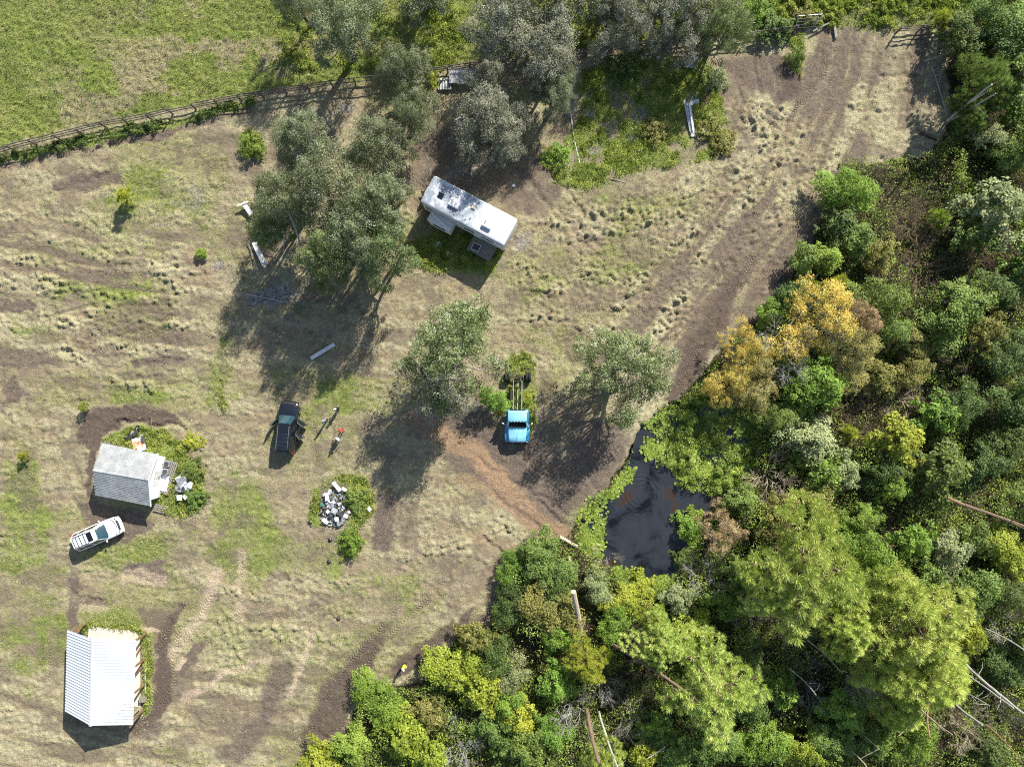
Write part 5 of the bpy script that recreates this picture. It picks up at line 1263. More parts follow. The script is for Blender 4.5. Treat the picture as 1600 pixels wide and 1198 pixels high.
def mass(name, n, box, dens, height, ln, wd, mat, label, seed, cl=0.7, up=0.7):
    """low leafy growth: leaves at all levels up to a height that swells and sinks"""
    g = np.random.default_rng(seed)
    x, y = sow(n, box, dens, g)
    n = len(x)
    c, rid = cells(x / cl, y / cl, seed)
    hh = height(x, y) * np.clip(1.15 - c, 0.1, 1) * (0.45 + 0.9 * rid)
    z = np.maximum(gzv(x, y), WATER_Z) + hh * g.uniform(0.25, 1, n) ** 0.6
    nrm = np.array([0, 0, up]) + unit(n, g) * 0.85
    t = np.clip(0.45 * rid + 0.55 * g.random(n) ** 1.2, 0, 1)
    V_, F_, T_ = leaves(np.stack([x, y, z], -1), nrm, ln, wd, g, t)
    o = mesh_obj(name, np_mesh(name, V_, F_, {'tint': T_}), mat)
    return tag(o, label, None, None, 'stuff')


FRAME = (-60, -60, 1660, 1260)
LM['grass'] = mat_leaf('pasture_grass', [(0.0, (0.085, 0.12, 0.03)), (0.45, (0.18, 0.23, 0.06)), (0.75, (0.30, 0.34, 0.11)), (1.0, (0.46, 0.43, 0.23))], 0.3, 0.04, 0, 0, gain=1.2)
LM['straw'] = mat_leaf('dry_stubble', [(0.0, (0.17, 0.14, 0.075)), (0.4, (0.33, 0.29, 0.165)), (0.75, (0.50, 0.45, 0.28)), (1.0, (0.64, 0.60, 0.42))], 0.2, 0.03, 0, 0, gain=1.0)
LM['weed'] = mat_leaf('weed_leaf', [(0.0, (0.06, 0.095, 0.018)), (0.45, (0.14, 0.19, 0.035)), (0.8, (0.25, 0.29, 0.07)), (1.0, (0.40, 0.37, 0.15))], 0.35, 0.03, 0, 0, gain=1.7)
LM['under'] = mat_leaf('undergrowth_leaf', [(0.0, (0.03, 0.045, 0.012)), (0.4, (0.075, 0.10, 0.026)), (0.7, (0.13, 0.16, 0.045)), (0.88, (0.17, 0.13, 0.07)), (1.0, (0.22, 0.17, 0.11))], 0.3, 0.03, 0, 0, gain=1.9)
LM['thick'] = mat_leaf('thicket_leaf', [(0.0, (0.03, 0.05, 0.012)), (0.35, (0.075, 0.115, 0.026)), (0.7, (0.135, 0.19, 0.042)), (1.0, (0.24, 0.29, 0.085))], 0.32, 0.04, 0, 0, gain=2.1)
LM['pad'] = mat_leaf('floating_leaf', [(0.0, (0.07, 0.125, 0.02)), (0.5, (0.175, 0.255, 0.04)), (1.0, (0.33, 0.40, 0.08))], 0.15, 0.08, 0, 0, 0.5, gain=1.1)
blades('pasture_grass', 110000, (-60, -60, 1660, 270), lambda x, y: gch('pasture', x, y) * (0.35 + 0.65 * gch('green', x, y)), 0.26, 0.055, 0.9, LM['grass'], 'green pasture grass growing beyond the fence', 31)
blades('dry_stubble', 80000, FRAME, lambda x, y: np.clip((1 - gch('pasture', x, y)) * (1 - gch('forest', x, y)) * (1 - gch('pond', x, y)) * (0.25 + 0.75 * gch('tuft', x, y)) * (1 - 0.92 * gch('dirt', x, y)) * (1 - 0.9 * gch('orange', x, y)) * (1 - 0.9 * gch('sand', x, y)) * (1 - 0.85 * gch('grey', x, y)) * (0.2 + 1.2 * sst(fbm(x / 1.6, y / 1.6, 9, 3), 0.36, 0.62)), 0, 1), 0.19, 0.045, 1.1, LM['straw'], 'dry tan stubble and mown grass over the field', 32)
blades('green_regrowth', 50000, FRAME, lambda x, y: np.clip(gch('green', x, y) * (1 - gch('pasture', x, y)) * (1 - gch('weed', x, y)) * 0.9 + 0.06 * (1 - gch('forest', x, y)) * sst(fbm(x / 2.5, y / 2.5, 2, 3), 0.5, 0.66), 0, 1) * (1 - gch('dirt', x, y)), 0.2, 0.05, 0.9, LM['grass'], 'short green regrowth in the mown field', 33)
mass('weeds', 60000, FRAME, lambda x, y: gch('weed', x, y) ** 2 * (1 - 0.93 * gch('foot', x, y)) * (0.35 + 0.65 * sst(fbm(x / 1.1, y / 1.1, 6, 3), 0.36, 0.55)), lambda x, y: 0.42 - 0.15 * gch('foot', x, y), 0.16, 0.07, LM['weed'], 'green weeds left standing round the shed, barn, truck, heap and yard', 34)
mass('undergrowth', 180000, (440, -60, 1680, 1260), lambda x, y: gch('forest', x, y) ** 2 * (1 - np.clip(gch('pond', x, y) * 1.6, 0, 1)) * (0.25 + 0.75 * sst(fbm(x / 2.4, y / 2.4, 4, 3), 0.40, 0.62)), lambda x, y: 0.5 + 1.6 * sst(fbm(x / 3.5, y / 3.5, 8, 3), 0.4, 0.68), 0.20, 0.10, LM['under'], 'mixed green undergrowth on the floor of the wet wood', 35, 1.1)
mass('fence_weeds', 11000, (-60, 120, 460, 290), lambda x, y: gch('foot', x, y) * sst(fbm(x / 1.2, y / 1.2, 3, 3), 0.40, 0.56), lambda x, y: 0.7 + 0 * x, 0.16, 0.07, LM['dark'], 'dark rank weeds along the foot of the long fence', 43)
mass('undergrowth', 165000, (440, -60, 1680, 1260), lambda x, y: gch('forest', x, y) ** 3 * (1 - np.clip(gch('pond', x, y) * 1.6, 0, 1)) * (1 - 0.93 * gch('clear', x, y)) * (0.1 + 0.9 * sst(fbm(x / 4.0, y / 4.0, 11, 3), 0.36, 0.5)), lambda x, y: 1.2 + 2.4 * fbm(x / 5, y / 5, 7, 2), 0.19, 0.10, LM['thick'], 'dense leafy thicket filling the wet wood between its trees', 39, 2.3, 0.9)
mass('undergrowth', 40000, (1180, -60, 1600, 110), lambda x, y: gch('pasture', x, y) * sst(fbm(x / 1.5, y / 1.5, 4, 3), 0.42, 0.6), lambda x, y: 0.6 + 0 * x, 0.22, 0.09, LM['weed'], 'yellowish green weeds beyond the fence near the gate', 36)
mass('undergrowth', 30000, (430, -60, 1180, 110), lambda x, y: gch('pasture', x, y) * sst(fbm(x / 1.8, y / 1.8, 10, 3), 0.46, 0.62), lambda x, y: 0.6 + 0 * x, 0.22, 0.08, LM['weed'], 'rank green weeds under the oaks beyond the fence', 37)
# lily pads: floating round leaves
PADS = [[(990, 735), (975, 738), (955, 760), (925, 775), (905, 800), (898, 840), (915, 868), (945, 872), (948, 855), (940, 830), (948, 800), (965, 775), (985, 752)],
        [(1005, 662), (1040, 630), (1110, 620), (1185, 665), (1178, 735), (1142, 772), (1115, 778), (1090, 768), (1065, 758), (1052, 738), (1035, 722), (1020, 728), (1012, 715), (1030, 690)],
        [(1062, 815), (1085, 795), (1100, 800), (1095, 880), (1070, 915), (1050, 905), (1070, 880), (1078, 850)], [(960, 880), (975, 893), (1000, 905), (1050, 905), (1062, 925), (1000, 930), (955, 905)], [(1004, 690), (1020, 690), (1022, 705), (1006, 708)]]
for p_ in PADS:
    put('pads', 1, poly(p_, 6))
put('pads', 0.45, poly([(1040, 640), (1110, 630), (1175, 672), (1165, 725), (1100, 720), (1050, 700)], 12))
mass('pond_plants', 16000, (1000, 610, 1200, 800), lambda x, y: gch('pads', x, y) * sst(fbm(x / 1.1, y / 1.1, 5, 3), 0.40, 0.55) * sst(800 + 16 * x, 1015, 1075), lambda x, y: 0.95 + 0 * x, 0.15, 0.09, LM['thick'], 'leafy green marsh plants growing among the floating leaves', 44, 0.8)
g = np.random.default_rng(41)
x, y = sow(12500, (880, 600, 1220, 950), lambda x, y: gch('pads', x, y) * (0.12 + 0.88 * sst(fbm(x / 0.8, y / 0.8, 3, 3), 0.40, 0.58)), g)
n = len(x)
rad = g.uniform(0.07, 0.15, n); zz = np.maximum(WATER_Z + g.uniform(0.015, 0.12, n), gzv(x, y) + 0.03)
a0 = g.uniform(0, 6.28, n)
tx, ty = g.normal(0, 0.22, n), g.normal(0, 0.22, n)
ring = []
for k in range(6):
    a = a0 + k * 1.0472
    dx_, dy_ = rad * np.cos(a), rad * np.sin(a)
    ring.append(np.stack([x + dx_, y + dy_, zz + dx_ * tx + dy_ * ty], -1))
V_ = np.stack(ring, 1).reshape(-1, 3)
tt = np.clip(0.5 * fbm(x / 1.2, y / 1.2, 7, 2) + 0.5 * g.random(n), 0, 1)
pads = mesh_obj('lily_pads', np_mesh('lily_pads', V_, np.arange(6 * n).reshape(-1, 6), {'tint': np.repeat(tt, 6)}), LM['pad'])
tag(pads, 'yellow-green floating leaves covering the pond margins', None, None, 'stuff')
# ================================================================ MATERIALS OF THE BUILT THINGS
M = {}
M['wood_grey'] = mat_wood('weathered_wood', (0.30, 0.27, 0.235))
M['fence'] = mat_wood('dark_weathered_fence_board', (0.155, 0.135, 0.115))
M['wood_dark'] = mat_wood('dark_wet_wood', (0.085, 0.065, 0.05))
M['wood_brown'] = mat_wood('brown_timber', (0.24, 0.15, 0.085))
M['wood_pale'] = mat_wood('pale_timber', (0.50, 0.41, 0.29))
M['wood_white'] = mat_wood('white_painted_wood', (0.66, 0.65, 0.62), 0.2)
M['white'] = mat_plain('white_paint', (0.84, 0.85, 0.86), 0.45, 0, 0.06, 2)
M['white_worn'] = mat_plain('worn_white_sheet', (0.66, 0.66, 0.65), 0.6, 0, 0.22, 3)
M['car_white'] = mat_plain('white_car_paint', (0.80, 0.81, 0.82), 0.22, 0, 0.03, 2, 0.5, 0.6)
M['car_black'] = mat_plain('black_car_paint', (0.010, 0.012, 0.018), 0.16, 0, 0.2, 2, 0.5, 0.8)
M['car_trim'] = mat_plain('black_plastic_trim', (0.018, 0.018, 0.02), 0.55, 0, 0.2, 5)
M['rubber'] = mat_plain('tyre_rubber', (0.016, 0.016, 0.017), 0.8, 0, 0.3, 6)
M['chrome'] = mat_plain('bright_metal', (0.62, 0.63, 0.64), 0.28, 0.9, 0.1, 3)
M['steel'] = mat_plain('galvanised_steel', (0.52, 0.53, 0.55), 0.45, 0.6, 0.25, 4)
M['steel_dark'] = mat_plain('dark_greasy_steel', (0.045, 0.042, 0.04), 0.7, 0.3, 0.4, 5)
M['rust'] = mat_plain('rusty_steel', (0.20, 0.085, 0.04), 0.85, 0.1, 0.5, 6)
M['glass_teal'] = mat_plain('tinted_windscreen', (0.020, 0.055, 0.072), 0.07, 0, 0.3, 1.5, 0.8)
M['glass_dark'] = mat_plain('dark_glass', (0.010, 0.012, 0.016), 0.06, 0, 0.2, 1.5, 0.8)
M['seat'] = mat_plain('dark_seat_cloth', (0.05, 0.048, 0.045), 0.85, 0, 0.2, 6)
M['lamp_red'] = mat_plain('red_lamp_lens', (0.42, 0.02, 0.015), 0.2, 0, 0.1, 3, 0.6)
M['lamp_clear'] = mat_plain('clear_lamp_lens', (0.55, 0.57, 0.58), 0.12, 0, 0.1, 3, 0.7)
M['truck_pale'] = mat_plain('sun_faded_blue_paint', (0.24, 0.56, 0.70), 0.5, 0, 0.14, 1.8, 0.4)
M['truck_blue'] = mat_plain('blue_truck_paint', (0.055, 0.30, 0.55), 0.45, 0, 0.22, 2.0, 0.4)
M['bag'] = mat_plain('black_plastic_bag', (0.025, 0.025, 0.028), 0.35, 0, 0.2, 5)
M['grey_sheet'] = mat_plain('grey_scrap_metal', (0.34, 0.36, 0.37), 0.5, 0.35, 0.4, 4)
M['dark_sheet'] = mat_plain('dark_scrap', (0.06, 0.062, 0.065), 0.6, 0.1, 0.4, 4)
M['green_plastic'] = mat_plain('green_plastic', (0.05, 0.24, 0.15), 0.5, 0, 0.2, 4)
M['orange_plastic'] = mat_plain('faded_orange_plastic', (0.78, 0.30, 0.16), 0.5, 0, 0.25, 4)
M['black_plastic'] = mat_plain('black_plastic', (0.02, 0.02, 0.022), 0.4, 0, 0.2, 4)
M['concrete'] = mat_plain('pale_sandy_slab', (0.60, 0.54, 0.45), 0.9, 0, 0.16, 2.5)
M['tan_plastic'] = mat_plain('yellowed_plastic', (0.52, 0.46, 0.33), 0.5, 0, 0.12, 4)

# ================================================================ FENCES AND GATE
def fence(name, pts, step, h, nrail, label, post_mat, rail_mat, seed, gap=()):
    """board fence along ground points: every post and every rail a part of its own"""
    g = random.Random(seed)
    path_ = [Vector((*P(px, py, h), 0)) for px, py in pts]
    tot = [0.0]
    for a, b in zip(path_[:-1], path_[1:]): tot.append(tot[-1] + (b - a).length)

    def at(s):
        for i in range(len(path_) - 1):
            if s <= tot[i + 1] + 1e-6:
                return path_[i].lerp(path_[i + 1], (s - tot[i]) / (tot[i + 1] - tot[i]))
        return path_[-1]
    o = thing(name, label, 'fence', (at(0).x, at(0).y, 0))
    org = at(0)
    n = max(1, int(round(tot[-1] / step)))
    ps = []
    for i in range(n + 1):
        p = at(tot[-1] * i / n)
        p = Vector((p.x + g.uniform(-.05, .05), p.y + g.uniform(-.05, .05), gz(p.x, p.y)))
        ps.append(p)
        m = MB()
        ln = Vector((g.uniform(-.05, .05), g.uniform(-.05, .05), 0))
        q = p - org
        m.tube([q - Vector((0, 0, 0.3)), q + Vector((0, 0, h * 0.6)) + ln * .6, q + Vector((0, 0, h + 0.12 + g.uniform(-.08, .08))) + ln], [0.085, 0.08, 0.075], 7)
        m.build('post', post_mat, o, True)
    for i in range(n):
        for k in range(nrail):
            if (i, k) in gap: continue
            z = h * (0.30 + 0.66 * k / max(1, nrail - 1))
            a, b = ps[i] - org, ps[i + 1] - org
            d = (b - a).normalized()
            nrm = Vector((-d.y, d.x, 0))
            off = nrm * (0.10 if k % 2 == 0 else 0.105)
            m = MB()
            m.beam(a + off + Vector((0, 0, z + g.uniform(-.05, .05))) - d * 0.04, b + off + Vector((0, 0, z + g.uniform(-.07, .05))) + d * 0.04 - nrm * 0.004, 0.045, 0.14)
            m.build('rail', rail_mat, o)
    return o


fence('board_fence', [(-60, 250), (0, 231), (75, 213), (140, 195), (212, 181), (290, 164), (400, 145), (520, 128), (600, 118), (675, 107), (760, 97), (915, 78), (1030, 64), (1110, 57), (1200, 50), (1246, 43)],
      2.28, 1.3, 3, 'long weathered grey board fence between the mown field and the green pasture', M['fence'], M['fence'], 5, {(9, 2), (16, 1), (17, 1), (24, 0), (30, 2), (33, 1)})
fence('board_fence', [(1408, 45), (1450, 41), (1512, 36)], 1.9, 1.25, 3, 'short grey board fence piece in the dark weeds at the head of the field', M['fence'], M['fence'], 6)

gx_, gy_ = P(1262, 42, 0.5)
gt = thing('farm_gate', 'grey tubular metal gate leaning back in the weeds at the end of the long fence', 'gate', (gx_, gy_, gz(gx_, gy_)), R(4))
for k in range(5):
    z = 0.3 + 0.22 * k
    m = MB(); m.tube([(-1.15, 0.18 * k, z), (1.15, 0.18 * k, z)], 0.032, 6); m.build('bar', M['steel'], gt, True)
for s in (-1.15, 0.75, 1.15):
    m = MB(); m.tube([(s, -0.02, 0.2), (s, 0.76, 1.22)], 0.036, 6); m.build('upright', M['steel'], gt, True)


def board(name, a, b, w, t, mat, label, cat, group=None, up=(0, 0, 1), lift=0.03):
    """one board, sheet or pole lying on the ground from pixel a to pixel b"""
    (ax, ay), (bx, by) = P(*a), P(*b)
    za, zb = gz(ax, ay) + lift + t / 2, gz(bx, by) + lift + t / 2
    m = MB()
    cx, cy = (ax + bx) / 2, (ay + by) / 2
    m.beam((ax - cx, ay - cy, za), (bx - cx, by - cy, zb), w, t, up)
    o = m.build(name, mat)
    o.location = (cx, cy, 0)
    return tag(o, label, cat, group)


def log(name, a, b, r0, r1, mat, label, cat='log', ha=None, hb=None, group=None, bend=0.1, twigs=0, n=9, cut=None):
    """trunk, log or pole; a and b are photo pixels, ha and hb the heights of its ends"""
    g = random.Random(int(a[0] * 7 + a[1]))
    lie = ha is None
    (ax, ay), (bx, by) = P(*a, 0 if lie else ha), P(*b, 0 if lie else hb)
    A = Vector((ax, ay, gz(ax, ay) + r0 * 0.8 if lie else ha)); B = Vector((bx, by, gz(bx, by) + r1 * 0.8 if lie else hb))
    org = Vector((A.x, A.y, 0))
    L = (B - A).length
    pts, rs = [], []
    off = Vector((g.uniform(-1, 1), g.uniform(-1, 1), 0)).normalized()
    ns = max(4, int(L / 0.7))
    for i in range(ns + 1):
        t = i / ns
        p = A.lerp(B, t) + off * bend * math.sin(t * math.pi) * (0.4 if lie else 1) + Vector((g.uniform(-1, 1), g.uniform(-1, 1), 0)) * 0.02 * (0 < i < ns)
        pts.append(p - org); rs.append((r0 * (1 - t) + r1 * t) * g.uniform(0.94, 1.06))
    o = thing(name, label, cat, org, 0, group)
    m = MB(); m.tube(pts, rs, n); m.build('trunk', mat, o, True)
    for k in range(twigs):
        t = g.uniform(0.35, 0.98); p = A.lerp(B, t) - org
        d = Vector((g.uniform(-1, 1), g.uniform(-1, 1), g.uniform(-.2, .9))).normalized()
        l_ = g.uniform(0.5, 1.6)
        m = MB(); m.tube([p, p + d * l_ * 0.5 + Vector((0, 0, .08)), p + d * l_ + Vector((g.uniform(-.2, .2), g.uniform(-.2, .2), 0))], [r1 * 0.5, r1 * 0.35, 0.008], 5)
        m.build('branch', mat, o, True)
    if cut:
        for p, q, r in ((pts[0], pts[1], rs[0]), (pts[-1], pts[-2], rs[-1])):
            d = (p - q).normalized()
            m = MB(); m.tube([p - d * 0.004, p + d * 0.006], r * 0.9, n); m.build('cut_end', cut, o)
    return o


# logs, poles, dead stems
log('cut_log', (874, 838), (902, 853), 0.19, 0.17, BARK['bark_pale'], 'pale barkless log on bare earth between the field corner and the pond', cut=M['wood_pale'], bend=0.02)
log('cut_log', (888, 868), (895, 894), 0.17, 0.15, BARK['bark_pale'], 'short pale log against the dense dark green shrub', cut=M['wood_pale'], bend=0.02)
log('broken_tree', (896, 924), (907, 990), 0.24, 0.28, BARK['bark_pale'], 'pale standing broken trunk in the thicket south-west of the pond', 'tree trunk', 4.2, 0.4, bend=0.15)
log('leaning_tree', (945, 1000), (1098, 1100), 0.20, 0.10, BARK['bark_brown'], 'long bare leaning trunk that ends in a pine crown', 'tree trunk', 1.0, 7.6, bend=0.35, twigs=7)
log('leaning_tree', (917, 1108), (936, 1192), 0.19, 0.16, BARK['bark_brown'], 'thick brown leaning stem beside the bare grey tree', 'tree trunk', 1.4, 6.0)
log('leaning_tree', (936, 1112), (966, 1200), 0.10, 0.08, BARK['bark_silver'], 'thin silvery leaning stem next to the thick brown one', 'tree trunk', 1.2, 6.0, twigs=4)
log('fallen_branch', (1040, 1165), (998, 1192), 0.05, 0.03, BARK['bark_silver'], 'thin pale stick over the yellow-green bush on the lower edge', 'stick', 2.6, 2.9)
DS = 'dead leaning trunks in the lower corner of the wood'
for a, b, ha, hb, r0, r1, mt, lab, tw in (
        ((1487, 1016), (1604, 1118), 2.0, 11.0, .14, .10, 'bark_silver', 'longest and thickest dead silvery trunk of the fan of leaning trunks', 3),
        ((1478, 1030), (1584, 1106), 2.0, 10.0, .09, .06, 'bark_silver', 'slim dead trunk running close under the longest one', 2),
        ((1490, 1070), (1546, 1102), 2.0, 6.5, .075, .045, 'bark_silver', 'wavy thin dead trunk in the middle of the fan', 3),
        ((1486, 1094), (1535, 1132), 2.0, 6.0, .11, .09, 'bark_silver', 'grey dead trunk whose top has snapped off', 1),
        ((1540, 1132), (1598, 1192), 5.4, 10.5, .10, .03, 'bark_rust', 'split reddish dead trunk tip below the snapped grey trunk', 2),
        ((1432, 1101), (1488, 1147), 2.0, 6.5, .055, .045, 'bark_pale', 'thin pale dead stem crossing behind the upright reddish stem', 0),
        ((1450, 1118), (1482, 1146), 2.0, 5.5, .05, .04, 'bark_pale', 'thin pale dead stem parallel below the crossing one', 0),
        ((1436, 1124), (1470, 1145), 1.5, 4.5, .04, .03, 'bark_pale', 'shortest pale dead stem of the fan', 0),
        ((1451, 1098), (1453, 1152), 4.0, 7.0, .085, .075, 'bark_rust', 'upright reddish dead stem in front of the thin pale stems', 0)):
    log('dead_tree', a, b, r0, r1, BARK[mt], lab, 'tree trunk', ha, hb, DS, 0.18, tw, 7)
for a, b, ha, hb, r0, r1, mt, lab, tw in (
        ((1405, 1148), (1462, 1096), 3.0, 4.0, .05, .03, 'bark_pale', 'thin pale stick crossing the dead stems the other way', 0),
        ((1262, 1000), (1316, 1051), 2.0, 6.5, .06, .04, 'bark_silver', 'thin silvery dead stem south of the largest pine', 2),
        ((1233, 1044), (1275, 1085), 2.0, 6.0, .055, .04, 'bark_silver', 'thin silvery dead stem ending in the pale tangle', 2),
        ((1301, 990), (1322, 1008), 7.0, 8.2, .07, .06, 'bark_rust', 'short orange broken stem on the southern rim of the largest pine', 0),
        ((1314, 968), (1352, 998), 6.0, 9.0, .10, .07, 'bark_silver', 'grey stem showing between the two big pine crowns', 3),
        ((1325, 1168), (1356, 1200), 2.0, 5.0, .06, .05, 'bark_pale', 'pale stem on the lower photo edge under the hanging twigs', 0),
        ((1352, 1150), (1374, 1170), 3.0, 4.2, .05, .04, 'bark_pale', 'upper one of the two crossed pale sticks', 0),
        ((1344, 1185), (1374, 1169), 3.0, 4.0, .045, .035, 'bark_pale', 'lower one of the two crossed pale sticks', 0),
        ((1540, 982), (1602, 1016), 1.5, 4.5, .07, .05, 'bark_silver', 'thin white trunk leaning at the eastern edge', 4),
        ((1482, 778), (1510, 790), 3.6, 4.2, .15, .15, 'bark_rust', 'reddish butt of the fallen brown trunk', 0),
        ((1508, 789), (1606, 824), 4.2, 5.6, .16, .13, 'bark_brown', 'fallen brown trunk lying across the dark trees of the middle wood', 2),
        ((1480, 190), (1550, 132), 0.6, 8.0, .12, .07, 'bark_silver', 'stouter pale trunk of the two-trunked pine', 2),
        ((1487, 188), (1556, 146), 0.5, 7.2, .09, .05, 'bark_silver', 'slimmer pale trunk of the two-trunked pine', 2)):
    log('dead_tree', a, b, r0, r1, BARK[mt], lab, 'tree trunk', ha, hb, None, 0.15, tw, 7)
log('bare_pole', (1454, 106), (1480, 188), 0.055, 0.06, BARK['bark_silver'], 'long white bent pole lying on the shaded edge of the field', 'pole', bend=0.5)
log('cut_log', (1444, 97), (1480, 85), 0.10, 0.09, BARK['bark_pale'], 'straw-coloured log at the shaded upper end of the field', bend=0.02)
log('fallen_pole', (1296, 382), (1312, 352), 0.10, 0.07, BARK['bark_silver'], 'white pole sticking out of the shrubs on the field edge', 'pole', 0.6, 1.4, bend=0.03)
log('fallen_pole', (1272, 436), (1278, 428), 0.10, 0.09, BARK['bark_silver'], 'short white stick in the shrubs above the orange tree', 'stick', 1.2, 1.4, bend=0.0)
log('fallen_branch', (385, 460), (440, 472), 0.06, 0.03, BARK['bark_silver'], 'silvery dead limb lying in the shade south of the oak clump', 'limb', twigs=6)
log('fallen_branch', (470, 470), (420, 474), 0.05, 0.02, BARK['bark_silver'], 'smaller dead limb beside the silvery one', 'limb', twigs=5)
log('bent_branch', (449, 330), (468, 392), 0.09, 0.07, BARK['bark_silver'], 'thick bare bent limb showing between the oak crowns', 'limb', 7.6, 7.0, bend=0.35)
log('bent_branch', (444, 362), (440, 415), 0.06, 0.03, BARK['bark_silver'], 'thin pale limb beside the thick bent one', 'limb', 5.6, 3.8, bend=0.25)
log('bare_oak', (787, 62), (787, 102), 0.17, 0.20, BARK['bark_grey'], 'dark upright trunk standing clear of the grey oak beyond the fence', 'tree trunk', 4.6, 0.3)
log('pale_twig', (748, 150), (756, 143), 0.06, 0.03, BARK['bark_silver'], 'pale snapped limb in the mossy oak crown', 'limb', 7.6, 7.9)
log('pale_twig', (712, 188), (720, 184), 0.06, 0.03, BARK['bark_silver'], 'white broken twig low on the mossy oak', 'limb', 6.8, 7.0)
board('long_pole', (890, 170), (897, 216), 0.09, 0.06, M['white_worn'], 'thin white pole lying along the western side of the yard', 'pole')
board('long_pole', (898, 222), (906, 256), 0.07, 0.05, M['white_worn'], 'second white pole in line below the first one in the yard', 'pole')
board('dark_plank', (1433, 206), (1488, 231), 0.26, 0.08, M['wood_dark'], 'dark brown plank at the shaded end of the field', 'plank')
board('dark_plank', (1434, 203), (1462, 219), 0.10, 0.06, M['wood_brown'], 'narrow brown batten resting beside the dark plank', 'plank')
board('rusty_bar', (1091, 174), (1118, 134), 0.13, 0.12, M['rust'], 'thin rust-brown bar lying between the metal sheets and the field', 'bar')
board('rusty_strip', (952, 279), (978, 286), 0.07, 0.05, M['wood_grey'], 'thin grey strip lying on the field below the yard', 'strip')
board('leaning_post', (1300, 24), (1304, 62), 0.22, 0.2, M['wood_grey'], 'thick grey post lying at the gateway', 'post')
board('loose_board', (1267, 53), (1292, 40), 0.14, 0.06, M['wood_grey'], 'loose grey rail between the gate and the post', 'rail', lift=0.35)
board('white_plank', (487, 560), (524, 538), 0.36, 0.10, M['white_worn'], 'white plank in the shade south of the oak clump', 'plank', lift=0.12)
board('ramp_board', (383, 319), (396, 337), 0.42, 0.06, M['wood_white'], 'upper end of a white board ramp under the oaks', 'board', lift=0.5)
board('ramp_board', (400, 380), (417, 416), 0.50, 0.06, M['wood_white'], 'lower white board of the ramp under the oaks', 'board', lift=0.5)
board('ramp_board', (375, 324), (392, 318), 0.16, 0.06, M['wood_white'], 'cross board at the head of the white ramp', 'board', lift=0.58)
board('thin_lath', (389, 378), (401, 412), 0.07, 0.05, M['wood_grey'], 'thin lath beside the white ramp board', 'lath', lift=0.3)

# ---- pallet behind the truck, sheets in the yard, roofing under the oaks
def slats(name, label, cat, px, py, rz, n, ln, w, gap, t, mat, lift=0.05, runners=2, slat='slat'):
    x, y = P(px, py, 0)
    o = thing(name, label, cat, (x, y, gz(x, y)), R(rz))
    for k in range(runners):
        m = MB(); m.box((k / max(1, runners - 1) - 0.5) * ln * 0.86, 0, lift + 0.04, 0.09, n * (w + gap), 0.08); m.build('runner', mat, o)
    g = random.Random(int(px))
    for i in range(n):
        m = MB(); m.box(g.uniform(-.03, .03), (i - (n - 1) / 2) * (w + gap), lift + 0.082 + t / 2 + g.uniform(0, .012), ln * g.uniform(.96, 1.02), w, t, R(g.uniform(-1.2, 1.2)))
        m.build(slat, mat, o)
    return o


slats('wooden_pallet', 'small slatted wooden pallet beside the truck rear wheels', 'pallet', 780, 567, -33, 3, 1.0, 0.10, 0.12, 0.03, M['wood_white'])
slats('board_steps', 'long grey slatted boards standing east of the shed', 'pallet', 267, 745, 72, 5, 3.4, 0.10, 0.06, 0.03, M['wood_grey'], 0.25, 3)
slats('board_steps', 'short grey slatted pallet at the south-eastern shed corner', 'pallet', 252, 794, -14, 4, 1.35, 0.12, 0.08, 0.03, M['wood_grey'], 0.05, 2)


def corrugated(name, label, cat, px, py, rz, L, Wd, z, mat, waves=8, pitch=0.0, amp=0.03):
    x, y = P(px, py, z)
    mb = MB()
    nu = waves * 4
    top = []
    for j in (0, 1):
        top.append([(L * (j - .5), Wd * (u / nu - .5), amp * math.sin(2 * math.pi * waves * u / nu)) for u in range(nu + 1)])
    b = [[(x_, y_, z_ - 0.006) for x_, y_, z_ in r] for r in top]
    mb.loft([top[0], top[1], b[1], b[0], top[0]], False, False)
    o = mb.build(name, mat, None, True)
    o.location = (x, y, gz(x, y) + z); o.rotation_euler = (R(pitch), 0, R(rz))
    return tag(o, label, cat)


corrugated('roofing_sheet', 'corrugated grey sheet lying by itself below the fence oaks', 'metal sheet', 1081, 97, 82, 1.2, 1.25, 0.25, M['steel'], 6, 4, 0.05)
corrugated('roofing_sheet', 'grey corrugated sheet half hidden by the mossy oak', 'metal sheet', 722, 119, 88, 1.5, 2.4, 0.6, M['steel'], 11, 6, 0.05)
corrugated('roofing_sheet', 'dark corrugated sheet leaning in the shade beside the grey one', 'metal sheet', 695, 131, 88, 1.1, 1.3, 0.35, M['grey_sheet'], 5, -6, 0.05)
SG = 'long metal sheets stacked in the yard'
for i, (px, py, rz, L, Wd, mt, lab) in enumerate(((1079, 187, -80, 3.3, 0.40, 'steel', 'wide grey sheet at the bottom of the long stack in the yard'), (1074, 181, -78, 3.0, 0.14, 'white_worn', 'narrow white strip on the western side of the long stack'),
                                                    (1080, 184, -81, 2.6, 0.18, 'white', 'bright sheet on top of the long stack in the yard'))):
    x, y = P(px, py, 0.3)
    m = MB(); m.box(0, 0, 0, L, Wd, 0.02); m.box(0, Wd / 2 - .015, 0.03, L, 0.028, 0.04); m.box(0, -Wd / 2 + .015, 0.03, L, 0.028, 0.04)
    o = m.build('metal_sheet', M[mt]); o.location = (x, y, gz(x, y) + 0.22 + 0.09 * (i if i != 1 else 0.3)); o.rotation_euler = (0, R(3), R(rz))
    tag(o, lab, 'metal sheet', SG)


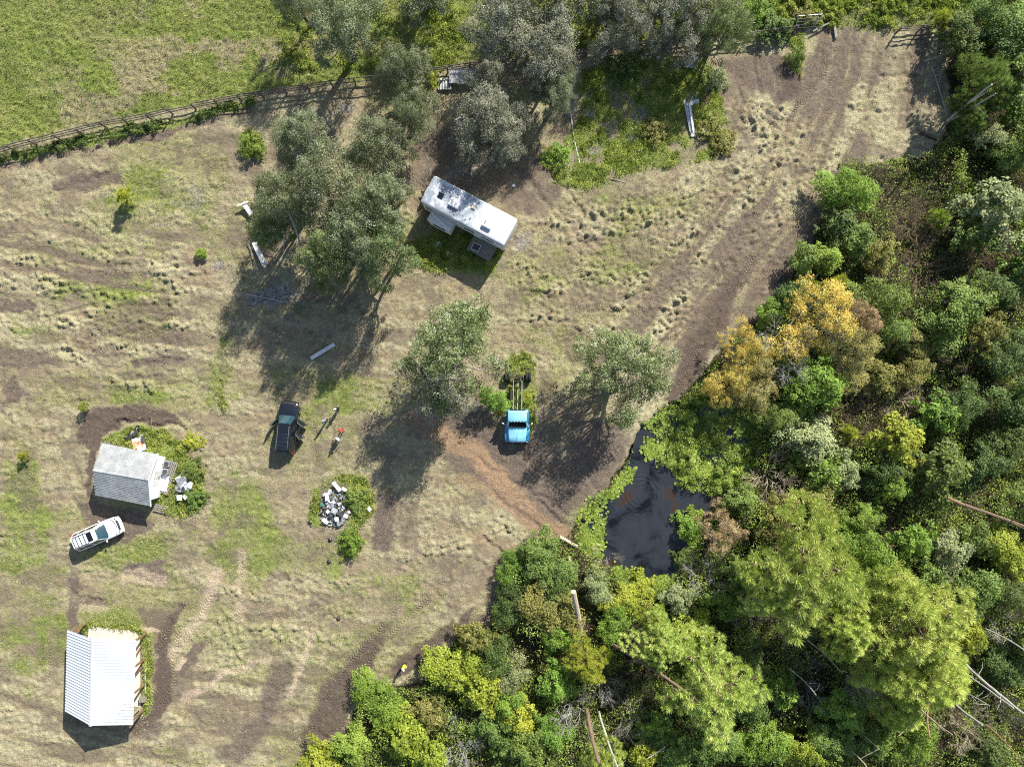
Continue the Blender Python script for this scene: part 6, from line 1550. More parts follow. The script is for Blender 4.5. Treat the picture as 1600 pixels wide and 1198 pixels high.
# ================================================================ POLE BARN
def barn_roof_material():
    t = NT('white_ribbed_roofing')
    co = t.n('TexCoord').outputs['Object']
    c = t.ramp(t.noise(1.2, 4, 0.6, co), [(0.3, (0.55, 0.58, 0.61)), (0.7, (0.63, 0.65, 0.67))])
    # rust and dirt streaks near the low south-eastern corner
    mp = t.n('Mapping'); t.l(co, mp.inputs[0]); mp.inputs['Scale'].default_value = (1.3, 7.0, 1)
    d = t.n('VectorMath', operation='DISTANCE'); t.l(co, d.inputs[0]); d.inputs[1].default_value = (2.2, -3.3, 3.0)
    near = t.sstep(d.outputs['Value'], 2.3, 0.5)
    st = t.sstep(t.noise(1.6, 4, 0.7, mp.outputs[0]), 0.52, 0.60)
    c = t.mix(t.math('MULTIPLY', near, t.math('MULTIPLY', st, 0.75)), c, (0.33, 0.29, 0.27))
    t.bsdf(c, 0.38, 0.15, None, 0.4)
    return t.m


bx, by = -38.7, -27.4
barn = thing('pole_barn', 'open pole barn with a white ribbed metal gable roof in the south-western corner', 'barn', (bx, by, 0))
EV, RG = 2.62, 4.0
LT, LB, RT, RB = (-41.8, -23.1), (-42.0, -30.75), (-35.3, -24.1), (-35.6, -32.05)
GT, GB = (-38.62, -23.5), (-38.80, -31.45)
rm = barn_roof_material()
for (e0, e1), (r0_, r1_) in (((LT, LB), (GT, GB)), ((RT, RB), (GT, GB))):
    mb = MB(); NR = 29
    top_e, top_r = [], []
    for i in range(NR):
        for f, hh in ((0.0, 0), (0.62, 0), (0.74, .05), (0.88, .05), (0.999, 0)):
            t = (i + f) / NR
            top_e.append((e0[0] + (e1[0] - e0[0]) * t - bx, e0[1] + (e1[1] - e0[1]) * t - by, EV + hh))
            top_r.append((r0_[0] + (r1_[0] - r0_[0]) * t - bx, r0_[1] + (r1_[1] - r0_[1]) * t - by, RG + hh))
    dn = lambda r: [(a, b, c - 0.02) for a, b, c in r]
    mb.loft([top_e, top_r, dn(top_r), dn(top_e), top_e], False, False)
    mb.build('roof_slope', rm, barn)
mb = MB()
a, b = Vector((GT[0] - bx, GT[1] - by + .05, RG + 0.05)), Vector((GB[0] - bx, GB[1] - by - .05, RG + 0.05))
mb.loft([[p + Vector((-.16, 0, -.06)), p, p + Vector((.16, 0, -.045)), p + Vector((.16, 0, -.055)), p + Vector((0, 0, -.012)), p + Vector((-.16, 0, -.072))] for p in (a, b)])
mb.build('ridge_cap', rm, barn)
sb = MB(); sb.prism([(-2.6, 3.75), (1.9, 3.25), (2.35, 2.5), (2.45, -4.2), (-2.9, -3.0)], -0.2, 0.06)
sb.build('floor_slab', M['concrete'], barn)
for k, t in enumerate((0.03, 0.34, 0.66, 0.97)):
    for e0, e1, ins_ in ((LT, LB, 0.35), (RT, RB, -0.35)):
        x = e0[0] + (e1[0] - e0[0]) * t - bx + ins_; y = e0[1] + (e1[1] - e0[1]) * t - by
        m = MB(); m.box(x, y, EV / 2 - 0.06, 0.15, 0.15, EV - 0.1); m.build('post', M['wood_brown'], barn)
        s = 1 if ins_ > 0 else -1
        m = MB(); m.beam((x + s * .09, y, 1.7), (x + s * 0.8, y, 2.72), 0.09, 0.05, (0, 1, 0)); m.build('brace', M['wood_brown'], barn)
for e0, e1, ins_ in ((LT, LB, 0.35), (RT, RB, -0.35)):
    m = MB(); m.beam((e0[0] - bx + ins_ - .11, e0[1] - by - .05, EV - 0.02), (e1[0] - bx + ins_ - .11, e1[1] - by + .05, EV - 0.02), 0.06, 0.2); m.build('eave_beam', M['wood_brown'], barn)
for t in (0.10, 0.34, 0.66, 0.93):
    yl = LT[1] + (LB[1] - LT[1]) * t - by; yr = RT[1] + (RB[1] - RT[1]) * t - by
    m = MB(); m.beam((LT[0] - bx + .4, yl + .12, EV - .14), (RT[0] - bx - .4, yr + .12, EV - .14), 0.05, 0.16); m.build('tie_beam', M['wood_brown'], barn)
m = MB(); m.tube([(2.9, -0.2, .09), (2.96, -2.9, .09)], 0.05, 6); m.build('white_pipe', M['white'], barn, True)
o = thing('crate', 'grey wooden crate under the eastern eave of the barn', 'crate', (bx + 2.85, by - 3.2, 0.07))
for k in range(4):
    m = MB(); m.box(-.21 + .14 * k, 0, 0.52, 0.11, 0.5, 0.03); m.build('slat', M['wood_grey'], o)
for sx in (-.28, .28):
    m = MB(); m.box(sx, 0, 0.25, 0.03, 0.5, 0.5); m.build('side', M['wood_grey'], o)
board('timber_offcut', (215, 1022), (224, 1006), 0.13, 0.10, M['wood_brown'], 'brown timber propped at the north-eastern barn corner', 'timber', lift=0.25)
board('timber_offcut', (214, 1052), (223, 1040), 0.16, 0.08, M['wood_brown'], 'brown timber under the middle of the eastern barn eave', 'timber', lift=0.35)
board('timber_offcut', (209, 1115), (221, 1104), 0.12, 0.09, M['wood_pale'], 'pale timber at the south-eastern barn corner', 'timber', lift=0.3)
board('timber_offcut', (118, 988), (133, 980), 0.16, 0.10, M['wood_brown'], 'reddish timber at the north-western barn corner', 'timber', lift=0.2)

# ================================================================ SHED
def shingle_material(name, a, b, speck):
    t = NT(name)
    co = t.n('TexCoord').outputs['Object']
    c = t.ramp(t.noise(1.4, 5, 0.65, co), [(0.3, a), (0.7, b)])
    c = t.mix(t.math('MULTIPLY', t.sstep(t.noise(7.5, 3, 0.6, co), 0.56, 0.66), speck), c, (0.10, 0.10, 0.095))
    t.bsdf(c, 0.92, 0, t.bump(t.noise(30, 3, 0.6, co), 0.4, 0.01), 0.2)
    return t.m


sx_, sy_ = -36.4, -8.6
shed = thing('garden_shed', 'white shed with a grey shingle gable roof standing in weeds', 'shed', (sx_, sy_, 0))
shm = shingle_material('grey_roof_shingle', (0.24, 0.255, 0.265), (0.40, 0.415, 0.41), 0.55)
SE, SRg = 2.1, 3.25


def pl(px, py, h):
    x, y = P(px, py, h); return Vector((x - sx_, y - sy_, h))


UL, UR, LL, LR = pl(159, 692, SE), pl(246, 709.5, SE), pl(148.9, 773, SE), pl(235, 790, SE)
RL, RR = pl(144.8, 735, SRg), pl(231.8, 750, SRg)
g = random.Random(3)
for (e0, e1, r0_, r1_, rows) in ((UL, UR, RL, RR, 15), (LL, LR, RL, RR, 15)):
    mb = MB(); mb.slab([e0, e1, r1_, r0_] if e0.y < r0_.y else [e1, e0, r0_, r1_], 0.06); mb.build('roof_deck', M['wood_grey'], shed)
    mb = MB()
    nrm = (e1 - e0).cross(r0_ - e0).normalized()
    if nrm.z < 0: nrm = -nrm
    for i in range(rows):
        ta, tb = i / rows, (i + 1.15) / rows
        tb = min(tb, 1.0)
        nt = 20
        for j in range(nt):
            ua, ub = (j + 0.5 * (i % 2)) / nt, (j + 0.93 + 0.5 * (i % 2)) / nt
            ub = min(ub, 1.0)
            if ua >= 0.99: continue
            q = lambda u, t: (e0.lerp(e1, u)).lerp(r0_.lerp(r1_, u), t)
            lift = 0.03 + g.uniform(0, .012)
            a_, b_, c_, d_ = q(ua, ta) + nrm * lift, q(ub, ta) + nrm * lift, q(ub, tb) + nrm * .012, q(ua, tb) + nrm * .012
            lo = [q(ua, ta) + nrm * .004, q(ub, ta) + nrm * .004]
            mb.add([a_, b_, c_, d_, lo[0], lo[1]], [(0, 1, 2, 3), (4, 5, 1, 0), (4, 0, 3), (5, 2, 1)])
    o = mb.build('shingles', shm, shed); o['kind'] = 'stuff'
mb = MB()
a, b = RL + Vector((0, 0, .045)), RR + Vector((0, 0, .045))
d = (b - a).normalized(); sd = Vector((-d.y, d.x, 0))
for i in range(16):
    p0, p1 = a.lerp(b, i / 16), a.lerp(b, (i + .96) / 16)
    mb.loft([[p - sd * .15 + Vector((0, 0, -.075)), p + Vector((0, 0, .008 * (k == 0) + .01)), p + sd * .15 + Vector((0, 0, -.075)), p + Vector((0, 0, -.03))] for k, p in enumerate((p0, p1))])
mb.build('ridge_shingles', shm, shed)
# walls: body, boarded gable on the east side, trim
wi = [UL.lerp(UR, .04).lerp(LL.lerp(LR, .04), .10), UL.lerp(UR, .97).lerp(LL.lerp(LR, .97), .10), UL.lerp(UR, .97).lerp(LL.lerp(LR, .97), .90), UL.lerp(UR, .04).lerp(LL.lerp(LR, .04), .90)]
mb = MB(); mb.prism([(p.x, p.y) for p in wi], -0.1, SE - 0.02); mb.build('walls', M['white'], shed)
e_a, e_b = wi[1].copy(), wi[2].copy()
out = Vector(((RR - RL).x, (RR - RL).y, 0)).normalized()
NB = 14
for k in range(NB):
    t0, t1 = k / NB + .001, (k + 1) / NB - .001
    def hz(t): return SE + (SRg - SE) * (1 - abs(2 * t - 1)) * 0.9 - 0.06
    p0, p1 = e_a.lerp(e_b, t0), e_a.lerp(e_b, t1)
    mb = MB()
    vs = []
    for dd in (0.004, 0.030):
        vs += [(p0.x + out.x * dd, p0.y + out.y * dd, 0.0), (p1.x + out.x * dd, p1.y + out.y * dd, 0.0), (p1.x + out.x * dd, p1.y + out.y * dd, hz(t1)), (p0.x + out.x * dd, p0.y + out.y * dd, hz(t0))]
    mb.add(vs, [(0, 1, 2, 3), (7, 6, 5, 4), (0, 4, 5, 1), (1, 5, 6, 2), (2, 6, 7, 3), (3, 7, 4, 0)])
    mb.build('board', M['white'], shed)
for e in (UR, LR):
    mb = MB(); mb.beam(e.lerp(RR, -.03) + out * .02 + Vector((0, 0, -.03)), RR + out * .02 + Vector((0, 0, -.03)), 0.05, 0.16); mb.build('barge_board', M['white'], shed)
for s_ in (0, 1):                                            # double door in the gable wall
    c = e_a.lerp(e_b, 0.40 + 0.17 * s_) + out * 0.045
    mb = MB(); dr = (e_b - e_a).normalized(); ang = math.atan2(dr.y, dr.x)
    mb.box(c.x, c.y, 0.98, 0.72, 0.03, 1.86, ang); d_ = mb.build('door', M['white_worn'], shed)
    mb = MB(); mb.box(c.x + dr.x * .25 * (1 - 2 * s_) + out.x * .04, c.y + dr.y * .25 * (1 - 2 * s_) + out.y * .04, 1.0, 0.05, 0.05, 0.16, ang); mb.build('handle', M['steel_dark'], d_)


def small_box(name, px, py, z, sx, sy, sz, rz, mat, label, cat, bev=0.02, group=None):
    x, y = P(px, py, z + sz)
    m = MB(); m.box(0, 0, sz / 2, sx, sy, sz)
    o = m.build(name, mat, None, False, bev)
    o.location = (x, y, gz(x, y) + z); o.rotation_euler[2] = R(rz)
    return tag(o, label, cat, group)


# appliances at the shed wall
for px, py, sz, lab, mt in ((259.5, 725, 0.75, 'upper grey appliance against the white shed gable', 'grey_sheet'), (257, 737, 0.85, 'lower grey appliance against the white shed gable', 'steel')):
    x, y = P(px, py, sz)
    o = thing('old_appliance', lab, 'appliance', (x, y, gz(x, y)), R(-10))
    m = MB(); m.box(0, 0, sz / 2, 0.55, 0.6, sz); m.build('cabinet', M[mt], o, False, .03)
    m = MB(); m.box(0.02, 0.0, sz + .012, 0.42, 0.46, 0.02); m.build('lid', M['dark_sheet'], o, False, .008)
    m = MB(); m.tube([(.29, -.2, sz * .7), (.33, -.2, sz * .7), (.33, .2, sz * .7), (.29, .2, sz * .7)], .012, 5); m.build('handle', M['chrome'], o)
board('white_pipe', (255, 722), (268, 720.5), 0.10, 0.10, M['white'], 'white pipe sticking out from the shed gable', 'pipe', lift=0.55)
small_box('loose_white_door', 256.5, 755, 0.35, 0.75, 1.5, 0.06, -10, M['white'], 'loose white door lying flat beside the slatted boards', 'door')


def scrap(px, py, sx, sy, rz, tilt, mat, label, cat='scrap', group=None, z=0.25, name='scrap_sheet', seed=0, t=0.025):
    """buckled sheet: a small grid with creases and thickness"""
    g = random.Random(int(px * 3 + py * 5 + seed))
    x, y = P(px, py, z)
    N = 4
    top = [[Vector(((i / (N - 1) - .5) * sx * g.uniform(.9, 1.05), (j / (N - 1) - .5) * sy * g.uniform(.9, 1.05), g.uniform(-.07, .07) * min(1, sx))) for j in range(N)] for i in range(N)]
    mb = MB()
    vs = [p for r in top for p in r] + [p - Vector((0, 0, t)) for r in top for p in r]
    fs = []
    for i in range(N - 1):
        for j in range(N - 1):
            a = i * N + j
            fs.append((a, a + N, a + N + 1, a + 1)); fs.append((a + 1 + N * N, a + N + 1 + N * N, a + N + N * N, a + N * N))
    rim = [i * N for i in range(N)] + [(N - 1) * N + j for j in range(1, N)] + [i * N + N - 1 for i in range(N - 2, -1, -1)] + [j for j in range(N - 2, 0, -1)]
    for k in range(len(rim)):
        a, b = rim[k], rim[(k + 1) % len(rim)]
        fs.append((a, b, b + N * N, a + N * N))
    mb.add(vs, fs)
    o = mb.build(name, mat)
    o.location = (x, y, gz(x, y) + z); o.rotation_euler = (R(tilt), R(g.uniform(-8, 8)), R(rz))
    return tag(o, label, cat, group)


HS = 'scrap heaped east of the shed'
for px, py, a, b, rz, ti, mt, lab in ((285, 752, 0.9, 0.9, 20, 10, 'grey_sheet', 'grey buckled sheet in the middle of the scrap east of the shed'), (292, 760, 0.7, 0.9, 50, 14, 'white_worn', 'white torn sheet in the scrap east of the shed'), (297, 757, 0.5, 0.6, -20, -12, 'white', 'brightest white piece at the eastern end of the shed scrap'),
                                       (280, 761, 0.8, 0.7, 75, -10, 'grey_sheet', 'second grey sheet, lower in the shed scrap'), (289, 748, 0.5, 0.5, 10, 18, 'white_worn', 'small white flap on top of the shed scrap'), (280, 748, 0.5, 0.5, 30, 12, 'white_worn', 'small pale flap at the upper end of the shed scrap'),
                                       (281, 777, 0.45, 0.55, 5, 6, 'white', 'white square piece below the shed scrap'), (290, 776, 0.35, 0.45, 40, -8, 'white_worn', 'small white shard below the shed scrap'), (284, 765, 0.7, 0.5, 15, 8, 'dark_sheet', 'dark sheet at the lower end of the shed scrap')):
    scrap(px, py, a, b, rz, ti, M[mt], lab, 'scrap', HS, 0.5)
# rubbish above the shed roof and a small motorbike
scrap(216, 695, 0.95, 0.75, 10, 8, M['orange_plastic'], 'white and orange plastic bucket lid by the shed roof', 'plastic', None, 0.35)
scrap(221, 699, 0.85, 0.6, 15, -5, M['white'], 'white plastic piece beside the orange one', 'plastic', None, 0.3)
scrap(213, 687, 0.8, 0.4, 20, 14, M['white_worn'], 'white strip above the orange plastic', 'plastic', None, 0.3)
scrap(223, 688, 0.5, 0.45, 60, -10, M['dark_sheet'], 'dark scrap piece above the orange plastic', 'scrap', None, 0.3)
log('white_branch', (226, 690), (242, 672), 0.05, 0.03, BARK['bark_silver'], 'white forked branch in the weeds above the shed', 'branch', twigs=3)


def motorbike(px, py, rz):
    x, y = P(px, py, 0.5)
    o = thing('minibike', 'small dark motorbike lying in the weeds above the shed', 'motorbike', (x, y, gz(x, y) + 0.28), R(rz))
    o.rotation_euler[0] = R(52)
    for sx in (-.62, .62):
        m = MB(); N = 16
        m.loft([[(sx + (0.26 + .075 * math.cos(b)) * math.cos(a), .075 * math.sin(b), 0.02 + (0.26 + .075 * math.cos(b)) * math.sin(a)) for b in (0, 1.05, 2.1, 3.14, 4.2, 5.25)] for a in [2 * math.pi * k / N for k in range(N + 1)]], False)
        w = m.build('wheel', M['rubber'], o, True)
        m = MB(); m.tube([(sx, -.06, .02), (sx, .06, .02)], .06, 8)
        for k in range(5): m.tube([(sx, 0, .02), (sx + .24 * math.cos(k * 1.257), 0, .02 + .24 * math.sin(k * 1.257))], .012, 4)
        m.build('rim', M['chrome'], w)
    m = MB(); m.tube([(-.62, 0, .02), (-.3, 0, .32), (.28, 0, .38), (.42, 0, .5)], .035, 6); m.tube([(-.3, 0, .32), (-.1, 0, .02), (.25, 0, .05), (.28, 0, .38)], .03, 6); m.build('frame', M['steel_dark'], o, True)
    m = MB(); m.box(-.28, 0, .46, .62, .2, .1); m.build('seat', M['seat'], o, False, .035)
    m = MB(); m.box(.16, 0, .47, .34, .22, .18); m.build('fuel_tank', M['dark_sheet'], o, False, .06)
    m = MB(); m.box(.05, 0, .16, .3, .2, .24); m.build('engine', M['steel'], o, False, .03)
    m = MB(); m.tube([(.62, .07, .02), (.44, .07, .52)], .022, 6); m.tube([(.62, -.07, .02), (.44, -.07, .52)], .022, 6); m.build('fork', M['chrome'], o, True)
    m = MB(); m.tube([(.36, -.34, .68), (.43, -.1, .6), (.43, .1, .6), (.36, .34, .68)], .018, 6); m.build('handlebar', M['steel_dark'], o, True)


motorbike(205, 675, 38)

# ================================================================ RUBBISH HEAP
RH = 'rubbish heap south of the dark car'
for px, py, a, b, rz, ti, mt, lab in ((510.5, 776, 0.42, 0.95, 4, 6, 'white', 'upright white board on the western side of the rubbish heap'), (526, 760, 0.42, 1.3, 38, 8, 'white', 'long white board slanting over the top of the rubbish heap'), (538, 764, 0.35, 0.6, 55, 5, 'white', 'small white board at the upper end of the rubbish heap'),
                                       (515, 768, 0.35, 0.6, -30, 12, 'white_worn', 'white board end between the two long boards of the heap'), (508, 814, 0.42, 0.8, 50, 10, 'white', 'white slab at the lower western corner of the rubbish heap'), (577, 795, 0.4, 0.45, 40, 5, 'white', 'lone white piece east of the rubbish heap'),
                                       (517, 790, 0.7, 0.6, 25, 15, 'grey_sheet', 'grey crumpled sheet below the upright white board'), (522, 798, 0.7, 0.6, -30, -14, 'grey_sheet', 'crumpled grey sheet in the heap centre'), (534, 803, 0.8, 0.6, 30, 12, 'dark_sheet', 'dark sheet on the eastern side of the heap'),
                                       (517, 805, 0.6, 0.5, 70, 20, 'dark_sheet', 'dark folded sheet in the lower heap'), (526, 811, 0.5, 0.5, 10, -18, 'white_worn', 'pale flap in the lower heap'), (540, 806, 0.45, 0.5, 60, 16, 'white_worn', 'pale flap at the eastern end of the heap'), (531, 818, 0.7, 0.4, 20, 10, 'grey_sheet', 'grey sheet at the lower end of the heap'),
                                       (512, 799, 0.4, 0.4, 45, -12, 'white_worn', 'small white flap on the western heap side'), (520, 785, 0.5, 0.35, 20, 10, 'white_worn', 'small pale flap under the upright white board'), (503, 788, 0.35, 0.3, 15, 8, 'green_plastic', 'green plastic piece on the western side of the heap'), (545, 800, 0.3, 0.3, 25, 8, 'white', 'little white piece east of the dark sheet'), (536, 812, 0.5, 0.4, -35, 14, 'grey_sheet', 'grey flap under the pale eastern flap')):
    scrap(px, py, a * .85, b * .85, rz, ti, M[mt], lab, 'scrap', RH, 0.5, t=0.04)
for px, py, s_, lab in ((484, 816, .2, 'black bag west of the rubbish heap'), (516, 843, .2, 'dark bag on bare ground below the rubbish heap'), (514, 877, .22, 'black bag far below the rubbish heap'), (529, 966, .2, 'black bag alone in the southern field')):
    x, y = P(px, py)
    m = MB(); gg = random.Random(px)
    rings = []
    for k in range(6):
        t = k / 5; r = s_ * (0.75, 1.0, .95, .7, .3, .12)[k]
        rings.append([(r * math.cos(a) * gg.uniform(.82, 1.15), r * math.sin(a) * gg.uniform(.82, 1.15), s_ * 1.3 * t) for a in [6.283 * i / 9 for i in range(9)]])
    m.loft(rings)
    o = m.build('rubbish_bag', M['bag'], None, True); o.location = (x, y, gz(x, y) - .02)
    tag(o, lab, 'bag')
def rubble(px, py, rx, ry, n, label, seed):
    g = random.Random(seed)
    for mt, k in (('grey_sheet', .42), ('white_worn', .13), ('dark_sheet', .45)):
        m = MB()
        for i in range(int(n * k)):
            a, q = g.uniform(0, 6.28), math.sqrt(g.random())
            x, y = P(px + rx * q * math.cos(a), py + ry * q * math.sin(a))
            z = gz(x, y) + g.uniform(.02, .42) * (1 - q * .7)
            Mx = Matrix.Translation((x, y, z)) @ Matrix.Rotation(g.uniform(-.8, .8), 4, 'X') @ Matrix.Rotation(g.uniform(-.8, .8), 4, 'Y') @ Matrix.Rotation(g.uniform(0, 3), 4, 'Z')
            m.box(0, 0, 0, g.uniform(.08, .42), g.uniform(.05, .25), g.uniform(.01, .06), 0, Mx)
        tag(m.build('rubble', M[mt]), {'grey_sheet': 'small grey bits ', 'white_worn': 'small white bits ', 'dark_sheet': 'small dark bits '}[mt] + label, None, None, 'stuff')


rubble(522, 795, 24, 30, 240, 'strewn through the rubbish heap', 3)
rubble(286, 757, 15, 20, 120, 'strewn through the scrap east of the shed', 4)
rubble(218, 690, 14, 12, 50, 'strewn in the weeds above the shed', 5)
o = thing('bucket', 'dark bucket under the mossy oak north of the trailer', 'bucket', (*P(731, 243), gz(*P(731, 243))))
m = MB(); m.loft([[(r * math.cos(a), r * math.sin(a), z) for a in [6.283 * k / 14 for k in range(14)]] for r, z in ((.22, 0), (.29, .42), (.26, .42), (.2, .05))]); m.build('body', M['black_plastic'], o, True)
m = MB(); m.tube([(.29, 0, .4), (.2, .1, .5), (0, .14, .54), (-.2, .1, .5), (-.29, 0, .4)], .012, 5); m.build('handle', M['steel'], o)

# ================================================================ TRAVEL TRAILER
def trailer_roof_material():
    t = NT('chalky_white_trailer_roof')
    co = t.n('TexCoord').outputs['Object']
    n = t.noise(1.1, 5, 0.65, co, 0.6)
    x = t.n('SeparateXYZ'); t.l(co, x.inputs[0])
    worn_shade = t.sstep(x.outputs[0], 2.4, -0.6)                      # weathering plus the oaks' dappled shade, both put into this half's colour
    f = t.math('MULTIPLY', t.sstep(n, 0.36, 0.56), t.math('ADD', t.math('MULTIPLY', worn_shade, 0.95), 0.08))
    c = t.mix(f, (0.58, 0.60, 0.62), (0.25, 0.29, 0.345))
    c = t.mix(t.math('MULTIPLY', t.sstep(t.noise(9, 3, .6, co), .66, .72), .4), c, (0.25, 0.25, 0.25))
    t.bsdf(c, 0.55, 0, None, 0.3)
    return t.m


tx_, ty_ = P(733, 329, 3.45)
tr_ = thing('travel_trailer', 'white travel trailer with a weathered roof and a slide-out, parked under the oaks', 'trailer', (tx_, ty_, gz(tx_, ty_)), R(-27.8))
TL_, TW_, TH_ = 8.75, 2.7, 3.45


def rrect(L, W_, r, z, n=4, cx=0, cy=0):
    out_ = []
    for sx, sy, a0 in ((1, 1, 0), (-1, 1, 90), (-1, -1, 180), (1, -1, 270)):
        for k in range(n + 1):
            a = R(a0 + 90 * k / n)
            out_.append((cx + sx * (L / 2 - r) + r * math.cos(a), cy + sy * (W_ / 2 - r) + r * math.sin(a), z))
    return out_


m = MB(); m.loft([rrect(TL_ - .1, TW_ - .06, .12, .45), rrect(TL_, TW_, .12, .6), rrect(TL_, TW_, .12, TH_ - .12), rrect(TL_ - .06, TW_ - .06, .12, TH_ - .02)])
m.build('body', M['white_worn'], tr_, True)
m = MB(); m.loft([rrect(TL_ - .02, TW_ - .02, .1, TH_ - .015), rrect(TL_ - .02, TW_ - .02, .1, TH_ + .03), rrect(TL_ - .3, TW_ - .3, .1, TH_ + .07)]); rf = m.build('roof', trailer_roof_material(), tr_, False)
for sy in (-1, 1):
    m = MB(); m.box(0, sy * (TW_ / 2 + .02), TH_ - .1, TL_ * .97, .05, .08); m.build('gutter', M['white'], tr_)
m = MB(); m.box(-TL_ / 2 + .28, 0, TH_ + .07, .05, TW_ * .9, .03); m.build('roof_seam', M['grey_sheet'], rf)
m = MB(); m.box(-2.95, -.02, TH_ + .10, .52, .52, .07); m.build('roof_hatch', M['glass_dark'], tr_, False, .015)
for cx, cy, L, W_, H in ((-1.45, -.05, .95, .85, .30), (2.15, -.32, .95, .85, .34)):
    m = MB(); m.loft([rrect(L, W_, .12, TH_ + .06, 3, cx, cy), rrect(L, W_, .12, TH_ + .06 + H * .8, 3, cx, cy), rrect(L * .85, W_ * .85, .12, TH_ + .06 + H, 3, cx, cy)]); ac = m.build('air_conditioner', M['white'], tr_, True)
    m = MB(); m.box(cx - L * .3, cy, TH_ + .06 + H + .008, .16, .4, .02); m.build('vent', M['grey_sheet'], ac)
m = MB(); m.box(.25, .45, TH_ + .12, .38, .34, .12); m.build('roof_vent', M['tan_plastic'], tr_, False, .03)
m = MB(); m.box(.18, .78, TH_ + .09, .3, .26, .05); m.build('roof_vent', M['white'], tr_, False, .02)
for q in ((-.3, -.65), (.1, -.85), (.45, -.55), (-1.0, .75)):
    m = MB(); m.tube([(*q, TH_ + .05), (*q, TH_ + .2)], .045, 7); m.build('vent_pipe', M['grey_sheet'], tr_, True)
m = MB(); m.loft([rrect(2.3, 1.15, .06, .7, 2, -2.05, -TW_ / 2 - .5), rrect(2.3, 1.15, .06, 2.45, 2, -2.05, -TW_ / 2 - .5)]); so_ = m.build('slide_out', M['white_worn'], tr_, True)
m = MB(); m.loft([rrect(2.44, 1.22, .05, 2.455, 2, -2.05, -TW_ / 2 - .52), rrect(2.44, 1.22, .05, 2.52, 2, -2.05, -TW_ / 2 - .52)]); m.build('slide_roof', M['white_worn'], so_, False)
m = MB(); m.beam((-3.1, -TW_ / 2 - .35, 2.535), (-1.2, -TW_ / 2 - .95, 2.535), .16, .03); m.build('roof_strip', M['white'], so_)
m = MB(); m.box(-2.05, -TW_ / 2 - 1.085, 1.75, 1.3, .02, .6); wd_ = m.build('window', M['glass_dark'], so_)
for x0, w0 in ((-3.75, .6), (.6, 1.1), (2.6, 1.2)):
    m = MB(); m.box(x0, -TW_ / 2 - .015, 1.95, w0, .03, .6); wn_ = m.build('window', M['glass_dark'], tr_)
    m = MB()
    for dz in (-.32, .32): m.box(x0, -TW_ / 2 - .03, 1.95 + dz, w0 + .06, .02, .05)
    m.build('frame', M['white'], wn_)
m = MB(); m.box(1.55, -TW_ / 2 - .015, 1.5, .72, .03, 1.85); dr_ = m.build('door', M['white'], tr_)
m = MB(); m.box(1.85, -TW_ / 2 - .05, 1.4, .06, .05, .14); m.build('handle', M['steel_dark'], dr_)
m = MB(); m.tube([(-.6, -TW_ / 2 - .11, TH_ - .25), (4.2, -TW_ / 2 - .11, TH_ - .25)], .07, 8); m.build('awning_roll', M['white_worn'], tr_, True)
m = MB(); m.box(1.5, -TW_ / 2 - .22, 2.55, .5, .24, .1); m.build('porch_lamp', M['white'], tr_, False, .03)
for sx in (-.1, .85):
    for sy in (-1, 1):
        m = MB(); m.tube([(sx, sy * 1.08, .35), (sx, sy * 1.28, .35)], .35, 16); w_ = m.build('wheel', M['rubber'], tr_, True)
        m = MB(); m.tube([(sx, sy * 1.285, .35), (sx, sy * 1.295, .35)], .19, 12); m.build('rim', M['steel'], w_, True)
m = MB(); m.beam((-TL_ / 2, .45, .5), (-TL_ / 2 - 1.1, 0, .5), .08, .1); m.beam((-TL_ / 2, -.45, .5), (-TL_ / 2 - 1.1, 0, .5), .08, .1); m.build('tow_frame', M['steel_dark'], tr_)
m = MB(); m.loft([rrect(.42, .95, .2, .56, 4, -TL_ / 2 - .42, .12), rrect(.42, .95, .2, 1.1, 4, -TL_ / 2 - .42, .12), rrect(.25, .7, .12, 1.25, 4, -TL_ / 2 - .42, .12)]); m.build('gas_bottle_cover', M['white_worn'], tr_, True)
m = MB(); m.box(-TL_ / 2 - .14, .1, .9, .12, .2, .5); m.build('battery_box', M['white'], tr_, False, .02)
# deck and things behind the trailer
dx0, dy0 = P(754, 386, 0.4)
dk = thing('wooden_deck', 'weathered wooden deck in the shade along the trailer door', 'deck', (dx0, dy0, gz(dx0, dy0)), R(-30))
for k in range(9):
    m = MB(); m.box(0, -.85 + .19 * k, .40, 2.5, .17, .03, R(.4 * math.sin(k * 3))); m.build('plank', M['wood_grey'], dk)
for sx in (-1.1, 0, 1.1):
    m = MB(); m.box(sx, -.09, .2, .1, 1.7, .36); m.build('joist', M['wood_grey'], dk)
ox, oy = P(744, 387, 0.9)
tb = thing('square_table', 'small square table with a dark top and white rim on the deck', 'table', (ox, oy, gz(ox, oy) + .42), R(-25))
m = MB(); m.loft([rrect(.78, .72, .1, .5), rrect(.78, .72, .1, .54)]); m.build('rim', M['white'], tb)
m = MB(); m.loft([rrect(.68, .62, .08, .541), rrect(.68, .62, .08, .555)]); m.build('top', M['glass_dark'], tb)
for sx in (-.3, .3):
    for sy in (-.27, .27):
        m = MB(); m.tube([(sx, sy, 0), (sx, sy, .5)], .02, 6); m.build('leg', M['steel'], tb)
board('hand_rail', (752, 391), (761, 401), 0.06, 0.05, M['wood_pale'], 'pale hand rail batten at the lower end of the deck', 'batten', lift=0.7)
scrap(684, 381, 0.55, 0.4, 20, 12, M['white_worn'], 'white rag lying in the green shade behind the trailer', 'rag', None, .12)
scrap(699, 395, 0.35, 0.3, 50, 6, M['white_worn'], 'smaller white scrap south of the white rag', 'rag', None, .1)
scrap(706, 374, 0.3, 0.3, 10, 6, M['rust'], 'reddish brown scrap beside the trailer slide-out', 'scrap', None, .15)
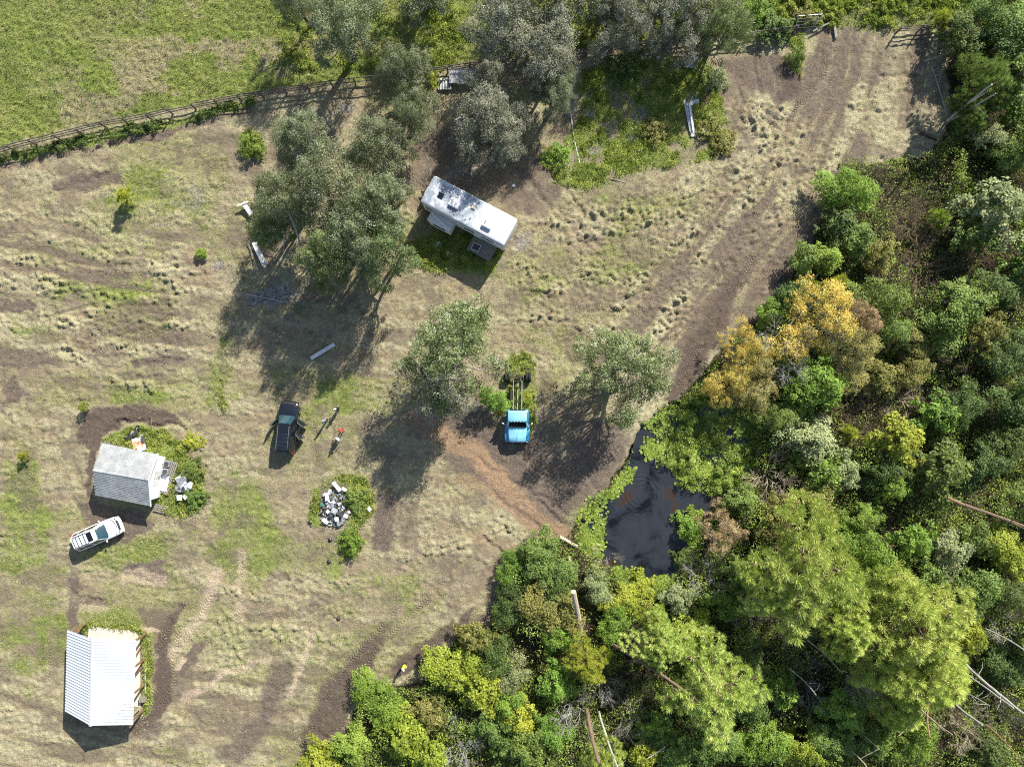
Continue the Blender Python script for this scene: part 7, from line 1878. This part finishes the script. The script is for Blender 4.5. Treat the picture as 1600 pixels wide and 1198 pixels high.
scrap(802, 189, 0.3, 0.3, 10, 6, M['white_worn'], 'white speck of litter east of the mossy oak', 'litter', None, .05)
scrap(803, 290, 0.3, 0.25, 40, 6, M['white'], 'white litter by the trailer furrows', 'litter', None, .05)
scrap(1102, 204, 0.6, 0.35, 10, 8, M['white'], 'white scrap in the yellow weeds beside the metal sheets', 'scrap', None, .4)
scrap(1085, 160, 0.9, 0.4, 15, 6, M['white_worn'], 'pale scrap at the head of the stacked metal sheets', 'scrap', None, .15)
scrap(1028, 91, 0.3, 0.3, 10, 6, M['white_worn'], 'little pale ring-like scrap in the dark yard corner', 'scrap', None, .1)
# ================================================================ CARS
def ring(w, zb, zs, zt, x, crown=0.03):
    """cross-section of a car body at station x"""
    return [(x, -w * .90, zb), (x, -w, zb + .16), (x, -w, zs), (x, -w * .975, zt - .07), (x, -w * .88, zt), (x, -w * .45, zt + crown), (x, 0, zt + crown * 1.3),
            (x, w * .45, zt + crown), (x, w * .88, zt), (x, w * .975, zt - .07), (x, w, zs), (x, w, zb + .16), (x, w * .90, zb)]


def wheel(o, x, y, r, w, side, turn=0.0):
    m = MB()
    N = 20
    prof = ((r * .62, -w / 2), (r * .9, -w / 2), (r, -w * .32), (r, w * .32), (r * .9, w / 2), (r * .62, w / 2))
    m.loft([[(x + q * math.cos(a), y + t, r + q * math.sin(a)) for q, t in prof] for a in [2 * math.pi * k / N for k in range(N + 1)]], False)
    wh = m.build('wheel', M['rubber'], o, True)
    m = MB(); m.tube([(x, y + side * (w * .30), r), (x, y + side * (w * .44), r)], r * .63, 16); m.build('rim', M['chrome'], wh, True)
    return wh


def lerp(a, b, t): return tuple(p + (q - p) * t for p, q in zip(a, b))


def suv(name, label, px, py, rz, L, Wd, H, paint, seed, dark_roof=False, doors_open=False):
    x, y = P(px, py, 1.0)
    o = thing(name, label, 'car', (x, y, gz(x, y) + 0.0), R(rz))
    hw = Wd / 2
    st = [(-.500, .74, .52, .80, .92), (-.492, .86, .45, .85, 1.0), (-.47, .95, .40, .88, 1.05), (-.40, 1.0, .36, .9, 1.08), (-.15, 1.0, .34, .9, 1.07), (.10, 1.0, .34, .9, 1.06), (.20, .995, .34, .9, 1.06),
          (.30, .985, .36, .86, 1.04), (.40, .955, .40, .80, .98), (.455, .90, .44, .74, .92), (.485, .80, .48, .68, .84), (.500, .62, .52, .64, .74)]
    m = MB(); m.loft([ring(hw * f, zb, zs, zt, L * t) for t, f, zb, zs, zt in st]); body = m.build('body', paint, o, True)
    # glasshouse: belt ring and roof ring
    zb, zr = 1.04, H
    belt = [(-L * .478, hw * .80), (-L * .455, hw * .90), (-L * .20, hw * .93), (L * .10, hw * .92), (L * .205, hw * .84), (L * .225, hw * .55)]
    roof = [(-L * .435, hw * .54), (-L * .415, hw * .62), (-L * .20, hw * .655), (L * .00, hw * .65), (L * .060, hw * .60), (L * .078, hw * .40)]

    def full(r, z): return [(a, b, z) for a, b in r] + [(a, -b, z) for a, b in reversed(r)]
    mid = [tuple((p + q) / 2 + (.012 if i else 0) for i, (p, q) in enumerate(zip(a, b))) for a, b in zip(belt, roof)]
    top = [(a * .985, b * .93) for a, b in roof]
    m = MB(); m.loft([full(belt, zb - .03), full(mid, (zb + zr) / 2), full(roof, zr - .03), full(top, zr + .012)]); m.build('roof', M['car_black'] if dark_roof else paint, o, True)

    def pane(nm, a, b, c, d, mat, push):
        """glass pane between belt points a, b and roof points c, d (offset outwards)"""
        A, B, C_, D = (Vector(v) for v in (a, b, c, d))
        n_ = (B - A).cross(D - A).normalized()
        ctr = (A + B + C_ + D) / 4 - Vector((-.1 * L, 0, 1.2))
        if n_.dot(ctr) < 0: n_ = -n_
        mm = MB(); vs = [v + n_ * push for v in (A, B, C_, D)] + [v + n_ * (push - .02) for v in (A, B, C_, D)]
        mm.add(vs, [(0, 1, 2, 3), (7, 6, 5, 4), (0, 4, 5, 1), (1, 5, 6, 2), (2, 6, 7, 3), (3, 7, 4, 0)])
        return mm.build(nm, mat, o)
    m3 = lambda r, i, s, z: (r[i][0], r[i][1] * s, z)
    # windscreen: five strips wide so that it follows the curve
    wb = [m3(belt, 4, -1, zb + .02), m3(belt, 5, -1, zb + .02), m3(belt, 5, 1, zb + .02), m3(belt, 4, 1, zb + .02)]
    wt = [m3(roof, 4, -1, zr - .05), m3(roof, 5, -1, zr - .05), m3(roof, 5, 1, zr - .05), m3(roof, 4, 1, zr - .05)]
    wm = [tuple((p + q) / 2 + (.02 if i == 0 else 0) for i, (p, q) in enumerate(zip(a, b))) for a, b in zip(wb, wt)]
    sh = lambda r: [(a + .022, b * .97, c + .022) for a, b, c in r]
    m = MB(); m.loft([sh(wb), sh(wm), sh(wt)], False, False)
    ws = m.build('windshield', M['glass_teal'], o, True)
    m = MB(); m.tube([(L * .235, -hw * .5, zb + .06), (L * .21, 0, zb + .12)], .012, 4); m.tube([(L * .235, hw * .1, zb + .06), (L * .21, hw * .55, zb + .12)], .012, 4); m.build('wiper', M['car_trim'], ws)
    for s in (-1, 1):
        for t0, t1 in ((.06, .30), (.345, .66), (.70, .93)):
            def skin(t, q):
                """point on the glasshouse side at length t and height q"""
                def along(r):
                    u = t * 2.0 if t <= .8 else 1.6 + (t - .8) / .2 * 1.4
                    i = 1 + min(2, int(u)) if u < 3 else 3
                    return lerp((*r[i], 0), (*r[i + 1], 0), min(1, u - (i - 1)))
                lo, mi_, hi = along(belt), along(mid), along(roof)
                e = lerp(lo, mi_, q * 2) if q < .5 else lerp(mi_, hi, q * 2 - 1)
                return Vector((e[0], s * (e[1] + .012), zb - .03 + q * (zr - zb) + .008))
            cols = [t0 + (t1 - t0) * i / 6 for i in range(7)]
            mm = MB()
            outer = [[skin(t, q) for t in cols] for q in (.10, .5, .88)]
            inner = [[v - Vector((0, s * .03, 0)) for v in r_] for r_ in reversed(outer)]
            mm.loft(outer + inner + [outer[0]], False, False)
            mm.build('side_window', M['glass_dark'], o)
    pane('rear_window', (belt[0][0], -hw * .7, zb + .1), (belt[0][0], hw * .7, zb + .1), (roof[0][0], hw * .54, zr - .1), (roof[0][0], -hw * .54, zr - .1), M['glass_dark'], .03)
    zt = zr + .018
    if not dark_roof:
        m = MB(); m.box(-L * .055, 0, zt + .008, .50, .92, .02); m.build('sunroof', M['glass_dark'], o, False, .006)
    else:
        m = MB(); m.box(-L * .02, 0, zt + .008, .75, .98, .018); m.build('sunroof', M['glass_dark'], o, False, .006)
        for k in range(4):
            m = MB(); m.box(-L * .12 - k * .38, 0, zt + .006, .02, .98, .016); m.build('roof_bead', M['dark_sheet'], o)
    rmat = M['chrome'] if dark_roof else M['car_trim']
    for s in (-1, 1):
        y0, x0, x1 = s * hw * .55, -L * .39, -L * .10 if not dark_roof else L * .03
        m = MB(); m.tube([(x0, y0, zt - .01), (x0 + .1, y0, zt + .06), (x1 - .1, y0, zt + .06), (x1, y0, zt - .01)], .024, 6); m.build('roof_rail', rmat, o, True)
    if not dark_roof:
        for k, xx in enumerate((-.155, -.24, -.315, -.385)):
            m = MB(); m.box(L * xx, 0, zt + .065, .045, hw * 1.06, .025); m.build('crossbar', M['car_trim'], o)
    for s in (-1, 1):
        m = MB(); m.loft([[(L * .155 + dx, s * (hw + .03 + dy), 1.10 + dz) for dx, dz in ((-.05, -.06), (.05, -.05), (.06, .06), (-.04, .07))] for dy in (-.02, .07, .17)]); m.build('mirror', paint, o, False, .02)
        for xx in (-.31, .315):
            wheel(o, L * xx, s * (hw - .10), .38, .25, s)
            m = MB(); m.loft([[(L * xx + r_ * math.cos(a), s * (hw - .02 + d_), .38 + r_ * math.sin(a)) for r_ in (.40, .47)] for d_ in (0, .035) for a in ()] or [[(L * xx + .40 * math.cos(a), s * (hw + .005), .38 + .40 * math.sin(a)), (L * xx + .47 * math.cos(a), s * (hw + .005), .38 + .47 * math.sin(a)), (L * xx + .47 * math.cos(a), s * (hw - .04), .38 + .47 * math.sin(a)), (L * xx + .40 * math.cos(a), s * (hw - .04), .38 + .40 * math.sin(a))] for a in [math.pi * k / 10 for k in range(11)]]); m.build('wheel_arch', M['car_trim'], o, True)
        m = MB(); m.loft([[(L * .440, s * hw * .86, .84), (L * .478, s * hw * .72, .74), (L * .482, s * hw * .58, .73), (L * .45, s * hw * .62, .86)], [(L * .443, s * hw * .88, .89), (L * .483, s * hw * .75, .79), (L * .488, s * hw * .58, .79), (L * .452, s * hw * .62, .91)]]); m.build('headlight', M['lamp_clear'], o)
        m = MB(); m.box(-L * .492, s * hw * .80, .93, .10, .26, .16, s * .45); m.build('tail_light', M['lamp_red'], o, False, .02)
    def nose(x, y):
        """height of the bonnet and nose skin"""
        xs = (.20, .30, .40, .455, .485, .500); zs_ = (1.06, 1.04, .98, .92, .84, .74)
        t = x / L
        for i in range(5):
            if t <= xs[i + 1]:
                z = zs_[i] + (zs_[i + 1] - zs_[i]) * max(0, (t - xs[i]) / (xs[i + 1] - xs[i])); break
        else: z = .74
        return z + .035 * max(0, 1 - (y / hw) ** 2)
    ys = [hw * v for v in (-.56, -.4, -.2, 0, .2, .4, .56)]
    m = MB(); m.loft([[(L * q - .10 * (yy / hw) ** 2, yy, nose(L * q, yy) + dz) for q, dz in ((.452, .028), (.470, .03), (.487, .03), (.487, -.05), (.452, -.05))] for yy in ys]); m.build('grille', M['car_trim'], o, True)
    m = MB(); m.tube([(L * (.432 - .085 * (yy / hw) ** 2), yy, nose(L * (.432 - .085 * (yy / hw) ** 2), yy) + .006) for yy in [hw * v for v in (-.86, -.7, -.5, -.25, 0, .25, .5, .7, .86)]], .028, 6); m.build('hood_edge', M['car_trim'], o, True)
    for s in (-1, 1):
        m = MB(); m.loft([[(L * xx, s * hw * yy, nose(L * xx, hw * yy) + dz) for xx, yy in ((.425, .84), (.452, .76), (.466, .60), (.446, .62))] for dz in (-.06, .012)]); m.build('lamp_surround', M['car_trim'], o)
    m = MB(); m.loft([[(L * .470 - .4 * (yy / hw) ** 4 * .5 + dx, yy, zz) for dx, zz in ((-.12, .42), (.17, .44), (.19, .56), (-.1, .6))] for yy in (-hw * .86, -hw * .5, 0, hw * .5, hw * .86)]); m.build('front_bumper', paint, o, True)
    m = MB(); m.loft([[(-L * .492 + .3 * (yy / hw) ** 4 * .5 + dx, yy, zz) for dx, zz in ((.12, .42), (-.09, .44), (-.10, .66), (.1, .72))] for yy in (-hw * .88, -hw * .5, 0, hw * .5, hw * .88)]); m.build('rear_bumper', M['car_trim'] if not dark_roof else paint, o, True)
    m = MB(); m.box(-L * .51, 0, .82, .02, .34, .12); m.build('number_plate', M['white'], o)
    if doors_open:
        def door(xh, s, ang, ln, tag_):
            """door hinged at its front edge"""
            d = bpy.data.objects.new('door', None)
            mm = MB(); mm.loft([[(-t * ln, .0 * s, .42), (-t * ln, s * .09, .5), (-t * ln, s * .11, .85), (-t * ln, s * .07, 1.06), (-t * ln, -s * .03, 1.06), (-t * ln, -s * .04, .42)] for t in (0, .1, .5, .9, 1.0)])
            mesh = mm.mesh('door', True)
            d = mesh_obj('door', mesh, paint, o)
            d.location = (xh, s * hw * .97, 0); d.rotation_euler = (0, 0, -s * R(ang))
            mm = MB(); mm.tube([(-.08, 0, 1.05), (-.34, -s * .12, 1.05 + (H - 1.15) * .8), (-ln * .95, -s * .16, H - .12), (-ln, 0, 1.05)], .03, 5); mm.build('frame', M['chrome'], d, True)
            mm = MB(); mm.add([(-.14, -s * .01, 1.07), (-.36, -s * .12, 1.05 + (H - 1.15) * .74), (-ln * .92, -s * .15, H - .16), (-ln * .96, -s * .01, 1.07), (-.14, -s * .03, 1.07), (-.36, -s * .14, 1.05 + (H - 1.15) * .74), (-ln * .92, -s * .17, H - .16), (-ln * .96, -s * .03, 1.07)], [(0, 1, 2, 3), (7, 6, 5, 4), (0, 4, 5, 1), (1, 5, 6, 2), (2, 6, 7, 3), (3, 7, 4, 0)]); mm.build('window', M['glass_dark'], d)
            mm = MB(); mm.box(-ln * .5, -s * .07, .72, ln * .8, .06, .5); mm.build('lining', M['seat'], d, False, .02)
            mm = MB(); mm.box(-ln * .84, s * .12, .93, .2, .04, .04); mm.build('handle', M['chrome'], d)
        door(L * .165, 1, 38, 1.08, '')
        door(L * .165, -1, 62, 1.08, '')
        door(-L * .055, -1, 50, 1.00, '')
        for xx in (.05, -.16):                                  # seats seen through the open doors
            m = MB(); m.box(L * xx, -hw * .92, .66, .5, .28, .2); m.box(L * xx - .24, -hw * .90, .92, .14, .24, .5); m.build('seat', M['seat'], o, False, .04)
        m = MB(); m.box(-L * .02, -hw - .09, .38, 2.0, .16, .05); m.build('running_board', M['chrome'], o, False, .015)
        m = MB(); m.box(-L * .02, hw + .09, .38, 2.0, .16, .05); m.build('running_board', M['chrome'], o, False, .015)
    return o


suv('white_car', 'white car with a roof rack and open black sunroof parked below the shed', 151, 834, 23.1, 4.75, 1.86, 1.74, M['car_white'], 1)
suv('black_car', 'glossy black car with its side doors standing open near the people', 447.5, 667, 84.3, 4.95, 1.92, 1.86, M['car_black'], 2, True, True)

# ================================================================ OLD BLUE TRUCK
ux, uy = P(808.5, 640, 0.5)
tk = thing('old_truck', 'old blue cab truck with a bare chassis and double rear wheels overgrown by weeds', 'truck', (ux, uy, gz(ux, uy)), R(-90.6))
# +x is the front
for s in (-1, 1):
    m = MB(); m.box(.2, s * .41, .74, 6.1, .075, .2); m.build('chassis_rail', M['grey_sheet'], tk)
for xx in (-2.8, -2.2, -.9, .4, 2.6):
    m = MB(); m.box(xx, 0, .72, .09, .74, .14); m.build('cross_member', M['steel_dark'], tk)
AX = 590
xr = -(640 - 589.5) / PPM
m = MB(); m.tube([(xr - 0, -.95, .52), (xr, .95, .52)], .09, 8); m.build('rear_axle', M['steel_dark'], tk, True)
m = MB(); m.loft([[(xr + dx, r * math.cos(a), .52 + r * math.sin(a)) for a in [6.283 * k / 10 for k in range(10)]] for dx, r in ((-.28, .05), (-.2, .19), (0, .24), (.2, .17), (.34, .06))]); m.build('differential', M['steel_dark'], tk, True)
m = MB(); m.tube([(xr + .3, 0, .55), (1.1, 0, .62)], .05, 8); m.build('drive_shaft', M['steel'], tk, True)
for s in (-1, 1):
    for yy in (.86, 1.14):
        wheel(tk, xr, s * yy, .50, .25, s)
    wheel(tk, 2.05, s * .98, .46, .24, s)
    for k in range(3):
        m = MB(); m.box(xr, s * .56, .60 + .028 * k, 1.25 - .3 * k, .07, .02); m.build('leaf_spring', M['rust'], tk)
m = MB(); m.tube([(xr + 1.25, -.62, .62), (xr + 2.2, -.62, .62)], .2, 12); m.build('fuel_tank', M['steel_dark'], tk, True)
m = MB(); m.box(xr + 1.2, .72, .55, .1, .12, .3); m.build('battery_bracket', M['grey_sheet'], tk)
# cab
hw = 1.0
cabr = lambda xs, w, z, r: rrect(xs[1] - xs[0], w, r, z, 3, (xs[0] + xs[1]) / 2, 0)
m = MB(); m.loft([cabr((-.02, 1.62), 2.02, .62, .08), cabr((-.04, 1.66), 2.10, .8, .1), cabr((-.04, 1.66), 2.10, 1.38, .12), cabr((-.02, 1.60), 2.04, 1.48, .12)]); m.build('cab', M['truck_blue'], tk, True)
m = MB(); m.loft([cabr((-.02, 1.58), 2.0, 1.47, .1), cabr((.04, 1.09), 1.82, 2.06, .12), cabr((.05, 1.06), 1.80, 2.16, .16), cabr((.14, .95), 1.62, 2.23, .16)]); m.build('cab_roof', M['truck_pale'], tk, True)
m = MB(); vs = [(1.62, -.88, 1.52), (1.62, .88, 1.52), (1.13, .78, 2.04), (1.13, -.78, 2.04)]; vs2 = [(a + .03, b, c + .02) for a, b, c in vs]
m.add(vs + vs2, [(3, 2, 1, 0), (4, 5, 6, 7), (0, 1, 5, 4), (1, 2, 6, 5), (2, 3, 7, 6), (3, 0, 4, 7)]); ws = m.build('windshield', M['glass_dark'], tk)
m = MB(); m.tube([(1.64, -.9, 1.53), (1.66, 0, 1.54), (1.64, .9, 1.53)], .03, 6); m.tube([(1.64, -.9, 1.53), (1.16, -.81, 2.07)], .025, 6); m.tube([(1.64, .9, 1.53), (1.16, .81, 2.07)], .025, 6); m.build('frame', M['truck_pale'], ws, True)
for k in range(5):
    m = MB(); m.box(1.05, -.6 + .3 * k, 2.19, .09, .06, .06); m.build('marker_lamp', M['tan_plastic'], tk, False, .015)
m = MB(); m.box(-.035, 0, 1.78, .04, 1.5, .34); m.build('rear_window', M['glass_dark'], tk)
for s in (-1, 1):
    m = MB(); m.add([(.2, s * .985, 1.53), (1.3, s * .985, 1.53), (1.0, s * .925, 1.98), (.22, s * .925, 1.98), (.2, s * 1.005, 1.53), (1.3, s * 1.005, 1.53), (1.0, s * .945, 1.98), (.22, s * .945, 1.98)], [(0, 1, 2, 3), (7, 6, 5, 4), (0, 4, 5, 1), (1, 5, 6, 2), (2, 6, 7, 3), (3, 7, 4, 0)]); m.build('side_window', M['glass_dark'], tk)
    m = MB(); m.box(.72, s * 1.058, 1.08, 1.1, .02, .76); dd = m.build('door', M['truck_blue'], tk, False, .01)
    m = MB(); m.box(.3, s * 1.085, 1.28, .16, .04, .04); m.build('handle', M['chrome'], dd)
    m = MB(); m.tube([(1.45, s * 1.04, 1.5), (1.35, s * 1.28, 1.62), (1.28, s * 1.40, 1.62)], .018, 5); ar = m.build('mirror_arm', M['white'], tk)
    m = MB(); m.box(1.26, s * 1.38, 1.62, .07, .2, .34, s * .3); m.build('mirror', M['white'], ar, False, .02)
    # front wings
    m = MB(); m.loft([[(xx, s * .70, zz), (xx, s * 1.0 * f, zz - .02), (xx, s * 1.20 * f, zz - .14), (xx, s * 1.22 * f, .72), (xx, s * 1.1 * f, .62), (xx, s * .72, .62)] for xx, zz, f in ((1.56, 1.14, .95), (1.75, 1.18, .99), (2.3, 1.18, 1.0), (2.8, 1.12, .99), (3.0, 1.02, .95), (3.06, .9, .9))]); m.build('front_wing', M['truck_blue'], tk, True)
    m = MB(); m.tube([(3.04, s * .92, .92), (3.10, s * .92, .92)], .11, 12); m.build('headlight', M['lamp_clear'], tk, True)
m = MB(); m.loft([[(xx, -w, .8), (xx, -w, z - .08), (xx, -w * .9, z), (xx, -.02, z + .05), (xx, .02, z + .05), (xx, w * .9, z), (xx, w, z - .08), (xx, w, .8)] for xx, w, z in ((1.60, .92, 1.46), (1.9, .90, 1.45), (2.5, .85, 1.41), (2.95, .80, 1.34), (3.05, .77, 1.24))]); m.build('hood', M['truck_pale'], tk, True)
m = MB(); m.box(2.3, 0, 1.485, 1.36, .02, .03); m.build('hood_crease', M['truck_blue'], tk)
m = MB(); m.box(3.07, 0, .98, .05, 1.36, .42)
for k in range(5): m.box(3.105, 0, .82 + .08 * k, .03, 1.3, .03)
m.build('grille', M['chrome'], tk)
m = MB(); m.box(3.22, 0, .62, .14, 2.2, .2); m.build('bumper', M['steel_dark'], tk, False, .03)


# ================================================================ PEOPLE
def body_mat(shirt, trousers, skin, shoe):
    return [mat_plain('skin', skin, .55, 0, .08, 4), mat_plain('shirt', shirt, .85, 0, .22, 9), mat_plain('trousers', trousers, .85, 0, .2, 7), mat_plain('shoe', shoe, .6, 0, .2, 6)]


def person(label, px, py, face, pose, shirt, trousers, hair, skin=(0.42, 0.27, 0.19), shoe=(0.03, 0.03, 0.03), short=False, hat=None, height=1.72):
    """one continuous body from a posed skeleton; face = heading in degrees"""
    x, y = P(px, py, 1.3)
    o = thing('person', label, 'person', (x, y, gz(x, y)), R(face))
    k = height / 1.75
    # +x forward, +y the person's own left hand
    a = dict(lhand=(.12, .26, .82), rhand=(.12, -.26, .82), lelb=(.0, .28, 1.10), relb=(.0, -.28, 1.10), lfoot=(.04, .10, 0), rfoot=(-.04, -.10, 0), lknee=(.05, .10, .48), rknee=(.02, -.10, .48), lean=0.0, head=(.03, 0))
    a.update(pose)
    ln = a['lean']
    V_ = [(0, 0, .94), (ln * .3, 0, 1.10), (ln * .7, 0, 1.28), (ln, 0, 1.43), (ln + .01, 0, 1.52), (ln + a['head'][0], a['head'][1], 1.60), (ln + a['head'][0] + .012, a['head'][1], 1.70)]
    Rd = [(.155, .125), (.145, .11), (.165, .12), (.12, .09), (.055, .055), (.082, .092), (.078, .088)]
    E = [(0, 1), (1, 2), (2, 3), (3, 4), (4, 5), (5, 6)]

    def chain(pts, rs, root):
        prev = root
        for p, r in zip(pts, rs):
            V_.append(p); Rd.append((r, r)); E.append((prev, len(V_) - 1)); prev = len(V_) - 1
        return prev
    for s, kn, ft in ((1, 'lknee', 'lfoot'), (-1, 'rknee', 'rfoot')):
        f = a[ft]; q = a[kn]
        chain([(0.0, s * .095, .88), lerp((0, s * .095, .88), q, .5), q, lerp(q, (f[0], f[1], .09), .45), (f[0], f[1], .09), (f[0] + .10, f[1] + s * .015, .045), (f[0] + .17, f[1] + s * .02, .035)], [.10, .082, .062, .058, .042, .042, .032], 0)
    hands = []
    for s, el, hd in ((1, 'lelb', 'lhand'), (-1, 'relb', 'rhand')):
        sh = (ln, s * .17, 1.41)
        e, h = a[el], a[hd]
        w_ = chain([sh, lerp(sh, e, .5), e, lerp(e, h, .5), h], [.068, .052, .043, .038, .027], 3)
        hands.append((s, Vector(e), Vector(h)))
    me = bpy.data.meshes.new('body')
    me.from_pydata([(p[0] * k, p[1] * k, p[2] * k) for p in V_], E, [])
    tmp = bpy.data.objects.new('body_skeleton', me); C.objects.link(tmp)
    md = tmp.modifiers.new('Skin', 'SKIN')
    sv = me.skin_vertices[0].data if me.skin_vertices else None
    if sv is None:
        bm = bmesh.new(); bm.from_mesh(me); bm.verts.layers.skin.verify(); bm.to_mesh(me); bm.free(); sv = me.skin_vertices[0].data
    for i, r in enumerate(Rd): sv[i].radius = (r[0] * k, r[1] * k)
    sv[0].use_root = True
    md.use_smooth_shade = True
    tmp.modifiers.new('Subsurf', 'SUBSURF').levels = 1
    bpy.context.view_layer.update()
    dg = bpy.context.evaluated_depsgraph_get()
    me2 = bpy.data.meshes.new_from_object(tmp.evaluated_get(dg))
    bpy.data.objects.remove(tmp)
    me2.name = 'body'
    # fingers and face features, joined into the same body mesh
    bm = bmesh.new(); bm.from_mesh(me2)
    ex = MB()
    for s, e, h in hands:
        e, h = e * k, h * k
        d = (h - e).normalized()
        side = d.cross(Vector((0, s, 0.01))).normalized()
        pn = d.cross(side)
        ex.loft([[h + d * t + side * (w * c) + pn * (.013 * sn) for c, sn in ((1, 0), (.6, 1), (-.6, 1), (-1, 0), (-.6, -1), (.6, -1))] for t, w in ((-.02, .022), (.03, .036), (.085, .040), (.095, .036))])
        for f in range(4):
            b = h + d * .085 + side * (-.030 + .020 * f); l_ = (.062, .074, .070, .054)[f]
            ex.tube([b, b + d * l_ * .55 + pn * .004, b + d * l_ * .85 + pn * .02 * s, b + d * l_ * .95 + pn * .035 * s], [.0095, .009, .008, .006], 6)
        b = h + d * .02 + side * .034
        ex.tube([b, b + d * .035 + side * .022, b + d * .065 + side * .024], [.011, .010, .007], 6)
    hx, hy, hz_ = (ln + a['head'][0]) * k, a['head'][1] * k, 1.64 * k
    ex.loft([[(hx + .085 + dx, hy + w * c, hz_ + dz) for c in (-1, 0, 1)] for dx, dz, w in ((-.01, .035, .006), (.022, -.012, .014), (-.005, -.02, .013))])
    for s in (-1, 1):
        ex.loft([[(hx + dx, hy + s * (.082 + t), hz_ + dz) for dx, dz in ((-.015, -.03), (.015, -.02), (.018, .02), (-.012, .03))] for t in (-.01, .012)])
    ex.loft([[(hx + .083 + dx, hy + yy, hz_ - .048 + dz) for dx, dz in ((0, -.008), (.012, 0), (0, .008))] for yy in (-.025, 0, .025)])
    m0 = ex.mesh('extra')
    n0 = len(bm.faces)
    bm.from_mesh(m0)
    bm.to_mesh(me2)
    zs = 1.75 * k
    bm.free()
    me2.materials.clear()
    for mm in body_mat(shirt, trousers, skin, shoe): me2.materials.append(mm)
    for f in me2.polygons:
        c = f.center / k
        arm = abs(c.y) > .20 and c.z > .70
        if f.index >= n0: mi = 0
        elif c.z > 1.50: mi = 0
        elif c.z < .075: mi = 3
        elif arm and (c.z < (1.20 if short else .90)): mi = 0
        elif c.z > .93 or arm: mi = 1
        else: mi = 2
        f.material_index = mi
    me2.shade_smooth()
    b_ = bpy.data.objects.new('body', me2); link(b_, o)
    # eyes, hair, hat
    m = MB()
    for s in (-1, 1):
        m.tube([(hx + .083, hy + s * .032, hz_ + .018), (hx + .089, hy + s * .032, hz_ + .018)], .009, 6)
    m.build('eyes', M['black_plastic'], o)
    m = MB()
    hm = mat_plain('hair', hair, .6, 0, .25, 20)
    m.loft([[(hx - .012 + r * 1.08 * math.cos(t), hy + r * .98 * math.sin(t), hz_ + dz + (.045 if math.cos(t) > .3 and dz < .05 else 0)) for t in [6.283 * i / 14 for i in range(14)]] for r, dz in ((.086, -.05), (.099, .0), (.100, .05), (.085, .10), (.05, .128), (.012, .136))])
    m.build('hair', hm, o, True)
    if hat:
        m = MB()
        m.loft([[(hx - .01 + r * math.cos(t) + (br if math.cos(t) > .2 else 0) * math.cos(t), hy + r * math.sin(t), hz_ + dz) for t in [6.283 * i / 14 for i in range(14)]] for r, dz, br in ((.107, .05, .09), (.108, .062, .09), (.108, .066, 0), (.100, .12, 0), (.06, .152, 0), (.01, .16, 0))])
        m.build('cap', mat_plain('cap', hat, .8, 0, .15, 8), o, True)
    return o


person('person in dark clothes with a pale cap standing farthest from the black car', 525.5, 638.5, 200, dict(lhand=(.28, .16, 1.02), rhand=(.30, -.14, 1.05), lelb=(.04, .28, 1.12), relb=(.05, -.28, 1.14)), (0.025, 0.025, 0.03), (0.03, 0.03, 0.035), (0.05, 0.035, 0.025), hat=(0.75, 0.72, 0.66))
person('person in a blue checked shirt standing between the black car and the others', 506, 657.5, 150, dict(lhand=(.22, .22, .98), rhand=(.05, -.30, .84), lelb=(-.02, .30, 1.12)), (0.22, 0.26, 0.36), (0.04, 0.045, 0.06), (0.35, 0.34, 0.33))
person('person in a red shirt standing next to the person in white', 531.5, 672.5, 245, dict(lhand=(.20, .28, 1.0), rhand=(.18, -.26, .96), lelb=(-.02, .30, 1.12), relb=(-.02, -.30, 1.12)), (0.62, 0.045, 0.035), (0.05, 0.05, 0.06), (0.10, 0.05, 0.03), short=True)
person('person in a white top and teal trousers beside the one in red', 526.5, 686, 40, dict(lhand=(.26, .12, 1.0), rhand=(.30, -.30, 1.0), lelb=(.02, .27, 1.12), relb=(.08, -.31, 1.14)), (0.76, 0.74, 0.70), (0.16, 0.35, 0.38), (0.55, 0.42, 0.25), short=True, height=1.66)
person('person in a yellow safety shirt and white hat at the edge of the lower thicket', 630.5, 1041, 290, dict(lhand=(.36, .16, 1.02), rhand=(.36, -.14, .98), lelb=(.08, .29, 1.12), relb=(.08, -.29, 1.12), lean=.08), (0.72, 0.74, 0.06), (0.035, 0.045, 0.03), (0.05, 0.035, 0.025), hat=(0.80, 0.80, 0.74))
